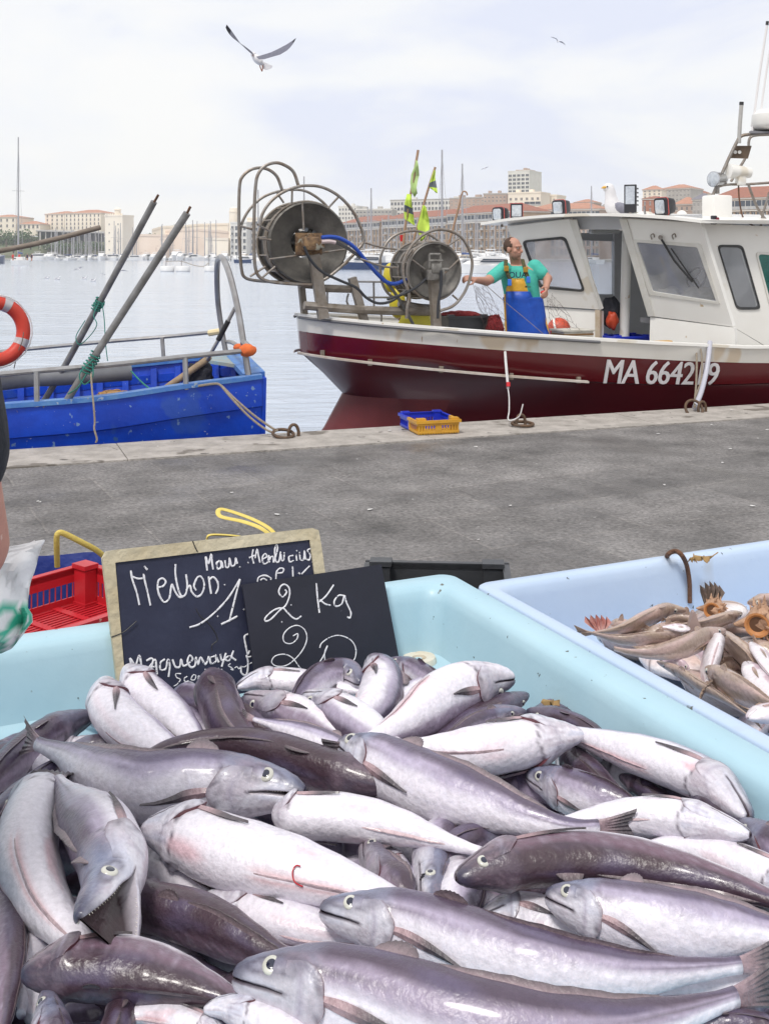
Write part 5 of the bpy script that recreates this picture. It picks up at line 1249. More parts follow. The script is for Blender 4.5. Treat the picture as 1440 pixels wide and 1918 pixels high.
# side wall
panel(fsd, [(1312, 418), (1391, 422), (1453, 660), (1372, 612)], [(1345, 461), (1390, 462), (1423, 577), (1380, 577)], 9, NQ); window(fsd, [(1345, 461), (1390, 462), (1423, 577), (1380, 577)], 9, NQ, G_CLEAR, fw=3.2)
panel(fsd, [(1391, 422), (1590, 430), (1650, 690), (1453, 660)], [(1417, 474), (1480, 478), (1508, 592), (1447, 587)], 9, NQ); window(fsd, [(1417, 474), (1480, 478), (1508, 592), (1447, 587)], 9, NQ, glass_mat("green_cabin_glass", (.25, .55, .5), .35, (.05, .30, .26)), M_FRW, fw=4)
b = MB(); b.slab([fsd(x, y) for x, y in ((1372.5, 613), (1452, 661), (1650, 691), (1650, 700), (1376, 676))], -NQ * .05); b.build("wheelhouse_wall", M_WHITE, rb)
# far side wall with openings, back wall, roof
PF = (BA(0, -1.24, 0), NQ); ff = face(PF)
M_INN = mat("cabin_lining", (.50, .51, .54), .6, 0, (.44, .45, .47), 3, .4)
for q, h in (([(985, 434), (1166, 438), (1166, 640), (985, 640)], [(1000, 446), (1158, 452), (1154, 552), (1004, 550)]), ([(1166, 438), (1290, 440), (1290, 640), (1166, 640)], [(1177, 464), (1262, 467), (1262, 552), (1177, 549)])):
    panel(ff, q, h, 6, NQ, .05, M_INN); window(ff, h, 6, NQ, G_CLEAR, M_INN, 2.0)
b = MB(); b.hexa([BA(6.6, -1.28, -.15), BA(6.6, 1.14, -.15), BA(6.65, 1.14, -.15), BA(6.65, -1.28, -.15), BA(6.6, -1.28, 1.70), BA(6.6, 1.14, 1.70), BA(6.65, 1.14, 1.70), BA(6.65, -1.28, 1.70)]); b.build("back_wall", M_INN, rb)
b = MB(); b.hexa([BA(4.3, -1.26, -.10), BA(6.6, -1.26, -.10), BA(6.6, -1.2, -.10), BA(4.3, -1.2, -.10), BA(4.3, -1.26, 1.7), BA(6.6, -1.26, 1.7), BA(6.6, -1.2, 1.7), BA(4.3, -1.2, 1.7)]); b.build("far_wall", M_INN, rb)
ro = MB(); rg = []
fc, nc = F0 + MF * .50 - LT * -.10, N0 + MF * .44 - LT * .10
for i in range(9):
    t = i / 8; p = fc.lerp(nc, t); z = 1.742 + .085 * math.sin(math.pi * min(1, t * 1.0)) ** .8 - .035 * t
    a, b_ = to_ab(p); bl = lerp(-1.32, 1.22, t)
    rg.append([V((p.x, p.y, z)), BA(5.2, bl, z - .0), BA(7.2, bl, z), BA(7.2, bl, z + .045), BA(5.2, bl, z + .05), V((p.x, p.y, z + .03))])
ro.loft(rg); ro.build("roof", M_WHITE, rb, smooth=True)
b = MB(); b.slab([fsl(x, y, -.052) for x, y in ((948, 408), (1312, 402), (1316, 436), (1160, 430), (1070, 430), (955, 440))], -PS[1] * .02); b.build("header_panel", M_INN, rb)
# wiper and its hooks
b = MB(); b.tube([fsl(1236, 445, .035), fsl(1262, 488, .04), fsl(1296, 528, .03)], .011, 8); b.tube([fsl(1256, 465, .03), fsl(1308, 540, .022)], .007, 6); b.build("wiper", M_BLACK, rb, smooth=True)
for x in (1220, 1260):
    b = MB(); b.tube(spline([fsl(x, 448, .0), fsl(x - 2, 441, .03), fsl(x + 3, 438, .035), fsl(x + 5, 444, .0)], 4), .006, 6); b.build("hook", M_STEEL, rb, smooth=True)
b = MB(); b.tube([fsl(1236, 444, -.01), fsl(1236, 445, .05)], .022, 10); b.build("wiper_motor", M_STEEL, rb, smooth=True)
# inside: post, dashboard, wheel, lamp
b = MB(); b.tube([P(1174, 430, 11.6), P(1168, 640, 11.6)], .055, 14); b.build("cabin_post", M_WHITE, rb, smooth=True)
b = MB(); p0 = [N0 - MF * .12 + V((0, 0, .70)), N0 - MF * .55 + V((0, 0, .70)), N0 + LT * .95 - MF * .55 + V((0, 0, .74)), N0 + LT * .95 - MF * .12 + V((0, 0, .74))]; b.slab(p0, V((0, 0, -.05))); b.build("dashboard", mat("grey_dash", (.2, .2, .21), .6), rb)
b = torus(P(1303, 521, 11.1), .115, .011, (-.75, -.55, .35), 30, 8); w = b.build("steering_wheel", M_BLACK, rb, smooth=True)
b = MB(); wc = P(1303, 521, 11.1)
for a in (0, 2.1, 4.2):
    xx = V((-.75, -.55, .35)).normalized().orthogonal().normalized(); yy = V((-.75, -.55, .35)).normalized().cross(xx); b.tube([wc, wc + (xx * math.cos(a) + yy * math.sin(a)) * .115], .008, 6)
b.build("spokes", M_BLACK, w, smooth=True)
b = MB(); b.box(P(1131, 434, 11.9), (.36, .09, .05), math.atan2(UQ.y, UQ.x), bev=.015); b.build("strip_lamp", mat("lamp_cover", (.55, .57, .58), .3), rb)
drape("white_sack", P(1258, 552, 11.02), (.17, .13, .075), mat("grimy_sack", (.50, .49, .44), .85, 0, (.38, .36, .31), 10, .5, .5, 30), "crumpled off-white sack behind the wiper window, left of two", "sack", 1, 30, .35)['group'] = "sacks behind the windscreen"
drape("white_sack", P(1310, 553, 10.9), (.17, .13, .085), mat("grimy_sack", (.50, .49, .44)), "crumpled off-white sack under the steering wheel, right of two", "sack", 5, 30, .35)['group'] = "sacks behind the windscreen"
drape("dark_jacket", P(1144, 584, 11.7), (.12, .12, .15), mat("black_cloth", (.012, .014, .022)), "dark jacket hung in the doorway of the white wheelhouse", "jacket", 8, 26, .35)
drape("orange_oilskin", P(1146, 600, 11.55), (.06, .06, .10), mat("orange_oilskin", (.48, .05, .012), .5, 0, (.38, .04, .012), 8, .4, .2, 30), "orange oilskin bundled against the dark jacket in the doorway", "oilskin", 2, 22, .35)
mb = crate(P(1170, 664, 11.6), math.atan2(UQ.y, UQ.x), .44, .34, .21, M_BLUEP, nb=10); mb.build("blue_crate", M_BLUEP, label="blue plastic crate on the deck inside the wheelhouse doorway", cat="crate", group="crates on the red boat")
b = MB(); b.box(P(1224, 642, 10.15), (.38, .07, .035), math.atan2(UQ.y, UQ.x), bev=.008); b.build("yellow_board", M_YELP, label="ochre yellow board lying on the boat's side below the doorway", cat="board")

# ------------------------------------------------------------------ gear on the roof
M_LAMPB = mat("lamp_black", (.020, .020, .026), .45)
M_LENS = mat("lamp_lens", (.62, .66, .70), .08, .3, (.42, .45, .5), 40, .5, coat=.8)
M_REFL = mat("red_cord", (.50, .10, .09), .6)
def floodlight(c, fw, fh, dep, face_dir, round_=.3, nm="floodlight"):
    """boxy lamp: body tapering to the back, bezel, lens, stirrup"""
    fd = V(face_dir).normalized(); x = V((0, 0, 1)).cross(fd).normalized(); y = fd.cross(x)
    def rr(k, dz, n=5):
        o = []
        for cx, cy, a0 in ((1, 1, 0), (-1, 1, 90), (-1, -1, 180), (1, -1, 270)):
            for i in range(n):
                a = R(a0 + 90 * i / (n - 1)); ra = min(fw, fh) * round_ * k
                o.append(c + fd * dz + x * (cx * (fw * k - ra) + ra * math.cos(a)) + y * (cy * (fh * k - ra) + ra * math.sin(a)))
        return o
    b = MB(); b.loft([rr(1, dep * .5), rr(1.04, dep * .42), rr(1.04, dep * .2), rr(.85, -dep * .3), rr(.55, -dep * .5)]); o = b.build(nm, M_LAMPB, rb, smooth=True)
    b = MB(); b.loft([rr(.80, dep * .49), rr(.80, dep * .52), rr(.6, dep * .55)]); b.build("lens", M_LENS, o, smooth=True)
    b = MB(); b.tube(rr(1.06, dep * .3), .005, 6, closed=True); b.build("cord", M_REFL, o)
    b = MB(); b.tube([c - y * fh * .6, c - y * (fh * 1.0 + .07)], .014, 8); b.build("bracket", M_STEEL, o, smooth=True)
    return o
floodlight(P(939, 401, 12.2), .072, .078, .16, (-.75, -.75, -.05), .45); floodlight(P(1053, 388, 11.6), .075, .078, .17, (-.72, -.68, -.1), .35)
floodlight(P(1247, 386, 10.7), .072, .085, .19, (-.80, -.55, -.1), .35)
o = floodlight(P(967, 395, 12.15), .066, .080, .05, (-.12, -1, 0), .08)
# big finned floodlight
fdv = V((-.42, -.90, 0)).normalized(); fx = V((0, 0, 1)).cross(fdv); c = P(1180, 372, 11.0); rz = math.atan2(fx.y, fx.x)
b = MB(); b.box(c, (.125, .035, .29), rz, bev=.006); o = b.build("floodlight", M_LAMPB, rb)
b = MB(); b.box(c + fdv * .019 + V((0, 0, .035)), (.095, .004, .185), rz); b.build("lens", M_LENS, o)
for i in range(5):
    b = MB(); b.box(c - fdv * .058 + V((0, 0, .105 - i * .042)), (.125, .085, .014), rz); b.build("cooling_fin", M_LAMPB, o)
b = MB(); b.tube([c - V((0, 0, .14)), c - V((0, 0, .20))], .02, 8); b.build("bracket", M_STEEL, o)
b = MB(); c = P(1336, 412, 10.35); b.box(c, (.05, .05, .085), .3, bev=.01); o = b.build("navigation_light", M_LAMPB, rb); b = MB(); b.box(c + V((.027, -.012, .0)), (.03, .045, .05), .3, bev=.008); b.build("red_lens", mat("red_lens", (.18, .005, .02), .15, coat=.6), o)
b = MB(); b.box(P(1342, 394, 10.75), (.23, .2, .30), math.atan2(UQ.y, UQ.x), bev=.02); b.build("roof_box", M_WHITE, rb, smooth=True)
for px, py, s in ((1207, 402, (.09, .07, .035)), (1276, 403, (.055, .05, .05))):
    b = MB(); b.ball(P(px, py, 10.9), s, 16, 8); b.build("roof_dome", M_WHITE, rb, smooth=True)
b = MB(); b.tube([P(1207, 405, 10.8), P(1206, 386, 10.8)], .013, 8); b.build("stub_post", M_GALV, rb, smooth=True)
# searchlight
c = P(1343, 336, 10.8); ax = V((-.82, -.56, 0)).normalized(); b = MB(); b.lathe([(.02, -.10), (.06, -.09), (.074, -.04), (.076, .05), (.08, .056), (.08, .068), (.07, .07)], c, ax, 24); o = b.build("searchlight", mat("chrome", (.55, .56, .58), .18, .9), rb, smooth=True)
b = MB(); b.lathe([(.068, .070), (.05, .074), (.0, .077)], c, ax, 20); b.build("lens", M_LENS, o, smooth=True); b = MB(); b.tube([c - V((0, 0, .07)), c - V((0, 0, .145))], .02, 10); b.build("bracket", M_STEEL, o, smooth=True)
# horn speaker on its shelf
b = MB(); b.lathe([(.04, -.13), (.055, -.12), (.062, -.02), (.075, .10), (.078, .115), (.062, .118)], P(1383, 322, 10.8), (-.97, -.2, .05), 20); b.box(P(1386, 338, 10.8), (.085, .08, .10), .3, bev=.01); b.build("horn", M_WHITE, rb, smooth=True)
def bt(pts, r, m=M_STEEL, nm="mast_tube", d=10.8, sm=4, par=rb):
    b = MB(); b.tube(spline([P(*(p if len(p) == 3 else (*p, d))) for p in pts], sm), r, 8); return b.build(nm, m, par, smooth=True)
bt([(1334, 366), (1358, 310), (1378, 268), (1386, 256), (1400, 252), (1440, 249), (1500, 246)], .017); bt([(1368, 340), (1398, 290), (1402, 262), (1412, 254), (1440, 252)], .015, d=11.3)
bt([(1338, 352), (1360, 346), (1400, 345), (1470, 340)], .013); bt([(1400, 344), (1418, 390), (1440, 420)], .014); bt([(1440, 360), (1428, 400), (1424, 424)], .013); bt([(1382, 344), (1384, 376), (1392, 410), (1412, 424)], .008, M_RUST); bt([(1466, 250), (1452, 330), (1446, 420)], .017)
b = MB(); o_ = [P(x, y, 10.85) for x, y in ((1376, 273), (1407, 273), (1400, 297), (1365, 296))]; b.slab(o_, V((0, .012, 0))); b.build("mast_plate", mat("brown_plate", (.17, .12, .085), .7, .3, (.10, .07, .05), 15, .5), rb)
for x in (1376, 1384):
    b = MB(); b.lathe([(.018, .001), (.018, .005), (.0, .006)], P(x, 285, 10.84), (0, -1, 0), 14); b.build("plate_hole", M_WHITE, rb)
bt([(1383, 268), (1385, 230), (1388, 193)], .021, mat("grey_aerial", (.46, .45, .44), .6, 0, (.36, .35, .33), 30, .4), "aerial"); bt([(1387.6, 197), (1388, 191)], .023, M_BLACK, "aerial_cap")
bt([(1408, 246), (1420, 150), (1436, 44)], .012, mat("white_aerial", (.74, .72, .72), .5), "aerial"); bt([(1435.6, 47), (1436.4, 40)], .016, M_BLACK, "aerial_cap"); bt([(1424, 210), (1432, 150), (1446, 60)], .010, mat("white_aerial", (.74, .72, .72)), "aerial")
b = MB(); b.lathe([(.14, 0), (.20, .02), (.22, .05), (.21, .16), (.16, .20), (.0, .215)], P(1448, 244, 10.8), n=28); b.build("radar_dome", M_WHITE, rb, smooth=True)
b = MB(); b.slab([P(x, y, dd_) for x, y, dd_ in ((1402, 246, 10.7), (1480, 246, 10.7), (1480, 240, 11.1), (1414, 240, 11.1))], V((0, 0, -.02))); b.build("radar_shelf", mat("grey_shelf", (.20, .20, .22), .5), rb)

# ------------------------------------------------------------------ the two net drums at the bow
Z1 = lambda x, y: (400 + x / 2.769, 250 + y / 2.769)
M_DRUM = mat("dull_drum_metal", (.085, .080, .075), .55, .3, (.15, .14, .125), 5, .7, .25, 20, spots=((.26, .23, .19), 3.2, .66))
M_DRUM2 = mat("scuffed_drum_metal", (.22, .21, .195), .5, .4, (.12, .112, .105), 4, .8, .25, 18, spots=((.36, .34, .30), 4, .66))
M_FRAME = mat("frame_steel", (.30, .27, .24), .6, .3, (.20, .165, .13), 9, .6, .25, 40)
def drum(c, r, dep, hole, m, nm, par):
    pr = [(r * .99, .0), (r * 1.03, -.012), (r * 1.0, -.045), (r * .93, -.05), (r * .93, -dep + .05), (r * 1.0, -dep + .045), (r * 1.03, -dep + .012), (r, -dep), (r * .9, -dep + .02), (hole, -dep + .1), (hole, -.10), (hole * 1.12, -.085), (r * .6, -.06), (r * .93, -.022), (r * .99, .0)]
    b = MB(); b.lathe(pr, c, NQ, 56, capends=False); return b.build(nm, m, par, smooth=True)
c1 = onb_(579, 455, .40); r1 = 75 * c1.y / F
hl1 = drum(c1, r1, .50, r1 * .39, M_DRUM, "net_drum", rb)
hub = MB(); cb = c1 - NQ * .18; hub.lathe([(r1 * .20, .05), (r1 * .23, .03), (r1 * .23, -.12), (.02, -.12)], cb, NQ, 24); hub.lathe([(r1 * .22, -.03), (r1 * .31, -.03), (r1 * .31, -.05), (r1 * .22, -.05), (r1 * .22, -.03)], cb, NQ, 30, capends=False)
for i in range(6):
    a = i * math.pi / 3 + .3; x = NQ.orthogonal().normalized(); y = NQ.cross(x); hub.tube([cb + (x * math.cos(a) + y * math.sin(a)) * r1 * .2, cb + (x * math.cos(a) + y * math.sin(a)) * r1 * .40], .022, 8)
hub.build("hub", M_DRUM, hl1, smooth=True)
for dz in (-.08, -.25, -.42):
    b = torus(c1 + NQ * dz, r1 * (1.045 if dz > -.1 or dz < -.4 else .975), .012, NQ, 56, 8); b.build("drum_hoop", M_FRAME, hl1, smooth=True)
b = MB()
for i in range(14):
    a = i * 2 * math.pi / 14; x = NQ.orthogonal().normalized(); y = NQ.cross(x); q = c1 + (x * math.cos(a) + y * math.sin(a)) * r1 * 1.03; b.tube([q - NQ * .06, q - NQ * .44], .008, 6)
o = b.build("drum_bar", M_FRAME, hl1); o['kind'] = 'stuff'
def ztube(pts, bpl, r, m=M_FRAME, nm="guard_rail", par=rb, sm=5, n=8):
    b = MB(); b.tube(spline([onb_(*Z1(x, y), bb_ if False else bpl) for x, y in pts], sm), r, n); return b.build(nm, m, par, smooth=True)
GR = M_STEEL
ztube([(240, 480), (255, 415), (300, 350), (370, 300), (460, 272), (560, 278), (650, 325), (720, 400), (765, 490), (778, 555), (750, 600), (690, 665), (600, 742), (540, 775)], .52, .0145, GR)
ztube([(440, 270), (415, 200), (370, 165), (320, 152), (265, 170), (230, 215), (218, 280), (212, 400), (210, 560), (215, 680), (235, 740), (290, 768), (400, 780), (510, 785)], .48, .0155, GR)
ztube([(355, 290), (330, 225), (290, 190), (240, 178), (190, 190), (150, 225), (136, 270), (132, 400), (135, 560), (145, 700), (165, 748), (230, 764), (330, 770), (450, 776)], .0, .0155, GR)
ztube([(135, 530), (150, 460), (190, 390), (250, 335), (320, 305), (400, 292), (480, 300), (560, 350), (610, 410), (640, 480)], -.02, .0135, GR)
for pts in ([(650, 327), (592, 390)], [(408, 290), (406, 370)], [(460, 357), (468, 500)], [(290, 652), (480, 628), (680, 602)], [(695, 668), (640, 710)], [(190, 742), (270, 690)], [(248, 752), (320, 690)], [(140, 480), (210, 500)], [(225, 470), (290, 505)], [(330, 310), (365, 360)], [(240, 545), (300, 552)]):
    ztube(pts, .46, .010, GR, "guard_brace", sm=2)
# motor and hoses of the first drum
mc_ = onb_(*Z1(505, 572), .56); b = MB(); b.box(mc_, (.15, .12, .125), math.atan2(UQ.y, UQ.x), bev=.02); b.box(mc_ + UQ * .09, (.07, .085, .085), math.atan2(UQ.y, UQ.x), bev=.015); b.box(mc_ - NQ * .07, (.25, .02, .2), math.atan2(UQ.y, UQ.x)); b.tube([mc_ + V((0, 0, .06)), mc_ + V((0, 0, .09))], .025, 8)
b.build("drum_motor", mat("rusty_motor", (.30, .19, .10), .7, .3, (.12, .075, .05), 14, .8, .4, 50, spots=((.33, .32, .27), 12, .62)), rb, smooth=True)
M_HOSEB = mat("blue_hose", (.012, .06, .36), .4); M_HOSEK = mat("black_hose", (.03, .032, .038), .5)
ztube([(560, 540), (610, 536), (665, 548), (730, 590), (790, 660), (850, 730), (900, 772), (950, 778), (1010, 750), (1080, 700), (1150, 678)], .60, .0185, M_HOSEB, "hydraulic_hose")
ztube([(565, 562), (625, 562), (690, 592), (770, 650), (850, 720), (920, 800), (980, 890), (1035, 990)], .57, .0155, mat("grey_hose", (.12, .12, .12), .5), "hydraulic_hose")
ztube([(470, 585), (500, 650), (560, 715), (650, 760), (740, 800), (790, 850), (850, 880), (920, 870), (990, 820), (1060, 770), (1130, 730)], .63, .0135, M_HOSEK, "hydraulic_hose")
ztube([(560, 562), (600, 560), (632, 566)], .61, .02, mat("hose_coupling", (.6, .5, .5), .4, .4), "hose_coupling")
# stand
def bar(p0, p1, bpl, w, m=M_FRAME, nm="stand_leg", dep=.07):
    a, c = onb_(*Z1(*p0), bpl), onb_(*Z1(*p1), bpl); t = (c - a).normalized(); x = t.cross(NQ).normalized() * w / 2; y = NQ * dep / 2
    b = MB(); b.hexa([a - x - y, a + x - y, a + x + y, a - x + y, c - x - y, c + x - y, c + x + y, c - x + y]); return b.build(nm, m, rb)
bar((520, 628), (570, 960), .50, .095); bar((455, 785), (472, 945), -.05, .055); bar((718, 748), (785, 985), .45, .07); bar((1138, 750), (1155, 1010), .78, .08)
for pts, bp, r in (([(575, 803), (735, 808)], .40, .036), ([(470, 892), (760, 915), (1150, 925)], .50, .040), ([(560, 800), (450, 790)], .1, .02)):
    ztube(pts, bp, r, M_FRAME, "stand_rail", sm=2)
for pts in ([(830, 770), (832, 920)], [(870, 920), (870, 1000)], [(1005, 840), (985, 990)], [(1040, 930), (1040, 1000)], [(700, 830), (690, 870), (710, 910)], [(740, 768), (900, 770)], [(800, 850), (960, 850)], [(590, 820), (590, 900)]):
    ztube(pts, .2, .010, M_GALV, "stand_brace", sm=2)
ztube([(1020, 740), (1010, 800), (1015, 850), (1005, 900), (1000, 960)], .66, .016, M_STEEL, "stand_brace"); ztube([(960, 880), (1060, 900), (1120, 905)], .5, .035, M_STEEL, "stand_rail")
# second drum
c2 = onb_(*Z1(1147, 713), .72); r2 = 52 * c2.y / F
dr2 = drum(c2, r2, .46, r2 * .12, M_DRUM2, "net_drum", rb)
b = MB(); b.lathe([(r2 * .42, -.07), (r2 * .45, -.03), (r2 * .40, .0), (r2 * .16, .012), (.03, .02)], c2 - NQ * .02, NQ, 28); b.build("hub", M_DRUM, dr2, smooth=True)
for dz in (-.02, -.16, -.30, -.44):
    b = torus(c2 + NQ * dz, r2 * (1.05 if dz > -.1 or dz < -.4 else .965), .011, NQ, 48, 8); b.build("drum_hoop", M_STEEL, dr2, smooth=True)
b = MB()
for i in range(12):
    a = i * 2 * math.pi / 12; x = NQ.orthogonal().normalized(); y = NQ.cross(x); q = c2 + (x * math.cos(a) + y * math.sin(a)) * r2 * 1.03; b.tube([q - NQ * .02, q - NQ * .44], .007, 6)
o = b.build("drum_bar", M_STEEL, dr2); o['kind'] = 'stuff'
ztube([(1175, 920), (1250, 888), (1310, 805), (1340, 690), (1325, 605), (1280, 535), (1215, 503), (1150, 500), (1080, 530), (1020, 590), (985, 665), (985, 745), (1005, 810)], .92, .0140, GR)
ztube([(868, 740), (864, 650), (900, 565), (955, 522), (1030, 505), (1100, 518), (1160, 552), (1220, 610)], .40, .0125, GR); ztube([(864, 650), (870, 760), (905, 830), (960, 860)], .40, .0125, GR)
for pts in ([(1282, 538), (1216, 580)], [(1270, 655), (1192, 730)], [(1265, 862), (1238, 838)], [(1108, 522), (1095, 555)], [(1030, 600), (1000, 640)], [(1030, 655), (1095, 705)], [(780, 565), (870, 590), (950, 600)], [(760, 650), (880, 690), (950, 695)]):
    ztube(pts, .72, .0095, GR, "guard_brace", sm=2)
mc_ = onb_(*Z1(1150, 700), .86); b = MB(); b.box(mc_, (.10, .08, .09), .36, bev=.015); b.box(mc_ + V((0, 0, -.06)), (.17, .05, .1), .36, bev=.01); b.tube([mc_ - UQ * .07 + V((0, 0, .07)), mc_ + UQ * .07 + V((0, 0, .07))], .014, 8); b.tube([mc_ - UQ * .06, mc_ - UQ * .06 + V((0, 0, .13))], .012, 8); b.tube([mc_ + UQ * .05, mc_ + UQ * .05 + V((0, 0, .13))], .012, 8); b.tube([mc_ - UQ * .06 + V((0, 0, .13)), mc_ + UQ * .05 + V((0, 0, .13))], .012, 8); b.tube([mc_ + UQ * .02 - V((0, 0, .01)), mc_ + UQ * .13 - V((0, 0, .01))], .016, 8)
b.build("drum_motor", mat("greasy_motor", (.14, .13, .12), .5, .5, (.30, .29, .27), 12, .6), rb, smooth=True)
ztube([(1180, 710), (1178, 800), (1165, 880), (1162, 960)], .90, .0135, M_HOSEK, "hydraulic_hose"); ztube([(1120, 735), (1060, 790), (990, 830), (900, 860)], .80, .0125, M_HOSEK, "hydraulic_hose")

# ------------------------------------------------------------------ loose things on the foredeck
def flagpole(pts, r, flags, label, red=False):
    b = MB(); b.tube(spline([P(*p) for p in pts], 4), r, 8); o = b.build("marker_pole", mat("bare_pole", (.42, .27, .18), .75, 0, (.3, .19, .13), 14, .5), smooth=True, label=label, cat="marker pole", group="marker buoy poles on the foredeck")
    for k, (q, m, bands) in enumerate(flags):
        f = MB(); n = 8; rg = []
        for (x0, y0), (x1, y1) in q:
            row = []
            for i in range(n):
                t = i / (n - 1); d = pts[0][2] - .02 + .07 * mnoise.noise(V((t * 3.1, y0 * .06, k))) * (.3 + t); row.append(P(lerp(x0, x1, t), lerp(y0, y1, t), d))
            rg.append(row)
        f.loft(rg, False, False, False)
        me_m = [m, mat("grey_reflective", (.10, .12, .14), .5)]
        f.m = [1 if bands and (i // (n - 1)) in bands else 0 for i in range(len(f.f))]
        fo = f.build("flag", me_m, o, smooth='all'); so = fo.modifiers.new("thick", 'SOLIDIFY'); so.thickness = .004
    return o
M_LIME = mat("lime_flag", (.56, .74, .10), .7, 0, (.48, .66, .09), 8, .4, .3, 14); M_LIMEP = mat("faded_lime_flag", (.50, .66, .30), .75, 0, (.42, .58, .22), 8, .4, .3, 14)
flagpole([(783, 281, 10.9), (768, 370, 10.9), (756, 450, 10.9), (748, 600, 10.9)], .013,
         [([((779, 300), (782, 302)), ((776, 312), (784, 314)), ((770, 326), (785, 328)), ((768, 342), (782, 340)), ((770, 358), (780, 352)), ((776, 370), (781, 362))], M_LIMEP, None),
          ([((762, 363), (770, 364)), ((759, 374), (771, 378)), ((757, 383), (772, 390)), ((756, 396), (774, 402)), ((757, 410), (775, 414)), ((770, 418), (776, 422))], M_LIME, (2,))], "taller marker pole with two lime green flags on the red boat")
flagpole([(815, 313, 10.7), (800, 360, 10.7), (783, 420, 10.7), (772, 470, 10.7), (766, 600, 10.7)], .012,
         [([((813, 318), (815, 320)), ((809, 330), (814, 332)), ((805, 342), (815, 338)), ((803, 350), (818, 352)), ((808, 354), (819, 360)), ((816, 360), (818, 362))], M_LIME, (2,)),
          ([((792, 384), (796, 386)), ((789, 396), (800, 398)), ((785, 410), (803, 412)), ((781, 424), (804, 426)), ((783, 434), (802, 436)), ((788, 446), (798, 440)), ((788, 452), (794, 448))], M_LIME, None)], "shorter tilted marker pole with lime green flags on the red boat")
b = MB(); b.tube(spline([P(875, 366, 11.2), P(873, 360, 11.2), P(867, 359, 11.2), P(863, 368, 11.2), P(860, 384, 11.2)], 5), .008, 6); b.tube([P(861, 380, 11.2), P(845, 440, 11.2), P(800, 600, 11.2)], .012, 8)
b.build("boat_hook", mat("bare_pole", (.42, .27, .18)), smooth=True, label="wooden boat hook with curved iron tip behind the second net drum", cat="boat hook")
line("red_pennant_line", [(752, 440, 11.0), (753, 452, 11.0)], .02, mat("red_cloth", (.55, .02, .02), .8), "small red pennant between the net drums", "pennant")
M_YBUOY = mat("yellow_float", (.66, .56, .035), .5, 0, (.55, .45, .04), 8, .4)
for px, py, s, lb_ in ((731, 520, .10, "yellow float squeezed behind the left rim of the second net drum, upper one"), (744, 566, .11, "yellow float lower down behind the second net drum")):
    b = MB(); b.ball(P(px, py, 10.75), (s * .75, s * .75, s * 1.5), 16, 12); b.build("yellow_float", M_YBUOY, smooth=True, label=lb_, cat="float", group="yellow floats on the red boat")
b = MB(); sh = [P(x, y, 10.2) for x, y in ((757, 582), (800, 588), (812, 618), (742, 612))]; b.slab(sh, V((.02, .20, .02))); b.build("yellow_board", mat("yellow_tarp", (.64, .58, .06), .6, 0, (.52, .46, .06), 6, .4), label="bright yellow plate leaning below the second net drum", cat="board")
# dark crate heaped with red net
ba = math.atan2(UQ.y, UQ.x)
mb = crate(P(864, 632, 10.6), ba, .42, .32, .22, M_DKP, nb=8, wall_slots=False); mb.build("charcoal_crate", M_DKP, label="dark grey crate on the red boat filled with red net", cat="crate", group="crates on the red boat")
M_RNET = mat("red_net", (.20, .012, .014), .9, 0, (.11, .010, .014), 50, .6)
knot_mass("red_net", P(860, 592, 10.6), (.22, .16, .055), M_RNET, "heap of dark red net piled on top of the grey crate", "fishing net", 11, 46, .006, "red nets on the red boat")
knot_mass("red_net", P(926, 628, 10.45), (.09, .12, .24), M_RNET, "red net spilling beside the fisherman's leg", "fishing net", 12, 40, .005, "red nets on the red boat")
b = MB(); b.ball(P(1046, 617, 11.3), (.125, .125, .125), 20, 12); o = b.build("ball_fender", mat("orange_float", (.60, .09, .045), .5, 0, (.5, .08, .05), 6, .4), smooth=True, label="orange red float with white stripe behind the fisherman", cat="float")
b = torus(P(1046, 617, 11.3), .1265, .012, (.8, -.35, .3), 30, 8); b.build("white_stripe", M_WHITE, o, smooth=True)
b = MB(); b.box(P(1071, 630, 10.9), (.34, .26, .13), ba, bev=.012); b.box(P(1071, 618, 10.9), (.37, .28, .02), ba, bev=.004); o = b.build("foam_box", mat("grubby_foam", (.62, .60, .55), .8, 0, (.45, .42, .36), 9, .5, .2, 40), label="grubby white foam box on deck right of the fisherman", cat="box")
b = MB(); b.box(P(1071, 625, 10.9), (.342, .262, .02), ba); b.build("rust_band", mat("rust_brown", (.20, .11, .05), .8), o)
# line, hose and ropes over the side
line("white_rope", [(944, 622, 9.72), (945, 650, 9.62), (947, 680, 9.5), (950, 715, 9.42), (951, 728, 9.40)], .0125, M_ROPEW, "white braided rope with red flecks hanging over the red hull")
b = MB(); p = P(951.5, 716, 9.40); b.tube([p, P(951.6, 724, 9.39)], .018, 8); b.build("red_whipping", mat("red_tape", (.60, .02, .03), .6), label="red tape whipping at the end of the white braided rope", cat="tape")
line("thin_white_rope", [(951, 728, 9.40), (953, 745, 9.2), (953, 770, 8.95), (951, 783, 8.75), (955, 788, 8.62), (968, 783, 8.58), (974, 776, 8.56), (979, 757, 8.55)], .0055, M_ROPEW, "thin white cord from the braided rope through the middle mooring ring", "rope")
line("grey_rope", [(1303, 648, 10.1), (1304, 680, 9.95), (1303, 720, 9.85), (1301, 745, 9.7), (1300, 762, 9.45)], .010, M_ROPE, "grey rope hanging straight down over the registration number", group="ropes beside the corrugated hose")
line("grey_rope", [(1300, 648, 10.12), (1309, 648, 10.06), (1313, 665, 10.0), (1314, 690, 9.92), (1312, 715, 9.85), (1302, 742, 9.72)], .009, M_ROPE, "grey rope looping down right beside the straight one", group="ropes beside the corrugated hose")
knot_mass("rope_knot", P(1299, 649, 10.2), (.075, .05, .03), M_ROPE, "frayed grey rope knot on the boat's gunwale above the number", "knot", 31, 14, .007)
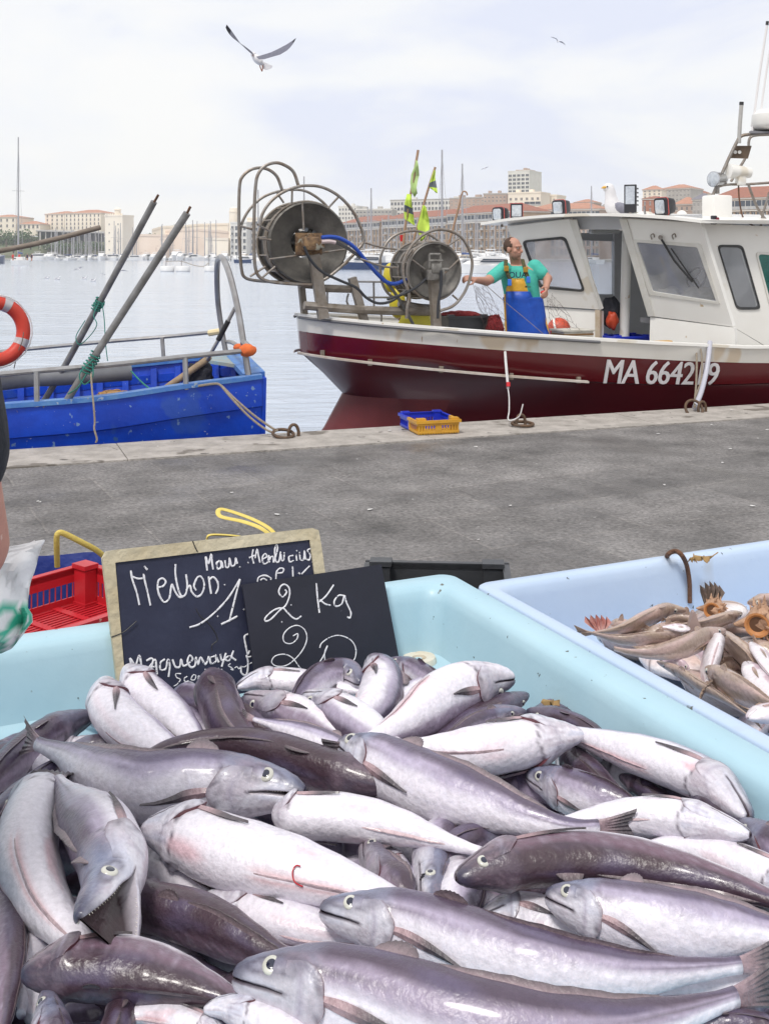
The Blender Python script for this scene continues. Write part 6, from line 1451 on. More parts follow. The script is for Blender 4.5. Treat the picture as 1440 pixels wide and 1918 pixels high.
b = MB(); pts = spline([P(1329, 640, 10.1), P(1326, 670, 9.98), P(1321, 700, 9.9), P(1312, 735, 9.72), P(1300, 764, 9.5)], 14); b.tube(pts, [.022 + .0025 * (i % 2) for i in range(len(pts))], 12)
b.build("corrugated_hose", mat("milky_hose", (.42, .42, .49), .35, 0, (.46, .46, .52), 8, .3), smooth=True, label="milky corrugated hose hanging over the red hull at the right", cat="hose")

# ================================================================== people
M_SKIN = mat("tanned_skin", (.47, .25, .18), .55, 0, (.43, .22, .16), 14, .2, .05, 60, sss=.08)
M_SKIN2 = mat("sunburnt_skin", (.52, .26, .20), .55, 0, (.44, .20, .155), 20, .5, .12, 70, spots=((.62, .42, .36), 60, .70), sss=.08)
M_TEAL = mat("teal_cotton", (.075, .50, .40), .85, 0, (.055, .40, .33), 12, .5, .35, 30)
M_OVERB = mat("blue_oilskin", (.006, .085, .50), .45, 0, (.006, .055, .36), 7, .5, .35, 14)
M_OVERY = mat("yellow_oilskin", (.72, .40, .035), .5, 0, (.60, .32, .03), 9, .5, .2, 30)
def fuse(mb, name, m, parent, vox, smooth_it=6, label=None, cat=None):
    """melt overlapping shapes into one continuous surface"""
    o = mb.build(name, m, parent, label=label, cat=cat)
    r = o.modifiers.new("r", 'REMESH'); r.mode = 'VOXEL'; r.voxel_size = vox; r.use_smooth_shade = True
    if smooth_it: s = o.modifiers.new("s", 'SMOOTH'); s.factor = .5; s.iterations = smooth_it
    dg = bpy.context.evaluated_depsgraph_get(); me = bpy.data.meshes.new_from_object(o.evaluated_get(dg)); o.modifiers.clear(); o.data = me; me.name = name
    me.polygons.foreach_set('use_smooth', [True] * len(me.polygons))
    return o
def limb(b, pts, rs, n=12):
    b.tube(pts, rs, n)
    for p, r in zip(pts, rs): b.ball(p, r, 12, 8)
def oval(c, rx, ry, fwd, n=20):
    f = V(fwd); f.z = 0; f.normalize(); x = V((f.y, -f.x, 0)); return [V(c) + x * rx * math.cos(2 * math.pi * j / n) + f * ry * math.sin(2 * math.pi * j / n) for j in range(n)]
def head_parts(b, c, fd, s=1.0):
    fd = V(fd).normalized(); x = fd.cross(V((0, 0, 1))).normalized(); z = x.cross(fd); M = Matrix((x, fd, z)).transposed()
    w = lambda a, q, e: c + M @ (V((a, q, e)) * s)
    b.ball(w(0, -.008, .030), (.074 * s, .094 * s, .090 * s), 18, 12, M); b.ball(w(0, .030, -.055), (.058 * s, .062 * s, .062 * s), 16, 10, M); b.ball(w(0, .068, -.092), (.026 * s, .022 * s, .020 * s), 12, 8, M)
    b.tube([w(0, .084, .022), w(0, .100, -.008), w(0, .111, -.026)], [.009 * s, .013 * s, .016 * s], 10); b.ball(w(0, .104, -.028), .015 * s, 10, 8)
    b.tube([w(-.050, .066, .026), w(-.022, .086, .030), (w(.022, .086, .030)), w(.050, .066, .026)], .012 * s, 8)
    b.tube([w(-.020, .084, -.060), w(0, .091, -.058), w(.020, .084, -.060)], .0085 * s, 8)
    for sx in (-1, 1): b.ball(w(sx * .074, -.008, -.012), (.012 * s, .022 * s, .033 * s), 10, 8, M); b.ball(w(sx * .044, .052, -.024), (.024 * s, .024 * s, .026 * s), 10, 8, M)
    return w, M
def head_extras(c, fd, par, w, M, hairm, s=1.0, bald=True):
    for sx in (-1, 1):
        e = MB(); e.ball(w(sx * .030, .076, .008), .0105 * s, 10, 8); eo = e.build("eye", mat("eye_white", (.42, .36, .33), .4), par, smooth='all')
        e = MB(); e.ball(w(sx * .030, .0835, .008), .0058 * s, 8, 6); e.build("iris", mat("eye_dark", (.03, .02, .015), .2), eo, smooth='all')
    hb_ = MB(); hb_.ball(V((0, 0, 0)), 1.0, 30, 22); vs_, fs_ = hb_.v, hb_.f; h2 = MB(); keep = []
    for f in fs_:
        q = sum((vs_[i] for i in f), V((0, 0, 0))) / len(f)
        lim = .36 - .25 * max(0, q.z) - .5 * max(0, -q.z - .1)
        if q.y < lim and q.z > -.62 and not (bald and q.z > .55 and q.y > .02) and not (abs(q.x) > .75 and q.y > -.25 and q.z < -.15): keep.append(f)
    h2.add([w(v.x * .0775, -.010 + v.y * .0985, .030 + v.z * .094) + V((0, 0, 0)) for v in vs_], keep); ho = h2.build("hair", hairm, par, smooth='all'); so = ho.modifiers.new("t", 'SOLIDIFY'); so.thickness = .008 * s
def hand(b, wr, dirv, palm_n, curl, s=1.0, thumb=1):
    """palm, five separate bent fingers; dirv wrist to knuckles, palm_n out of the palm"""
    d = V(dirv).normalized(); n = V(palm_n); n = (n - d * n.dot(d)).normalized(); x = d.cross(n)
    for k in (-1.2, -.4, .4, 1.2): b.tube([wr + x * .008 * k * s, wr + d * .085 * s + x * .019 * k * s], [.014 * s, .0115 * s], 8)
    for k, ln in ((-1.25, .062), (-.42, .074), (.42, .078), (1.25, .070)):
        p = wr + d * .085 * s + x * .019 * k * s; a = 0; pts = [p]; rr = [.0098 * s]
        for j, f in enumerate((.42, .33, .25)):
            a += curl * (.9 if j else .7); dd = d * math.cos(a) + n * math.sin(a); p = p + dd * ln * f * s; pts.append(p); rr.append((.0092 - .001 * j) * s)
        b.tube(pts, rr, 8); b.ball(pts[-1], rr[-1], 8, 6)
    p = wr + d * .028 * s + x * thumb * .022 * s; q = p + (d * .6 + x * thumb * .65 + n * .4).normalized() * .038 * s; r = q + (d * .75 + n * .75).normalized() * .030 * s
    b.tube([p, q, r], [.014 * s, .0105 * s, .0085 * s], 8); b.ball(r, .0085 * s, 8, 6)

# ------------------------------------------------------------------ the fisherman
FD = 10.75
def Q(x, y, d=FD): return P(x, y, d)
fm = empty("person", P(985, 768, FD), "fisherman in teal t-shirt and blue and yellow bib overalls holding the net drum guard", "person", "people")
fwd = V((-.12, -1, 0)); b = MB()
b.loft([oval(Q(984, 622), .165, .115, fwd), oval(Q(983, 585), .170, .115, fwd), oval(Q(977, 550), .175, .12, fwd), oval(Q(972, 522), .185, .125, fwd), oval(Q(970, 504), .175, .11, fwd), oval(Q(967, 496), .10, .08, fwd)])
limb(b, [Q(966, 492), Q(963, 478, 10.72)], [.058, .056])
hc = Q(960, 466, 10.7); w, Mh = head_parts(b, hc, (.80, -.58, -.04), .96)
sh_r, el_r, wr_r = Q(944, 503, 10.68), Q(911, 527, 10.45), Q(890, 524, 10.22); sh_l, el_l, wr_l = Q(1001, 501, 10.75), Q(1025, 522, 10.70), Q(1022, 540, 10.52)
limb(b, [sh_r, el_r, wr_r], [.066, .047, .030]); limb(b, [sh_l, el_l, wr_l], [.064, .050, .030])
hand(b, wr_r, (P(880, 521, 10.17) - wr_r), (-.2, .6, -.6), .75, 1.08, 1); hand(b, wr_l, (P(1023, 548, 10.44) - wr_l), (-.8, .2, -.2), .6, 1.08, -1)
limb(b, [Q(966, 618), Q(963, 694, 10.7), Q(960, 760)], [.095, .062, .048]); limb(b, [Q(1004, 618), Q(1012, 694, 10.7), Q(1016, 760)], [.095, .062, .048])
for x in (958, 1018): b.box(Q(x, 765, 10.66), (.10, .27, .07), .1, bev=.02)
fuse(b, "body", M_SKIN, fm, .0075, 3); head_extras(hc, (.80, -.58, -.04), fm, w, Mh, mat("short_brown_hair", (.055, .030, .020), .8, 0, (.09, .05, .035), 60, .5), .96)
be = MB(); be.ball(V((0, 0, 0)), 1, 20, 14); k2 = [f for f in be.f if (lambda q: q.z < .15 and q.y > -.2 and q.z > -1)(sum((be.v[i] for i in f), V((0, 0, 0))) / len(f))]
b2 = MB(); b2.add([w(v.x * .0605, .030 + v.y * .0645, -.055 + v.z * .0645) for v in be.v], k2); b2.build("stubble", mat("stubble", (.24, .135, .10), .85, 0, (.34, .19, .14), 80, .6), fm, smooth='all')
# t-shirt
b = MB(); b.loft([oval(Q(983, 600), .178, .128, fwd), oval(Q(977, 552), .180, .135, fwd), oval(Q(972, 522), .186, .140, fwd), oval(Q(970, 505), .168, .122, fwd), oval(Q(967.5, 497.5), .112, .088, fwd)])
limb(b, [sh_r, sh_r.lerp(el_r, .70)], [.074, .064]); limb(b, [sh_l, sh_l.lerp(el_l, .50)], [.082, .072])
fuse(b, "t_shirt", M_TEAL, fm, .009, 3)
# overalls: legs and bib
b = MB(); b.loft([oval(Q(986, 632), .205, .145, fwd), oval(Q(985, 600), .205, .148, fwd), oval(Q(981, 572), .203, .150, fwd), oval(Q(978, 556), .203, .149, fwd)])
limb(b, [Q(966, 625), Q(961, 694, 10.68), Q(957, 752)], [.120, .105, .10]); limb(b, [Q(1008, 625), Q(1016, 694, 10.68), Q(1021, 752)], [.120, .105, .10])
fuse(b, "overalls", M_OVERB, fm, .010, 3)
def bib(q, lift, m, nm, par, th=.006):
    b = MB(); rows = []
    for (xl, xr, y) in q:
        rows.append([])
        for i in range(11):
            t = i / 10; x = lerp(xl, xr, t); rows[-1].append(P(x, y, FD - lift - .145 * math.sin(math.pi * (.14 + .72 * t)) + .045))
    b.loft(rows, False, False, False); o = b.build(nm, m, par, smooth='all'); so = o.modifiers.new("t", 'SOLIDIFY'); so.thickness = th; return o
by = bib([(950.5, 993, 521.5), (949, 998, 532), (947.5, 1002, 543), (946.5, 1004, 552)], .055, M_OVERY, "bib", fm)
bib([(947, 1003, 546), (946.5, 1008, 560), (947, 1014, 578), (948, 1020, 600), (949, 1026, 622), (950, 1028, 632)], .062, M_OVERB, "apron_front", fm)
for e_ in (((1003.5, 551), (1014, 578), (1028, 632)), ((946.5, 551), (946.5, 578), (949.5, 632))):
    b = MB(); b.tube([P(x, y, FD - .055) for x, y in e_], .016, 8); b.build("yellow_edging", M_OVERY, fm, smooth=True)
M_STR = mat("dark_webbing", (.025, .03, .022), .8, 0, (.10, .09, .02), 60, .6)
for pts in (((947, 487, 10.62), (947, 500, 10.565), (950, 512, 10.545), (955, 524, 10.54)), ((978, 486, 10.63), (981, 498, 10.575), (985, 510, 10.55), (989, 522, 10.545))):
    b = MB(); b.tube(spline([P(*p) for p in pts], 5), .019, 8, flat=.45); b.build("strap", M_STR, fm, smooth=True)
for x, y in ((954, 529), (989, 524)):
    b = MB(); b.box(P(x, y, 10.525), (.04, .012, .065), .1, bev=.006); b.build("buckle", mat("blue_buckle", (.03, .16, .62), .4), fm)
for x, y in ((948, 503), (984, 505)):
    b = MB(); b.box(P(x, y, 10.53), (.05, .012, .055), .2, bev=.006); b.build("brass_slide", mat("ochre_slide", (.35, .20, .02), .4), fm)
def flat_text(body, size, at, ex, ez, m, nm, par):
    cu = bpy.data.curves.new(nm, 'FONT'); cu.body = body; cu.size = size; cu.align_x = 'CENTER'; cu.offset = size * .012; to = bpy.data.objects.new(nm, cu); COL.objects.link(to); dg = bpy.context.evaluated_depsgraph_get()
    me = bpy.data.meshes.new_from_object(to.evaluated_get(dg)); bpy.data.objects.remove(to); b = MB(); bm = bmesh.new(); bm.from_mesh(me); bm.verts.index_update(); b.add([V(at) + V(ex) * v.co.x + V(ez) * v.co.y for v in bm.verts], [tuple(v.index for v in f.verts) for f in bm.faces]); bm.free(); return b.build(nm, m, par, fixn=False)
flat_text("OUA", .082, P(969, 520, 10.585), (1, -.05, .03), (0, -.1, 1), mat("navy_print", (.012, .03, .09), .8), "shirt_print", fm)
b = MB(); b.box(P(985, 537, 10.53), (.022, .004, .018), 0); b.box(P(991, 537.5, 10.53), (.03, .004, .006), 0); b.build("bib_mark", mat("dark_mark", (.06, .04, .01), .7), by)
# nets in the fisherman's hands: fine mesh lines
def meshnet(name, quad, nu, nv, r, m, label, sag=.05):
    b = MB(); A, B, C, D = [V(p) for p in quad]
    def pt(u, v): p = A.lerp(B, u).lerp(D.lerp(C, u), v); return p + V((0, 0, -sag * math.sin(math.pi * u) * (1 - v))) + V((.03, .03, .0)) * mnoise.noise(V((u * 4, v * 4, 1)))
    for i in range(nu + 1): b.tube([pt(min(1, max(0, i / nu + .12 * math.sin(j * 1.1 + i))), j / 8) for j in range(9)], r, 4)
    for i in range(nv + 1): b.tube([pt(j / 8, min(1, max(0, i / nv + .10 * math.sin(j * 1.4 + i)))) for j in range(9)], r, 4)
    return b.build(name, m, label=label, cat="fishing net", group="fine nets in the fisherman's hands")
M_FNET = mat("fine_brown_net", (.16, .12, .11), .9)
meshnet("gill_net", (P(884, 525, 10.2), P(906, 532, 10.35), P(948, 600, 10.5), P(905, 618, 10.45)), 6, 8, .0016, M_FNET, "fine brown net hanging from the fisherman's outstretched hand")
meshnet("gill_net", (P(1023, 549, 10.42), P(1034, 549, 10.45), P(1090, 622, 10.6), P(1028, 610, 10.5)), 4, 6, .0015, M_FNET, "fine net trailing from the fisherman's lowered hand to the deck")
b = MB(); b.tube(spline([P(905, 530, 10.3), P(945, 565, 10.45), P(985, 598, 10.46), P(1020, 628, 10.45)], 6), .003, 5); b.build("net_line", M_ROPE, label="thin line running down across the fisherman's blue overalls", cat="line")
b = MB(); b.ball(P(1018, 548, 10.46), (.035, .02, .022), 10, 8); b.build("red_float", mat("red_cork", (.60, .03, .03), .6), smooth=True, label="small red float in the fisherman's lowered hand", cat="float")

# ------------------------------------------------------------------ person at the left edge (elbow and sleeve in view)
sp = empty("person", (-.68, 1.0, 0), "person in a black t-shirt at the left edge, bare elbow bent, holding a white bag", "person", "people")
b = MB(); fw = V((.5, .86, 0))
b.loft([oval((-0.645, .98, .88), .17, .12, fw), oval((-0.645, .98, 1.05), .165, .12, fw), oval((-0.640, .98, 1.25), .175, .125, fw), oval((-0.635, .98, 1.40), .18, .115, fw), oval((-0.635, .98, 1.48), .09, .08, fw)])
hc = V((-.65, 1.0, 1.66)); limb(b, [V((-0.635, .98, 1.46)), V((-.66, .99, 1.57))], [.058, .056]); w, Mh = head_parts(b, hc, (.5, .86, -.1))
S_, E_, W_ = V((-.446, .95, 1.41)), V((-.428, 1.085, 1.105)), V((-.57, 1.27, 1.045)); limb(b, [S_, S_.lerp(E_, .5), E_, E_.lerp(W_, .4), W_], [.068, .058, .047, .046, .031]); hand(b, W_, (-.1, .25, -.06), (0, 0, -1), .9, 1.0, 1)
S2, E2, W2 = V((-.88, 1.06, 1.40)), V((-.92, 1.12, 1.12)), V((-.72, 1.28, 1.05)); limb(b, [S2, E2, W2], [.066, .048, .031]); hand(b, W2, (.2, .15, 0), (0, 0, -1), .6, 1.0, -1)
for x in (-.735, -.555): limb(b, [V((x, .98, .86)), V((x, 1.0, .48)), V((x, .97, .09))], [.09, .06, .045]); b.box((x, 1.03, .04), (.09, .26, .075), -.4, bev=.02)
fuse(b, "body", M_SKIN2, sp, .008, 3); head_extras(hc, (.5, .86, -.1), sp, w, Mh, mat("dark_hair", (.03, .02, .015), .7), 1.0, False)
b = MB(); b.loft([oval((-0.645, .98, .84), .19, .14, fw), oval((-0.645, .98, 1.05), .185, .14, fw), oval((-0.640, .98, 1.25), .19, .14, fw), oval((-0.635, .98, 1.41), .19, .13, fw), oval((-0.635, .98, 1.475), .10, .09, fw)])
M_BLKT = mat("black_jersey", (.008, .009, .014), .85, 0, (.018, .02, .028), 10, .5, .4, 30)
limb(b, [S_, S_.lerp(E_, .35), S_.lerp(E_, .66)], [.080, .074, .069]); limb(b, [S2, S2.lerp(E2, .8)], [.08, .07]); fuse(b, "t_shirt", M_BLKT, sp, .009, 2)
b = MB(); b.loft([oval((-0.645, .98, .80), .18, .135, fw), oval((-0.645, .98, .95), .18, .135, fw)])
for x in (-.735, -.555): limb(b, [V((x, .98, .84)), V((x, 1.0, .48)), V((x, .97, .10))], [.105, .085, .075])
fuse(b, "trousers", mat("dark_trousers", (.02, .022, .035), .85), sp, .010, 2)

# ================================================================== gulls
M_GW = mat("gull_white", (.74, .73, .74), .7, 0, (.64, .63, .66), 30, .4); M_GG = mat("gull_grey", (.25, .25, .30), .7, 0, (.19, .19, .24), 30, .5); M_GB = mat("gull_black", (.012, .012, .02), .7)
M_BEAK = mat("gull_bill", (.65, .36, .03), .4); M_GLEG = mat("gull_leg", (.30, .12, .08), .6)
def G1(x, y, d=14.0): return P(400 + x / 8, 30 + y / 8, d)
gb = MB(); ax = [(596, 575), (612, 600), (650, 640), (700, 690), (745, 715)]; rr = [.016, .036, .052, .045, .018]
gb.tube(spline([G1(*p) for p in ax], 4), [interp([(0, .014), (.2, .036), (.55, .054), (.8, .044), (1, .016)], i / 16) for i in range(17)], 14); gb.ball(G1(598, 575), (.036, .036, .036), 14, 10)
gull = gb.build("seagull", M_GW, smooth=True, label="large gull gliding high in the sky at the upper left with black wing tips", cat="gull", group="gulls in flight")
def wing(outl, tipl, d0, d1, x0, x1, m, nm, par, pal=G1):
    f = lambda x, y: pal(x, y, lerp(d0, d1, (x - x0) / (x1 - x0)))
    b = MB(); b.slab([f(*p) for p in outl], V((0, .012, .004))); o = b.build(nm, m, par)
    if tipl: b = MB(); b.slab([f(*p) + V((0, -.004, 0)) for p in tipl], V((0, .020, .004))); b.build("wing_tip", M_GB, o)
    return o
wing([(590, 552), (530, 500), (470, 455), (400, 408), (330, 308), (265, 215), (200, 130), (185, 172), (205, 220), (240, 275), (290, 330), (385, 402), (440, 450), (480, 490), (560, 560), (600, 590)], [(200, 130), (183, 172), (205, 222), (243, 280), (252, 250), (265, 215)], 13.9, 13.4, 600, 185, M_GG, "wing", gull)
wing([(640, 610), (690, 598), (860, 545), (960, 498), (1090, 430), (1160, 385), (1238, 332), (1190, 420), (1150, 470), (1100, 518), (1000, 578), (880, 612), (760, 648), (680, 650)], [(1238, 332), (1205, 352), (1186, 386), (1196, 408)], 13.9, 13.5, 640, 1238, M_GG, "wing", gull)
b = MB(); b.slab([G1(*p, 14.02) for p in ((715, 690), (760, 690), (830, 725), (885, 745), (875, 775), (840, 795), (780, 805), (745, 790), (720, 720))], V((0, .012, 0))); b.build("tail", M_GW, gull)
for x in (700, 735): b = MB(); b.tube([G1(x - 12, 700), G1(x + 2, 770), G1(728, 830)], .007, 6); b.build("leg", M_GLEG, gull)
b = MB(); b.tube([G1(594, 580, 13.97), G1(596, 606, 13.93)], [.012, .004], 8); b.build("beak", mat("dark_bill", (.12, .05, .04), .5), gull)
# small gull with spread wings: a shape of its own, copied with its wings
def small_gull(loc, sz, yaw, bank, label, group, dark=False):
    o = empty("seagull", loc, label, "gull", group); m = M_GG if dark else M_GW
    b = MB(); b.tube([V(loc) + V((0, y, z)) * sz for y, z in ((-.22, 0), (-.15, .02), (0, .0), (.15, .01), (.25, .02))], [.02 * sz, .05 * sz, .07 * sz, .04 * sz, .03 * sz], 8); b.build("body", M_GW, o, smooth=True)
    for s in (-1, 1):
        b = MB(); pts = [(0.03, -.08, .03), (.25, -.13, .14), (.5, -.08, .10), (.68, .02, .04), (.45, .06, .09), (.2, .08, .12), (.03, .08, .03)]
        b.slab([V(loc) + V((s * x, y, z)) * sz for x, y, z in pts], V((0, 0, .02 * sz))); b.build("wing", m, o)
    o.rotation_euler = (R(15), R(bank), R(yaw)); return o
small_gull(P(1044, 78, 30), .36, 15, 25, "small gull high in the sky at the upper right", "gulls in flight", True)
small_gull(P(908, 316, 90), .62, 30, -20, "tiny gull in the sky left of the white tower block", "gulls in flight", True)
for x, y, s, yw, bk, lb in ((148, 504, .95, 40, -20, "gull flapping low over the water, left of the nearer two in the air"), (226, 508, 1.2, 5, 6, "gull skimming the water with level wings behind the left pole"), (193, 514, .6, 60, 15, "little gull skimming the water between the others")):
    small_gull(P(x, y, 115), s, yw, bk, lb, "gulls over the water", True)
def float_gull(px, py, lb):
    z = WZ + .02; c = onz(px, py, WZ); b = MB(); b.tube([c + V((x, 0, zz)) for x, zz in ((-.30, .16), (-.18, .10), (0, .06), (.16, .09), (.22, .2))], [.02, .08, .11, .09, .05], 10); b.ball(c + V((.25, 0, .27)), (.07, .06, .06), 10, 8)
    o = b.build("seagull", M_GW, smooth=True, label=lb, cat="gull", group="gulls on the water"); b = MB(); b.ball(c + V((-.06, 0, .13)), (.2, .10, .06), 10, 6); b.build("folded_wing", M_GG, o, smooth=True)
for x, y, lb in ((88, 522, "gull sitting on the water furthest left"), (108, 524, "gull sitting on the water second from the left"), (158, 523, "gull sitting on the water near the middle of the left group"), (175, 527, "gull sitting on the water nearest to the left pole")): float_gull(x, y, lb)
# gull standing on the wheelhouse roof
gd = 11.35
def G2(x, y, d=gd): return P(850 + x / 2.4407, 300 + y / 2.4407, d)
b = MB(); b.tube(spline([G2(702, 122), G2(712, 140), G2(716, 170), G2(724, 205), G2(745, 228), G2(775, 240), G2(800, 246)], 4), [interp([(0, .045), (.1, .055), (.3, .060), (.55, .095), (.75, .085), (1, .02)], i / 24) for i in range(25)], 16); b.ball(G2(705, 127), (.062, .052, .052), 14, 10)
sg = b.build("seagull", M_GW, smooth=True, label="white gull standing on the wheelhouse roof beside the finned floodlight", cat="gull")
b = MB(); b.tube([G2(694, 124, gd - .03), G2(682, 124, gd - .03), G2(673, 128, gd - .03)], [.016, .012, .005], 8); b.build("beak", M_BEAK, sg, smooth=True)
b = MB(); b.ball(G2(770, 222, gd - .06), (.13, .05, .06), 14, 8, Matrix.Rotation(.35, 3, 'Y')); b.build("folded_wing", M_GG, sg, smooth=True)
b = MB(); b.ball(G2(700, 121, gd - .052), .008, 8, 6); b.build("eye", M_GB, sg)
for x in (722, 742): b = MB(); b.tube([G2(x, 238), G2(x, 262)], .009, 6); b.build("leg", M_GLEG, sg)

# ================================================================== far shore
def poly(name, pts, m, label, cat, z=None, kind='structure', down=0):
    b = MB(); o = [V(p) for p in pts]
    if down: b.slab(o, V((0, 0, -down)))
    else: b.add(o, [tuple(range(len(o)))])
    return b.build(name, m, None, origin=(0, 0, 0), kind=kind, label=label, cat=cat)
M_FQ = mat("far_quay_stone", (.40, .37, .33), .8, 0, (.30, .28, .25), .2, .5)
poly("far_quay", [V((-46, 640, -.1)), V((90, 330, -.1)), V((700, 330, -.1)), V((900, 1500, -.1)), V((-46, 1500, -.1))], M_FQ, "stone quay of the far right shore", "quay", down=1.5)
poly("far_left_quay", [V((-420, 560, -.2)), V((-46, 600, -.2)), V((-46, 1500, -.2)), V((-900, 1500, -.2)), V((-900, 560, -.2))], M_FQ, "stone quay of the far left shore", "quay", down=1.5)
def terrain(name, x0, x1, y0, y1, fn, m, label, n=28):
    b = MB(); b.loft([[V((lerp(x0, x1, i / n), lerp(y0, y1, j / n), fn(i / n, j / n))) for i in range(n + 1)] for j in range(n + 1)], False, False, False)
    return b.build(name, m, None, smooth='all', origin=(0, 0, 0), kind='structure', label=label, cat="hill")
M_HILL = mat("dry_hill", (.28, .25, .20), .9, 0, (.12, .15, .08), .05, .7); M_HILLG = mat("green_slope", (.07, .11, .045), .9, 0, (.20, .18, .12), .06, .6)
terrain("hill", -60, 700, 640, 1400, lambda u, v: -.1 + 42 * sstep(0, .5, v) * sstep(-.05, .2, u) + 3 * mnoise.noise(V((u * 6, v * 6, 0))) * v, M_HILL, "built up hill behind the far right shore")
terrain("headland", -420, -165, 590, 1000, lambda u, v: -.2 + 13.5 * sstep(.0, .22, v) * (1 - sstep(.93, 1, u)) + 1.0 * mnoise.noise(V((u * 8, v * 8, 3))), M_HILLG, "green headland below the palace")
# windows and buildings
M_GLZ = mat("window_glass_far", (.045, .055, .075), .25); M_GLZ2 = mat("window_shade_far", (.16, .15, .15), .6)
_WM = {}
def win_mesh(w, h, kind):
    key = (round(w, 2), round(h, 2), kind)
    if key in _WM: return _WM[key]
    b = MB()
    if kind == 'balcony':
        b.mi = 1; b.box((0, 0, 0), (w, .12, h)); b.mi = 0
        for x in (-w / 2, 0, w / 2): b.box((x, -.09, 0), (.13, .10, h))
        b.box((0, -.5, -h / 2 - .08), (w * 1.04, 1.0, .16)); b.mi = 2; b.box((0, -.95, -h / 2 + .45), (w * 1.04, .06, .75)); ms = (M_FARW, M_GLZ, M_RAILF)
    elif kind == 'strip':
        b.mi = 1; b.box((0, 0, 0), (w, .12, h)); b.mi = 0; b.box((0, -.10, h * .5), (w, .2, .14)); b.box((-w / 2, -.09, 0), (.16, .14, h)); b.mi = 2; b.box((0, -.14, -h * .32), (w, .10, h * .36)); ms = (M_FARW, M_GLZ, M_RAILF)
    elif kind == 'arch':
        b.mi = 1; n = 10; b.slab([V((w / 2 * math.cos(math.pi * i / n), -.03, h / 2 - w / 2 + w / 2 * math.sin(math.pi * i / n))) for i in range(n + 1)] + [V((-w / 2, -.03, -h / 2)), V((w / 2, -.03, -h / 2))], V((0, .12, 0))); b.mi = 0; b.box((0, -.08, -h / 2 - .1), (w * 1.3, .2, .2)); ms = (M_FARW, M_GLZ2, M_GLZ)
    else:
        b.mi = 1; b.box((0, 0, 0), (w, .10, h)); b.mi = 0; b.box((0, -.06, -h / 2 - .05), (w * 1.2, .16, .14)); b.box((0, -.05, 0), (.09, .07, h)); b.box((0, -.05, h / 2 + .04), (w * 1.1, .1, .09)); ms = (M_FARW, M_GLZ if kind == 'plain' else M_GLZ2, M_GLZ)
    me = bpy.data.meshes.new("window"); me.from_pydata(b.v, [], b.f)
    for m in ms: me.materials.append(m)
    me.polygons.foreach_set('material_index', b.m); me.update(); _WM[key] = me; return me
M_FARW = mat("far_window_frame", (.66, .62, .56), .7); M_RAILF = mat("far_railing", (.26, .27, .30), .6, 0, (.5, .48, .45), .5, .4)
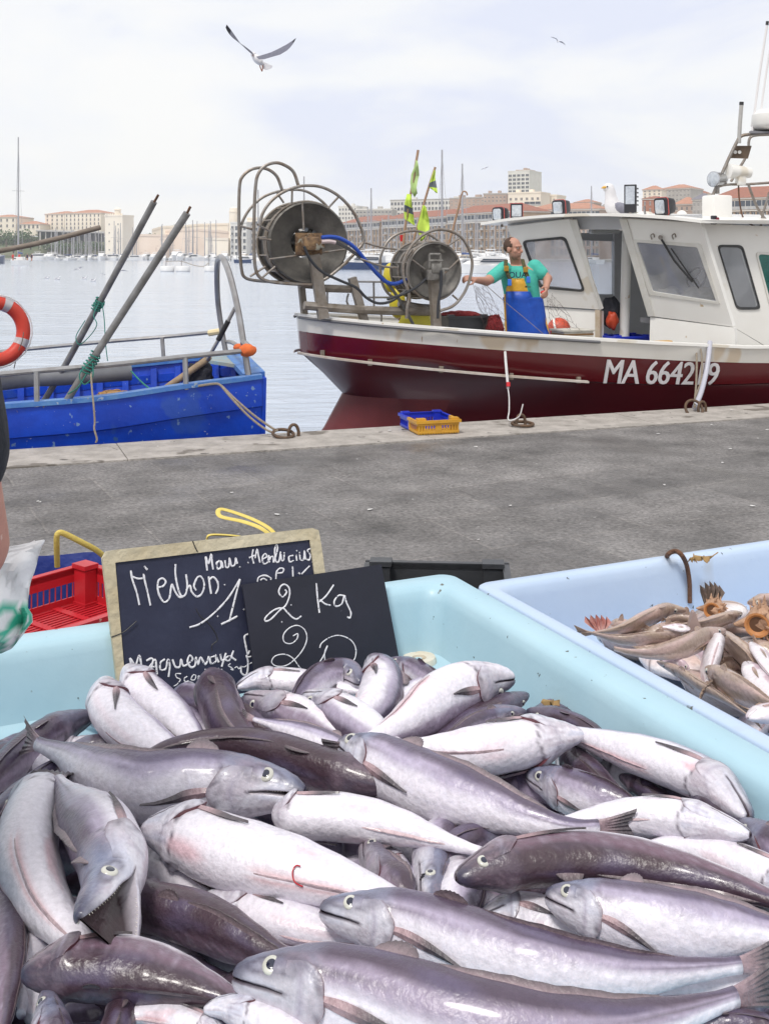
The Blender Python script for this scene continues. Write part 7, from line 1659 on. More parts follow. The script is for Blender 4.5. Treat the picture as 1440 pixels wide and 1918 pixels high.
def block(label, A, B, z0, z1, dep, wm, roof=None, rm=None, rows=4, cols=8, kind='plain', wfrac=.5, hfrac=.55, z_win=None, group=None, piers=None, cat="building", overhang=.5, extra=None, rh=2.5):
    """A, B: ends of the front at ground level; windows on the front and, where it turns to the camera, the end wall"""
    A, B = V(A), V(B); A.z = B.z = 0; t = (B - A); L = t.length; t.normalize(); n = V((t.y, -t.x, 0))
    if n.y > 0: n = -n
    o = empty("apartment_building" if cat == "building" else cat.replace(' ', '_'), (A + B) / 2 + V((0, 0, z0)), label, cat, group)
    zz = V((0, 0, 1)); b = MB(); bk = -n * dep
    b.hexa([A + zz * z0, B + zz * z0, B + bk + zz * z0, A + bk + zz * z0, A + zz * z1, B + zz * z1, B + bk + zz * z1, A + bk + zz * z1]); b.build("wall", wm, o)
    if roof == 'hip':
        h = rh; e = overhang; b = MB(); p = [A - t * e + n * e, B + t * e + n * e, B + t * e + bk - n * e, A - t * e + bk - n * e]; k = min(dep, L) * .42
        tp = [A + t * k + bk * .48, B - t * k + bk * .48, B - t * k + bk * .52, A + t * k + bk * .52]
        b.hexa([q + zz * (z1 - .25) for q in p] + [q + zz * (z1 + h) for q in tp]); b.build("roof", rm, o)
        b = MB(); b.hexa([q + zz * (z1 - .75) for q in [A - t * e * .6 + n * e * .6, B + t * e * .6 + n * e * .6, B + t * e * .6 + bk, A - t * e * .6 + bk]] + [q + zz * (z1 - .26) for q in [A - t * e * .6 + n * e * .6, B + t * e * .6 + n * e * .6, B + t * e * .6 + bk, A - t * e * .6 + bk]]); b.build("cornice", M_FARW, o)
    else:
        b = MB(); e = .2; b.hexa([q + zz * (z1 - .1) for q in (A - t * e + n * e, B + t * e + n * e, B + t * e + bk - n * e, A - t * e + bk - n * e)] + [q + zz * (z1 + .7) for q in (A - t * e + n * e, B + t * e + n * e, B + t * e + bk - n * e, A - t * e + bk - n * e)]); b.build("parapet", rm or wm, o)
        if L > 12:
            for f in (.2, .62):
                b = MB(); c = A + t * L * f + bk * .4; b.box(c + zz * (z1 + 1.2), (min(4, L * .12), 3, 2.2), math.atan2(t.y, t.x)); b.build("roof_hut", wm, o)
    zw0, zw1 = z_win or (z0 + .6, z1 - .9); rh_ = (zw1 - zw0) / rows; cw = L / cols; ang = math.atan2(t.y, t.x)
    cnt = 0
    def put(P0, tt, nn, cw_, k, an):
        nonlocal cnt
        for r in range(rows):
            for c in range(k):
                if cnt >= 98: return
                kd = kind(r, c) if callable(kind) else kind
                wf = wfrac if kd != 'strip' else .94
                w = bpy.data.objects.new("window", win_mesh(cw_ * wf, rh_ * (hfrac if kd != 'strip' else .8), kd)); COL.objects.link(w); w.parent = o
                q = P0 + tt * ((c + .5) * cw_) + nn * .04 + zz * (zw0 + (r + .5) * rh_); w.location = q - ORG[o.name]; w.rotation_euler = (0, 0, an); ORG[w.name] = q; cnt += 1
    put(A, t, n, cw, cols, ang)
    if piers:
        for c in range(0, cols + 1, piers):
            b = MB(); b.box(A + t * c * cw + n * .22 + zz * ((z0 + zw1 - rh_) / 2), (cw * .22, .5, zw1 - rh_ - z0), ang); b.build("pier", wm, o)
        b = MB(); b.box((A + B) / 2 + n * .3 + zz * (zw1 - rh_), (L, .7, .35), ang); b.build("string_course", M_FARW, o)
    if extra: extra(o, A, B, t, n)
    return o
M_OCHRE = mat("ochre_stone", (.38, .265, .17), .85, 0, (.31, .215, .14), .4, .5); M_CREAM = mat("pale_limestone", (.82, .75, .64), .85, 0, (.77, .68, .56), .12, .4, spots=((.64, .56, .46), .25, .70)); M_PINK = mat("pink_render", (.46, .345, .28), .85, 0, (.38, .28, .23), .2, .5)
M_WHB = mat("white_render", (.72, .70, .66), .85, 0, (.62, .60, .56), .3, .4); M_GRB = mat("grey_render", (.44, .42, .39), .85, 0, (.36, .34, .32), .3, .5); M_TILE = mat("terracotta_tiles", (.33, .125, .075), .85, 0, (.23, .09, .06), 1.2, .6); M_TILEP = mat("faded_terracotta", (.46, .23, .15), .85, 0, (.36, .17, .11), .6, .5)
def gp(px, d): return ((px - CX) / F * d, d, 0)
def zpx(py, d): return H - (py - HY) / F * d
hk_ = lambda r, c: 'strip' if r == 4 else ('balcony' if (c % 3) == 1 else 'plain')
block("long ochre stone hotel block with red roof, left section behind the net drums", gp(638, 560), gp(711, 522), -.1, 18.3, 18, M_OCHRE, 'hip', M_TILE, 5, 13, hk_, .58, .72, (.8, 17.6), "ochre hotel blocks along the far quay", 1, rh=3.2)
block("long ochre stone hotel block with red roof, section behind the lime green flags", gp(716, 518), gp(836, 466), -.1, 18.8, 18, M_OCHRE, 'hip', M_TILE, 5, 19, hk_, .58, .72, (.8, 18.0), "ochre hotel blocks along the far quay", 1, rh=3.2)
block("long ochre stone hotel block with red roof, section left of the wheelhouse roof", gp(838, 465), gp(964, 424), -.1, 19.4, 18, M_OCHRE, 'hip', M_TILE, 5, 19, hk_, .58, .72, (.8, 18.6), "ochre hotel blocks along the far quay", 1, rh=3.4)
block("ochre block with red roof seen just above the wheelhouse roof", gp(983, 440), gp(1122, 424), -.1, 20.2, 18, M_PINK, 'hip', M_TILEP, 5, 17, hk_, .55, .7, (.8, 19.4), "ochre hotel blocks along the far quay", rh=2.6)
block("ochre block with red roof and dark balconies at the right behind the radar mast", gp(1326, 395), gp(1500, 372), -.1, 22.4, 18, M_OCHRE, 'hip', M_TILE, 5, 17, hk_, .6, .72, (.8, 21.6), "ochre hotel blocks along the far quay", 1, rh=4.2)
block("white tower block rising above the roofs right of the flags", gp(951, 900), gp(991, 890), 18, zpx(321, 895), 26, M_WHB, None, None, 9, 5, 'plain', .70, .60, (40, zpx(325, 895)), cat="tower block", extra=None)
block("narrow shaded side of the white tower block", gp(991.4, 892), gp(1002, 905), 18, zpx(319.5, 895), 12, M_PINK, None, None, 1, 1, 'shut', .1, .05, (30, 40), cat="tower block")
block("long white modern apartment block behind the tops of the flags", gp(731, 720), gp(926, 690), 5, zpx(374, 705), 16, M_WHB, None, M_GRB, 3, 30, 'plain', .62, .55, (zpx(405, 705), zpx(375, 705)))
block("small white apartment block at the left end of the roofs above the hotel", gp(634, 705), gp(668, 700), 5, zpx(387, 700), 14, M_WHB, None, None, 3, 6, 'plain', .5, .5, (zpx(412, 700), zpx(388, 700)))
block("low grey block with stepped roof between the two white blocks", gp(666, 690), gp(734, 684), 5, zpx(393, 688), 14, M_GRB, None, M_WHB, 2, 10, 'plain', .6, .4, (zpx(408, 688), zpx(394, 688)))
block("weathered beige house row above the long hotel roof", gp(842, 640), gp(916, 625), 5, zpx(371, 630), 14, M_PINK, None, M_GRB, 2, 9, 'shut', .3, .4, (zpx(386, 630), zpx(373, 630)))
block("beige stepped block left of the tower's foot", gp(905, 600), gp(948, 596), 5, zpx(364, 598), 14, M_PINK, None, M_GRB, 2, 6, 'plain', .35, .4, (zpx(380, 598), zpx(366, 598)))
block("cream terraced block at the foot of the white tower", gp(951, 560), gp(1012, 552), 5, zpx(362, 556), 16, M_CREAM, None, None, 2, 6, lambda r, c: 'strip' if (r == 0 and c > 2) else 'shut', .4, .5, (zpx(386, 556), zpx(368, 556)))
block("cream flat roofed block right of the tower's foot", gp(1012, 570), gp(1042, 566), 5, zpx(367, 568), 16, M_CREAM, None, None, 2, 3, 'shut', .3, .3, (zpx(384, 568), zpx(370, 568)))
block("small pink house below the standing gull's bill", gp(1074, 520), gp(1110, 515), 4, zpx(378, 518), 12, M_PINK, 'hip', M_TILEP, 2, 4, 'shut', .4, .5, (zpx(396, 518), zpx(380, 518)), rh=1.5)
# church front with a pediment
def pediment(o, A, B, t, n):
    b = MB(); zt = zpx(397, 470); m_ = (A + B) / 2; b.slab([A - t * .8 + n * .5 + V((0, 0, zt)), B + t * .8 + n * .5 + V((0, 0, zt)), m_ + n * .5 + V((0, 0, zt + 4.6))], -n * 12); b.build("pediment", M_GRB, o)
    b = MB(); b.slab([A + t * 1.0 + n * .56 + V((0, 0, zt + .5)), B - t * 1.0 + n * .56 + V((0, 0, zt + .5)), m_ + n * .56 + V((0, 0, zt + 3.5))], -n * .03); b.build("tympanum", M_PINK, o)
block("grey church front with triangular pediment left of the standing gull", gp(1113, 470), gp(1164, 466), 0, zpx(397, 468), 20, M_GRB, None, None, 1, 4, 'arch', .4, .5, (zpx(414, 468), zpx(399, 468)), extra=pediment, cat="church")
block("cream house with tiled roof behind the finned floodlight", gp(1203, 520), gp(1238, 516), 4, zpx(354, 518), 12, M_CREAM, 'hip', M_TILEP, 3, 4, 'shut', .35, .5, (zpx(372, 518), zpx(355, 518)), rh=2.0)
block("grey stone mansion with many small windows right of the finned floodlight", gp(1236, 540), gp(1292, 530), 4, zpx(352, 535), 16, M_GRB, 'hip', M_TILEP, 3, 8, 'shut', .35, .5, (zpx(378, 535), zpx(354, 535)), rh=2.2)
block("brick red house low behind the finned floodlight", gp(1202, 490), gp(1242, 486), 2, zpx(371, 488), 12, mat("brick_render", (.42, .17, .10), .85, 0, (.34, .13, .08), .5, .5), 'hip', M_TILE, 2, 4, 'shut', .35, .5, (zpx(400, 488), zpx(374, 488)), rh=1.2)
block("pale gabled house between the mansion and the roof box", gp(1262, 450), gp(1300, 446), 0, zpx(381, 448), 14, M_PINK, 'hip', M_TILEP, 2, 4, 'arch', .35, .5, (zpx(410, 448), zpx(384, 448)), rh=3.0)
block("slate roofed house at the left of the searchlight", gp(1296, 440), gp(1326, 437), 0, zpx(372, 438), 14, M_GRB, 'hip', mat("slate_roof_far", (.16, .15, .18), .7), 2, 4, 'shut', .35, .5, (zpx(404, 438), zpx(376, 438)), rh=2.6)
block("terracotta roofed house row behind the searchlight", gp(1280, 560), gp(1330, 555), 4, zpx(362, 558), 12, M_CREAM, 'hip', M_TILE, 2, 6, 'shut', .35, .5, (zpx(380, 558), zpx(364, 558)), rh=2.0)
# --- left shore: palace, annex, fort
block("pale palace with tiled roof on the left headland, wide right wing", gp(122, 640), gp(189, 632), 13, zpx(398.5, 636), 22, M_CREAM, 'hip', M_TILEP, 4, 9, 'arch', .30, .62, (zpx(430, 636), zpx(400, 636)), "palace wings on the headland", rh=2.2, cat="palace")
block("pale palace with tiled roof on the left headland, narrower left wing", gp(85, 648), gp(121.4, 642), 13, zpx(400, 645), 22, M_CREAM, 'hip', M_TILEP, 4, 4, 'arch', .26, .62, (zpx(430, 645), zpx(401, 645)), "palace wings on the headland", rh=1.8, cat="palace")
block("cream annex at the far left edge behind the tall mast", gp(-25, 640), gp(31, 636), 13, zpx(406, 638), 20, M_CREAM, 'hip', M_TILEP, 2, 5, 'arch', .28, .5, (zpx(428, 638), zpx(407, 638)), rh=1.6)
block("low cream wing with tiled roof right of the tall mast", gp(35, 636), gp(75, 634), 13, zpx(419, 635), 14, M_CREAM, 'hip', M_TILEP, 1, 5, 'arch', .45, .7, (zpx(429, 635), zpx(420, 635)), rh=1.8)
tr = empty("terrace", V(gp(130, 610)) + V((0, 0, 0)), "dark shaded terrace on white columns below the palace", "terrace")
b = MB(); b.slab([P(68, 430.5, 600), P(196, 434.5, 585), P(196, 433.5, 625), P(68, 430, 640)], V((0, 0, -.8))); b.build("terrace_deck", M_GRB, tr)
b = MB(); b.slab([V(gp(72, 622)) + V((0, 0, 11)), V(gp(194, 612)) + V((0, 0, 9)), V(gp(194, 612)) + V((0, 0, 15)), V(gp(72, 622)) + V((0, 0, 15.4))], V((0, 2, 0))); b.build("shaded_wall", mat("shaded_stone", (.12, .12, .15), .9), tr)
for i in range(12): b = MB(); x = 76 + i * 10.4; b.tube([V(gp(x, 600)) + V((0, 0, 5)), V(gp(x, 600)) + V((0, 0, 14.4))], .35, 6); b.build("column", M_FARW, tr)
fort = block("square pale fort tower with crenellated top on the left shore", gp(197, 560), gp(230, 556), -.2, zpx(405, 558), 10, M_CREAM, None, None, 4, 2, lambda r, c: 'shut', .12, .16, (2, zpx(412, 558)), cat="fort tower")
b = MB(); b.lathe([(1.6, 0), (1.6, 3.2), (1.9, 3.2), (1.9, 3.7), (.05, 5.0)], V(gp(221, 562)) + V((0, 0, zpx(405, 560))), n=16); b.build("turret", M_CREAM, fort)
for i in range(8): b = MB(); b.box(V(gp(199 + i * 4.2, 559.2)) + V((0, 0, zpx(405, 558) + 1.0)), (.7, .5, 1.0)); b.build("merlon", M_CREAM, fort)
def fwall(pts, zb, label, cat="fort wall", m=None):
    """battered wall along (px, py_top, d) points"""
    o = empty("fort_wall", V(gp(pts[0][0], pts[0][2])) + V((0, 0, zb)), label, cat, "walls of the old fort"); b = MB(); rg = []
    for px, py, d in pts:
        z = zpx(py, d); q = V(gp(px, d)); rg.append([q + V((0, -1.6, zb)), q + V((0, -.2, z - 1.2)), q + V((0, -.5, z - 1.2)), q + V((0, -.5, z)), q + V((0, 9, z)), q + V((0, 9, zb))])
    b.loft(rg); b.build("wall", m or M_CREAM, o); return o
M_CREAM2 = mat("rosy_limestone", (.80, .67, .56), .85, 0, (.74, .60, .49), .12, .4, spots=((.64, .50, .41), .2, .70))
fwall([(231, 438, 566), (312, 439, 572)], -.2, "lower rosy wall of the old fort right of the square tower", m=M_CREAM2); fwall([(310, 430, 580), (372, 428, 584), (430, 433, 590)], -.2, "upper rosy wall of the old fort behind the right pole", m=M_CREAM2)
fwall([(285, 429, 600), (305, 423, 604), (340, 422, 604), (375, 419, 606), (428, 418, 606)], 2, "pale topmost terrace of the old fort"); fwall([(385, 445, 560), (428, 446, 560)], -.2, "low whitish fort wall beside the round tower")
b = MB(); c = V(gp(438, 566)) + V((0, 0, -.2)); zt = zpx(397, 566); b.lathe([(2.6, 0), (2.45, zt * .55), (2.5, zt * .56), (2.35, zt), (2.6, zt), (2.6, zt + .5), (2.3, zt + .5), (2.1, zt + 2.2), (.05, zt + 3.0)], c, n=24); b.build("round_tower", M_CREAM, smooth=True, label="tall round pale tower behind the left guard rail of the first drum", cat="tower")
M_RED_AWN = mat("faded_awning", (.52, .24, .20), .8)
for i, (x0, x1, yt, d, rows, cols, lb) in enumerate(((432, 462, 418, 552, 5, 4, "white apartment house with balconies right of the round tower"), (463, 484, 410, 556, 6, 3, "cream apartment house seen through the first drum's rail loops"), (485, 520, 415, 560, 6, 5, "white apartment house hidden mostly by the first drum"), (522, 560, 404, 575, 6, 5, "pale apartment house glimpsed through the first drum's hub"), (562, 600, 412, 580, 5, 5, "cream apartment house right of the first drum's hub"), (602, 636, 418, 585, 5, 5, "white apartment house between the first drum and the hotel blocks"))):
    block(lb, gp(x0, d), gp(x1, d - 3), -.2, zpx(yt, d), 14, (M_WHB, M_CREAM)[i % 2], None, None, rows, cols, lambda r, c: 'balcony' if c % 2 == 0 else 'plain', .62, .6, None, "apartment houses at the harbour's far end")
# ------------------------------------------------------------------ trees
M_LEAF = [mat("leaf_dark", (.035, .07, .022), .8, 0, (.06, .11, .03), 3, .6), mat("leaf_mid", (.07, .13, .035), .8, 0, (.045, .085, .025), 3, .6), mat("leaf_olive", (.11, .14, .05), .8, 0, (.07, .10, .035), 3, .6)]
M_BARK = mat("bark", (.12, .09, .065), .9)
def tree(px, d, zb, hgt, wd, label, seed, n=240):
    rn = random.Random(seed); base = V(gp(px, d)) + V((0, 0, zb)); o = empty("tree", base, label, "tree", "trees on the headland"); b = MB()
    b.tube([base - V((0, 0, .5)), base + V((.2, 0, hgt * .3)), base + V((.1, .2, hgt * .6))], [wd * .05, wd * .04, wd * .02], 6)
    for k in range(4): a = rn.uniform(0, 6.3); b.tube([base + V((.15, 0, hgt * .3)), base + V((math.cos(a) * wd * .3, math.sin(a) * wd * .3, hgt * .65))], [wd * .025, wd * .01], 5)
    b.build("trunk", M_BARK, o); c = MB()
    cl = [(V((rn.uniform(-.35, .35) * wd, rn.uniform(-.35, .35) * wd, hgt * rn.uniform(.42, .86))), wd * rn.uniform(.16, .30)) for _ in range(9)]
    for i in range(n):
        q, r = rn.choice(cl); v = V((rn.gauss(0, 1), rn.gauss(0, 1), rn.gauss(0, 1))).normalized() * r * rn.uniform(.6, 1.05); p = base + q + v; s = wd * rn.uniform(.035, .07)
        x = V((rn.gauss(0, 1), rn.gauss(0, 1), rn.gauss(0, 1))).normalized(); y = x.orthogonal().normalized(); c.mi = rn.randrange(3); c.add([p - x * s, p - y * s * .6, p + x * s, p + y * s * .6], [(0, 1, 2, 3)])
    c.build("crown", M_LEAF, o, fixn=False)
for i, (px, d, zb, h, w, lb) in enumerate(((-6, 600, 4, 13, 12, "dark green tree at the far left edge under the annex"), (12, 596, 4, 12, 11, "bushy green tree left of the tall mast's foot"), (26, 600, 3, 12, 10, "green tree just left of the sailing yacht's mast"), (42, 598, 4, 11, 11, "olive green tree just right of the sailing yacht's mast"), (58, 604, 5, 11, 10, "green tree under the low cream wing"), (74, 606, 6, 8, 9, "low green tree left of the terrace"),
                                               (92, 598, 3, 6, 9, "low bush under the left end of the terrace"), (112, 596, 2, 7, 9, "bushy tree under the terrace, second from its left end"), (130, 594, 2, 6, 9, "yellowish bush under the middle of the terrace"), (150, 592, 2, 7, 10, "green tree under the right half of the terrace"), (170, 590, 2, 7, 10, "green tree under the terrace near the fort tower"), (186, 590, 2, 6, 8, "dark bush at the foot of the fort tower"), (325, 608, 14, 3.5, 9, "dark bush growing on the fort's top terrace, left one"), (358, 610, 14.5, 3, 9, "dark bush growing on the fort's top terrace, right one"), (245, 575, 9.5, 3, 7, "scrub growing on the fort's lower wall, left one"), (285, 580, 9.5, 3, 7, "scrub growing on the fort's lower wall, right one"))):
    tree(px, d, zb, h, w, lb, 40 + i)
# ------------------------------------------------------------------ boats at their moorings
M_BW = mat("boat_white", (.80, .79, .78), .35, 0, (.70, .69, .68), 1.5, .3); M_BN = mat("boat_navy", (.012, .035, .11), .3); M_BG = mat("boat_window", (.04, .05, .07), .15); M_MAST = mat("mast_alloy", (.40, .39, .40), .45, .3, (.30, .29, .30), 1, .4); M_COV = mat("sail_cover", (.03, .07, .24), .8); M_TANM = mat("boat_canvas", (.52, .42, .30), .8)
def hull_m(L, W, hh, m):
    b = MB(); rg = []
    for u, k, zt in ((0, .78, .92), (.15, .92, .9), (.4, 1, .9), (.65, .92, .95), (.85, .55, 1.05), (.96, .18, 1.15), (1.0, .02, 1.18)):
        x = (u - .5) * L; rg.append([V((x, -W / 2 * k, hh * zt)), V((x * .97, -W / 2 * k * .86, .02 * hh)), V((x * .96, 0, -.35)), V((x * .97, W / 2 * k * .86, .02 * hh)), V((x, W / 2 * k, hh * zt))])
    b.loft(rg); return b
def motor_yacht(L, label, group, navy=False):
    o = empty("motor_yacht", (0, 0, 0), label, "motor boat", group); ORG[o.name] = V((0, 0, 0)); W = L * .3; h = L * .13
    hull_m(L, W, h, M_BN if navy else M_BW).build("hull", M_BN if navy else M_BW, o)
    b = MB(); b.loft([[V((x, -w, z)), V((x, w, z))][::1] + [V((x - .2 * s, w * .9, z2)), V((x - .2 * s, -w * .9, z2))] for x, w, z, z2, s in ((-L * .36, W * .36, h * .85, h * 1.75, 0), (-L * .1, W * .40, h * .9, h * 1.95, 0), (L * .16, W * .34, h * .95, h * 1.75, 2), (L * .34, W * .2, h * 1.0, h * 1.15, 2))]); cb = b.build("cabin", M_BW, o)
    for s in (-1, 1): b = MB(); b.slab([V((x, s * (W * .40 + .03), z)) for x, z in ((-L * .32, h * 1.25), (L * .12, h * 1.25), (L * .06, h * 1.65), (-L * .32, h * 1.6))], V((0, s * .04, 0))); b.build("window", M_BG, o)
    b = MB(); b.slab([V((L * .175, -W * .28, h * 1.28)), V((L * .175, W * .28, h * 1.28)), V((L * .10, W * .26, h * 1.72)), V((L * .10, -W * .26, h * 1.72))], V((.06, 0, .03))); b.build("windscreen", M_BG, o)
    b = MB(); b.box((-L * .16, 0, h * 2.25), (L * .22, W * .6, h * .12)); b.box((-L * .22, W * .26, h * 2.08), (.08, .08, h * .4)); b.box((-L * .22, -W * .26, h * 2.08), (.08, .08, h * .4)); b.box((-L * .08, W * .26, h * 2.08), (.08, .08, h * .4)); b.box((-L * .08, -W * .26, h * 2.08), (.08, .08, h * .4)); b.build("hardtop", M_TANM if navy else M_BW, o)
    b = MB(); b.tube([(x, s * W * .44 * k, h * 1.45) for s in (-1,) for x, k in ((-L * .3, 1), (L * .1, .98), (L * .3, .7), (L * .46, .1))] + [(x, W * .44 * k, h * 1.45) for x, k in ((L * .3, .7), (L * .1, .98), (-L * .3, 1))], .035, 5); b.build("rail", M_MAST, o)
    return o
def sail_yacht(L, mh, label, group, cover=True):
    o = empty("sailing_yacht", (0, 0, 0), label, "sailing yacht", group); ORG[o.name] = V((0, 0, 0)); W = L * .28; h = L * .10
    hull_m(L, W, h, M_BW).build("hull", M_BW, o)
    b = MB(); b.box((-L * .02, 0, h * 1.2), (L * .42, W * .55, h * .65), bev=h * .1); b.build("coachroof", M_BW, o)
    b = MB(); b.box((-L * .02, 0, h * 1.25), (L * .30, W * .56, h * .2)); b.build("window", M_BG, o)
    b = MB(); b.tube([(L * .06, 0, h * .9), (L * .06, 0, mh)], [.25, .15], 6); b.build("mast", M_MAST, o); b = MB(); b.tube([(L * .06, -W * .4, mh * .58), (L * .06, W * .4, mh * .58)], .05, 5); b.build("spreader", M_MAST, o)
    b = MB(); b.tube([(L * .05, 0, h * 2.3), (-L * .36, 0, h * 2.2)], .16, 6); b.build("boom", M_COV if cover else M_MAST, o)
    b = MB(); b.tube([(L * .49, 0, h), (L * .06, 0, mh * .97)], .035, 4); b.tube([(-L * .48, 0, h), (L * .06, 0, mh * .98)], .03, 4); b.build("stay", M_MAST, o)
    return o
def place(o, px, py, yaw, d=None, sc=1.0):
    d = d or (H - WZ) * F / (py - HY); x, y, _ = gp(px, d); o.location = (x, y, WZ); o.rotation_euler = (0, 0, R(yaw)); o.scale = (sc, sc, sc); return o
rn = random.Random(5)
g1 = "motor boats moored along the far left quay"; g2 = "sailing yachts moored along the far left quay"
my0 = motor_yacht(12, "white motor boat in the crowded row along the far left quay", g1); sy0 = sail_yacht(11, 15.5, "white sailing yacht with bare mast in the crowded row along the far left quay", g2)
xs = [x for x in range(78, 640, 11)]; first = True
for i, x in enumerate(xs):
    d = lerp(520, 470, (x - 78) / 560) + rn.uniform(-12, 6); o = my0 if first else copy_tree(my0); first = False
    place(o, x + rn.uniform(-3, 3), 0, rn.choice((-100, -80, -95, -70, 170, 15)), d, rn.uniform(.62, 1.15))
first = True
for i in range(64):
    x = rn.uniform(92, 640) if i > 16 else 96 + i * 6.3; d = rn.uniform(500, 545); o = sy0 if first else copy_tree(sy0); first = False
    place(o, x, 0, rn.choice((-95, -85, 80, 100)), d, rn.uniform(.75, 1.30) * (.8 if x < 200 else 1.0))
# taller single masts seen in the middle and right
g3 = "sailing yachts moored before the hotel blocks"
s2 = sail_yacht(13, 17, "white sailing yacht with bare mast moored before the ochre hotel blocks", g3, False); first = True
for x in list(range(600, 960, 13)):
    o = s2 if first else copy_tree(s2); first = False; place(o, x + rn.uniform(-5, 5), 0, rn.choice((-60, -75, 110, 95)), rn.uniform(330, 410), rn.uniform(.6, 1.1))
for px, ytop, d, lb in ((828, 280, 190, "tall white mast and yacht right of the lime green flags"), (866, 306, 200, "tall grey mast and yacht with the staysail left of the fisherman"), (569, 330, 230, "yacht whose mast rises behind the top of the first drum"), (695, 352, 240, "yacht with thin mast left of the taller marker pole"), (1108, 348, 300, "yacht whose mast stands left of the church pediment"), (483, 355, 250, "yacht with thin mast between the two guard rail loops")):
    mh = zpx(ytop, d) - WZ; o = sail_yacht(12, mh, lb, "yachts with tall masts"); place(o, px - .06 * 12 * F / d * math.cos(R(100)), 0, 100, d)
g4 = "motor boats moored before the hotel blocks"
m2 = motor_yacht(12, "white motor boat moored before the ochre hotel blocks", g4); first = True
for x in range(632, 965, 15):
    o = m2 if first else copy_tree(m2); first = False; place(o, x + rn.uniform(-4, 4), 0, rn.choice((-70, -100, -85, 160)), rn.uniform(240, 330), rn.uniform(.75, 1.15))
for px, d, yaw, L, nv, lb in ((680, 178, 160, 10, True, "blue hulled motor boat moored left of the second net drum"), (716, 205, -30, 12, False, "white motor yacht seen between the two net drums"), (905, 142, -160, 9, False, "white cabin cruiser just left of the fisherman's head"), (862, 160, -120, 8, True, "dark hulled motor boat beside the white cabin cruiser"), (655, 215, -70, 11, False, "white motor yacht at the right rim of the first drum"), (938, 175, -50, 9, False, "white motor boat half hidden behind the fisherman"), (330, 505, -90, 17, False, "large white motor yacht in the far row right of the right pole"), (465, 330, -20, 9, True, "dark hulled boat low behind the left guard rail loops")):
    place(motor_yacht(L, lb, "motor boats standing out of their rows", nv), px, 0, yaw, d)
# cruising yacht under way at the left, its crew
d = 258; yx = V(gp(45, d)); yx.z = WZ
o = sail_yacht(13, 31, "white sailing yacht under way at the left with red jacketed crew and tall mast", "yachts under way"); place(o, 36, 0, 118, d)
M_CR = mat("red_jacket", (.50, .03, .03), .8); M_CD = mat("dark_jacket_cloth", (.03, .03, .05), .8)
for k, (px, m, lb) in enumerate(((25, M_CR, "crew member in red jacket standing furthest left on the sailing yacht"), (37, M_CR, "crew member in red jacket beside the yacht's mast"), (52, M_CD, "crew member in dark clothes sitting right of the red jackets"), (60, M_CD, "crew member in dark clothes at the yacht's stern"))):
    c = V(gp(px, d - 1.5)) + V((0, 0, WZ + 1.0)); pr = empty("person", c, lb, "person", "crew of the sailing yacht"); b = MB(); b.loft([oval(c + V((0, 0, z)), a, q, (0, -1, 0), 12) for z, a, q in ((0, .16, .14), (.8, .2, .15), (1.1, .24, .16), (1.4, .24, .15), (1.52, .09, .08))])
    limb(b, [c + V((-.24, 0, 1.38)), c + V((-.32, -.1, 1.1)), c + V((-.25, -.25, .9))], [.07, .06, .045], 8); limb(b, [c + V((.24, 0, 1.38)), c + V((.32, -.1, 1.1)), c + V((.25, -.25, .9))], [.07, .06, .045], 8); b.ball(c + V((0, 0, 1.68)), (.10, .11, .13), 12, 8); fuse(b, "body", M_SKIN, pr, .035, 2)
    b = MB(); b.loft([oval(c + V((0, 0, z)), a, q, (0, -1, 0), 12) for z, a, q in ((.75, .23, .18), (1.1, .275, .195), (1.42, .27, .18), (1.53, .12, .1))]); b.build("jacket", m, pr, smooth='all')
o = motor_yacht(16, "dark blue hulled boat cut by the left edge beside the sailing yacht", "yachts under way", True); place(o, -22, 0, 75, 300)
# white mooring pontoons
for k, (px, r, lb) in enumerate(((314, 1.0, "white round mooring float left of the two joined ones"), (343, 1.05, "white round mooring float with a post, right of the joined two"), (394, .85, "single white mooring float beside the metal hoop"))):
    c = onz(px, 509, WZ); o = empty("mooring_float", c, lb, "mooring float", "white mooring floats"); b = MB(); b.lathe([(r * .9, -.3), (r * .95, .1), (r, .15), (r, .75), (r * .95, .82), (.05, .84)], c, n=20); b.build("drum", M_BW, o, smooth=True)
    b = MB(); b.tube([c + V((-.2, 0, .8)), c + V((-.2, 0, 1.7))], .07, 6); b.build("post", M_MAST, o)
b = MB(); b.tube(spline([onz(314, 509, WZ) + V((-.2, -.2, 1.5)), onz(343, 509, WZ) + V((-.2, -.2, 1.5)), onz(365, 509, WZ) + V((0, 0, .9)), onz(382, 509, WZ) + V((0, 0, .8)), onz(394, 509, WZ) + V((-.2, 0, 1.3))], 6), .05, 5); b.build("float_rope", M_ROPE, label="sagging rope strung between the white mooring floats", cat="rope")

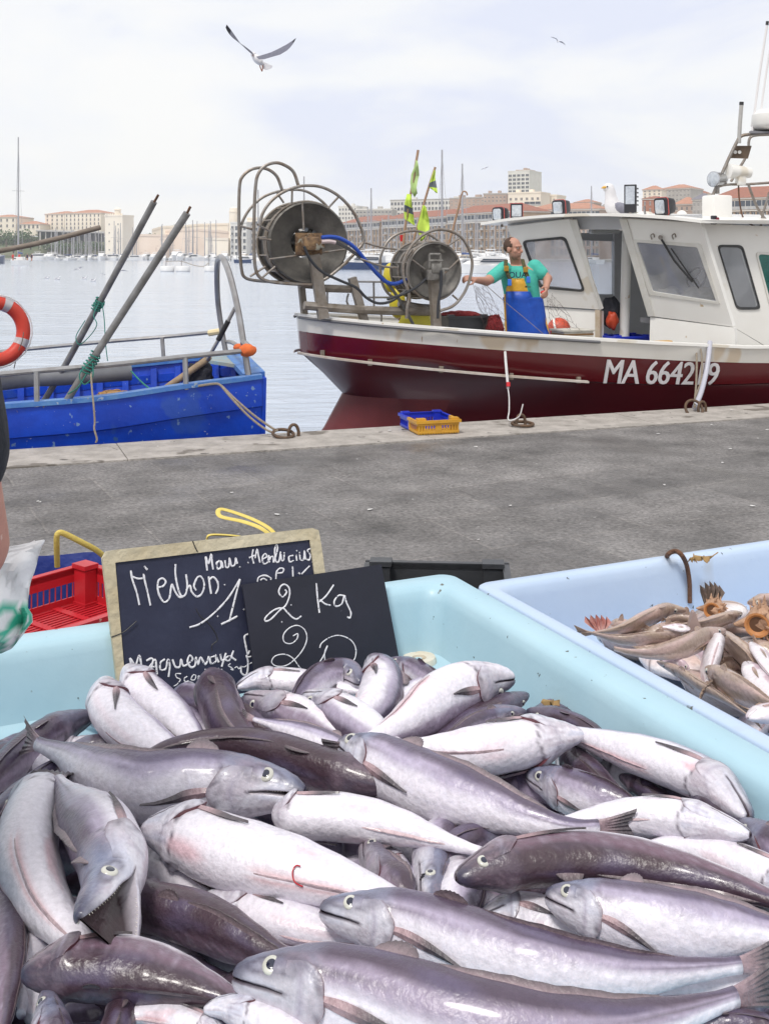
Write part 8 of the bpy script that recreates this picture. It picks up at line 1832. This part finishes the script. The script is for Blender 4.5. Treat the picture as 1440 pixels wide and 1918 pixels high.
# ================================================================== mixed fish in the pale blue tub
def sandy(u, ph, tone, hl, seed, red):
    p = ph if ph <= math.pi else 2 * math.pi - ph; deg = math.degrees(p); sd = seed * 5.3
    nz = mnoise.noise(V((u * 6 + sd, deg / 40, 1))); nf = mnoise.noise(V((u * 40 + sd, deg / 7, 3)))
    back = mixc((.48, .37, .29), (.25, .185, .15), tone); back = mixc(back, (.40, .31, .31), .5 * sstep(-.2, .5, nz)); c = mixc(back, (.62, .50, .44), sstep(75, 105, deg + 14 * nz)); c = mixc(c, (.78, .74, .74), sstep(118, 145, deg + 8 * nf))
    c = mixc(c, (.15, .10, .08), .6 * sstep(.18, .5, nf) * (1 - sstep(90, 110, deg))); c = mixc(c, (.55, .25, .2), .5 * red * sstep(.2, .5, nz) * sstep(80, 110, deg))
    f = u / hl
    c = mixc(c, (.60, .42, .40), .45 * sstep(.0, .4, mnoise.noise(V((u * 3 + sd * 2, deg / 60, 9)))))
    if f < 1.1:
        c = mixc(c, (.12, .07, .06), .75 * math.exp(-((f - .95) / .05) ** 2) * sstep(30, 60, deg))
        if f < .6: c = mixc(c, (.08, .04, .04), .85 * math.exp(-((deg - 101) / 4) ** 2))
    c = mixc(c, (.20, .14, .12), .4 * math.exp(-((deg - 62 - 3 * math.sin(u * 8)) / 2.2) ** 2))
    return tuple(max(.01, min(.9, x * (1 + .15 * nf))) for x in c)
def whitish(u, ph, tone, hl, seed, red):
    p = ph if ph <= math.pi else 2 * math.pi - ph; deg = math.degrees(p); nz = mnoise.noise(V((u * 6 + seed, deg / 30, 1)))
    c = mixc((.52, .40, .45), (.70, .655, .69), sstep(-.25, .35, nz + (deg - 60) / 90)); return mixc(c, (.60, .35, .35), .4 * red * sstep(.1, .5, nz))
GRP = "mixed fish in the pale blue tub"
def BF(label, pts, w, roll, z, tone=.4, col=sandy, **kw):
    kw.setdefault('eyes', True); kw.setdefault('dors', True); kw.setdefault('slim', .5); kw.setdefault('finc', (.30, .21, .15)); kw.setdefault('name', "brown_fish" if col is sandy else "pale_fish")
    return hake(label, pts, w * 1.05, roll, z, tone, group=GRP, colour=col, **kw)
# a bed of flat fish under the rest
k = 0
for q in (((1130, 1190), (1200, 1215), (1280, 1230)), ((1240, 1160), (1330, 1180), (1420, 1190)), ((1200, 1225), (1300, 1250), (1400, 1270)), ((1320, 1150), (1400, 1160), (1500, 1170)), ((1280, 1270), (1360, 1310), (1440, 1350)), ((1340, 1230), (1420, 1260), (1500, 1290)), ((1400, 1200), (1460, 1240), (1520, 1300)), ((1390, 1320), (1450, 1360), (1520, 1420)), ((1450, 1180), (1530, 1200), (1600, 1230)), ((1200, 1200), (1260, 1190), (1330, 1195)), ((1290, 1225), (1360, 1215), (1430, 1225)), ((1340, 1285), (1280, 1255), (1220, 1230)), ((1440, 1260), (1380, 1245), (1310, 1240)), ((1260, 1205), (1310, 1235), (1350, 1280)), ((1370, 1140), (1330, 1165), (1300, 1200)), ((1420, 1330), (1370, 1300), (1330, 1265)), ((1480, 1250), (1430, 1225), (1370, 1215)), ((1140, 1178), (1190, 1190), (1250, 1200)), ((1450, 1310), (1420, 1350), (1400, 1400))):
    BF("pale flat fish at the bottom of the mixed catch, mostly covered" if k % 5 == 3 else "sandy flat fish at the bottom of the mixed catch, mostly covered", list(q), (104, 74)[k % 2], (84, 60, -70, 100)[k % 4], .640 + .007 * (k % 5), .15 + .15 * (k % 4), (sandy, sandy, sandy, whitish, sandy)[k % 5], tail=(k % 2 == 0), slim=.42); k += 1
BF("sandy brown fish with blunt head at the far end of the mixed catch", [(1284, 1143), (1250, 1142), (1210, 1158), (1160, 1178), (1110, 1186)], 46, 70, .690, .45)
BF("long reddish brown fish along the far side below the blunt headed one", [(1290, 1189), (1225, 1194), (1160, 1199), (1100, 1184)], 34, 60, .692, .4, red=.8)
BF("slim white fish between the two long brown ones", [(1292, 1178), (1265, 1175), (1240, 1174)], 16, -40, .712, .2, whitish)
BF("brown fish with yellowish fin under the first shell", [(1300, 1162), (1270, 1158), (1245, 1160)], 22, 60, .708, .35)
BF("brown fish lying under the two spiny shells", [(1388, 1150), (1350, 1160), (1310, 1168), (1270, 1170)], 36, 70, .704, .45)
dog, dfs = BF("little grey brown shark with pointed snout and raised fin", [(1358, 1182), (1325, 1192), (1275, 1214), (1225, 1224), (1180, 1222), (1150, 1215)], 42, 40, .735, .75, tail=False)
f = MB(); f.slab([P(1283, 1208, 1.985), P(1288, 1180, 1.985), P(1297, 1148, 1.99), P(1301, 1146, 1.99), P(1308, 1165, 1.985), P(1322, 1194, 1.98)], V((0, .014, 0))); f.build("dorsal_fin", mat("shark_fin", (.26, .19, .175), .55, 0, (.34, .25, .22), 30, .5), dog, smooth=True)
BF("white bellied skate with lilac edge in the middle of the mixed catch", [(1338, 1204), (1332, 1232), (1326, 1262), (1322, 1284)], 74, -80, .712, .2, whitish, slim=.4)
BF("broad sandy skate spread behind the white bellied one", [(1340, 1188), (1380, 1215), (1415, 1252), (1440, 1300)], 92, 85, .694, .15, slim=.35, tail=False)
BF("grey lilac brown fish in front at the right edge of the mixed catch", [(1322, 1256), (1368, 1282), (1420, 1310), (1480, 1340)], 66, 60, .728, .55, eyes=True)
BF("pinkish white squid like fish at the right edge, upper one", [(1408, 1204), (1428, 1230), (1448, 1262), (1470, 1300)], 36, -50, .730, .2, whitish, red=.8)
BF("pale mottled fish at the right edge under the pinkish one", [(1398, 1240), (1420, 1270), (1446, 1300), (1480, 1340)], 46, -30, .718, .25, whitish)
BF("small white fish with dark eye by the tub's inner rim", [(1290, 1252), (1268, 1246), (1240, 1240)], 30, 40, .706, .2, whitish, eyes=True)
BF("long sandy fish squeezed along the rim between the two tubs", [(1230, 1240), (1270, 1258), (1310, 1284), (1350, 1306), (1400, 1340)], 34, 70, .708, .35)
BF("pale rounded fish in the lower right of the mixed catch", [(1400, 1345), (1440, 1335), (1480, 1340), (1530, 1370)], 56, -70, .735, .2, whitish)
BF("drab brown fish behind the second spiny shell", [(1400, 1128), (1440, 1124), (1490, 1134), (1540, 1150)], 40, 70, .700, .6)
rq = random.Random(21)
for i in range(26):
    x, y = rq.uniform(-1.12, -.64), rq.uniform(.35, 1.35); a = rq.uniform(0, 6.28); z = .640 + .008 * (i % 5); pts = []
    for k in (-1, 0, 1):
        p = T(x + .13 * k * math.cos(a), y + .13 * k * math.sin(a), z); pts.append((CX + p.x / p.y * F, HY + (H - p.z) / p.y * F))
    w_ = 62 / T(x, y).y * rq.uniform(1.2, 1.9)
    BF("flat fish of the mixed catch beyond the right edge of the photo", pts, w_, rq.choice((80, 60, -70)), z, rq.choice((.2, .4, .6)), rq.choice((sandy, sandy, whitish)), slim=.42)
# fins sticking up
def fan(px, py, d, wd, ht, lean, m, name, label, n=11):
    c = P(px, py, d); b = MB(); rows = [[], []]
    for i in range(n):
        t = i / (n - 1) * 2 - 1; hh = ht * (1 - .25 * t * t) * (1 + .12 * (i % 2)); rows[0].append(c + V((wd * .35 * t, 0, 0))); rows[1].append(c + V((wd * t + lean * ht, .02 * (i % 2), hh)))
    b.loft(rows, False, False, False); b.loft([[p + V((0, .004, 0)) for p in rows[1]], [p + V((0, .004, 0)) for p in rows[0]]], False, False, False)
    return b.build(name, m, label=label, cat="fish fin", group=GRP)
fan(1330, 1143, 2.12, .024, .046, .1, mat("dark_fin_rays", (.11, .085, .075), .6, 0, (.25, .19, .16), 120, .7), "tail_fan", "dark ragged tail fan sticking up behind the first shell")
fan(1124, 1182, 2.06, .026, .022, -.2, mat("red_fin_rays", (.40, .14, .12), .6, 0, (.60, .36, .32), 90, .7), "red_fin", "red rayed fin at the far left corner of the mixed catch")
# spiny shells
M_SHELL = mat("orange_shell", (.50, .31, .20), .6, 0, (.28, .16, .10), 40, .7, .6, 60, spots=((.70, .52, .40), 22, .62)); M_SHIN = mat("glossy_shell_lip", (.50, .22, .07), .3, 0, (.40, .15, .05), 20, .4, coat=.5); M_HOLE = mat("shell_hollow", (.10, .045, .02), .6)
def shell(c, s, yaw, pitch, label, spikes=8):
    c = V(c); M = Matrix.Rotation(yaw, 3, 'Z') @ Matrix.Rotation(pitch, 3, 'Y'); b = MB(); rings = []; n = 20
    prof = [(-1.1, .04), (-.9, .12), (-.6, .20), (-.35, .38), (-.1, .62), (.1, .58), (.22, .66), (.36, .42), (.46, .45), (.58, .26), (.68, .27), (.8, .12), (.9, .10), (1.0, .02)]
    for x, r in prof:
        rings.append([c + M @ (V((x, r * (1 + .10 * math.sin(5 * a + x * 6)) * math.cos(a), r * .92 * math.sin(a))) * s) for a in [2 * math.pi * j / n for j in range(n)]])
    b.loft(rings)
    for x, r, k in ((-.1, .60, spikes), (.22, .64, spikes - 1), (.46, .44, spikes - 2)):
        for i in range(k):
            a = 2 * math.pi * i / k + x * 3; d = V((.15, math.cos(a), math.sin(a))); p = c + M @ (V((x, r * math.cos(a) * .95, r * math.sin(a) * .9)) * s); b.tube([p, p + M @ d * s * .34 * (.6 + r * .6)], [s * .09, s * .012], 6)
    o = b.build("spiny_shell", M_SHELL, smooth=True, label=label, cat="shell", group="spiny shells on the mixed catch")
    ap = MB(); cc = c + M @ (V((-.30, -.30, .02)) * s); nn = M @ V((-.45, -.9, .05)); ap.lathe([(s * .20, -.02 * s), (s * .42, .16 * s), (s * .46, .22 * s), (s * .38, .21 * s), (s * .24, .05 * s)], cc, nn, 22, capends=False); ap.build("lip", M_SHIN, o, smooth=True)
    ap = MB(); ap.lathe([(s * .30, .10 * s), (s * .0, .09 * s)], cc, nn, 18); ap.build("hollow", M_HOLE, o); return o
shell(P(1335, 1140, 2.10), .034, .25, .1, "orange brown spiny shell with glossy lip, left of the two on the catch"); shell(P(1425, 1162, 2.02), .050, .1, -.1, "big spiny shell with round orange opening, right of the two on the catch", 9)

# ================================================================== scraps on the quay, and the sea air
M_SCRAP = mat("pale_scraps", (.62, .61, .60), .8)
rn = random.Random(12); b = MB()
for i in range(70):
    t_, s_ = rn.uniform(-1, 11), rn.uniform(.2, 4.6); c = quay(t_, s_, .016 if s_ < .7 else .004); r = rn.uniform(.006, .022); k = rn.randrange(5, 8); a0 = rn.uniform(0, 6)
    ring_ = [c + V((r * rn.uniform(.5, 1.2) * math.cos(a0 + 6.283 * j / k), r * rn.uniform(.4, 1) * math.sin(a0 + 6.283 * j / k), rn.uniform(0, .004))) for j in range(k)]
    b.slab(ring_, V((0, 0, .002)))
b.build("litter", M_SCRAP, origin=(0, 0, 0), kind='stuff', label="small pale scraps and gull droppings scattered on the quay", cat="litter", fixn=False)
hz = MB(); hz.box((0, 700, 59), (2400, 1500, 122)); ho = hz.build("haze", mat("haze_dummy", (1, 1, 1)), origin=(0, 700, 0), kind='stuff', label="thin pale sea haze over the harbour", cat="haze")
hm_ = bpy.data.materials.new("haze"); hm_.use_nodes = True; t_ = hm_.node_tree; t_.nodes.clear(); o_ = t_.nodes.new("ShaderNodeOutputMaterial"); v_ = t_.nodes.new("ShaderNodeVolumePrincipled")
v_.inputs['Color'].default_value = (1, 1, 1, 1); v_.inputs['Density'].default_value = .00024; v_.inputs['Anisotropy'].default_value = .3; t_.links.new(v_.outputs[0], o_.inputs['Volume']); ho.data.materials[0] = hm_
scene.cycles.volume_bounces = 2
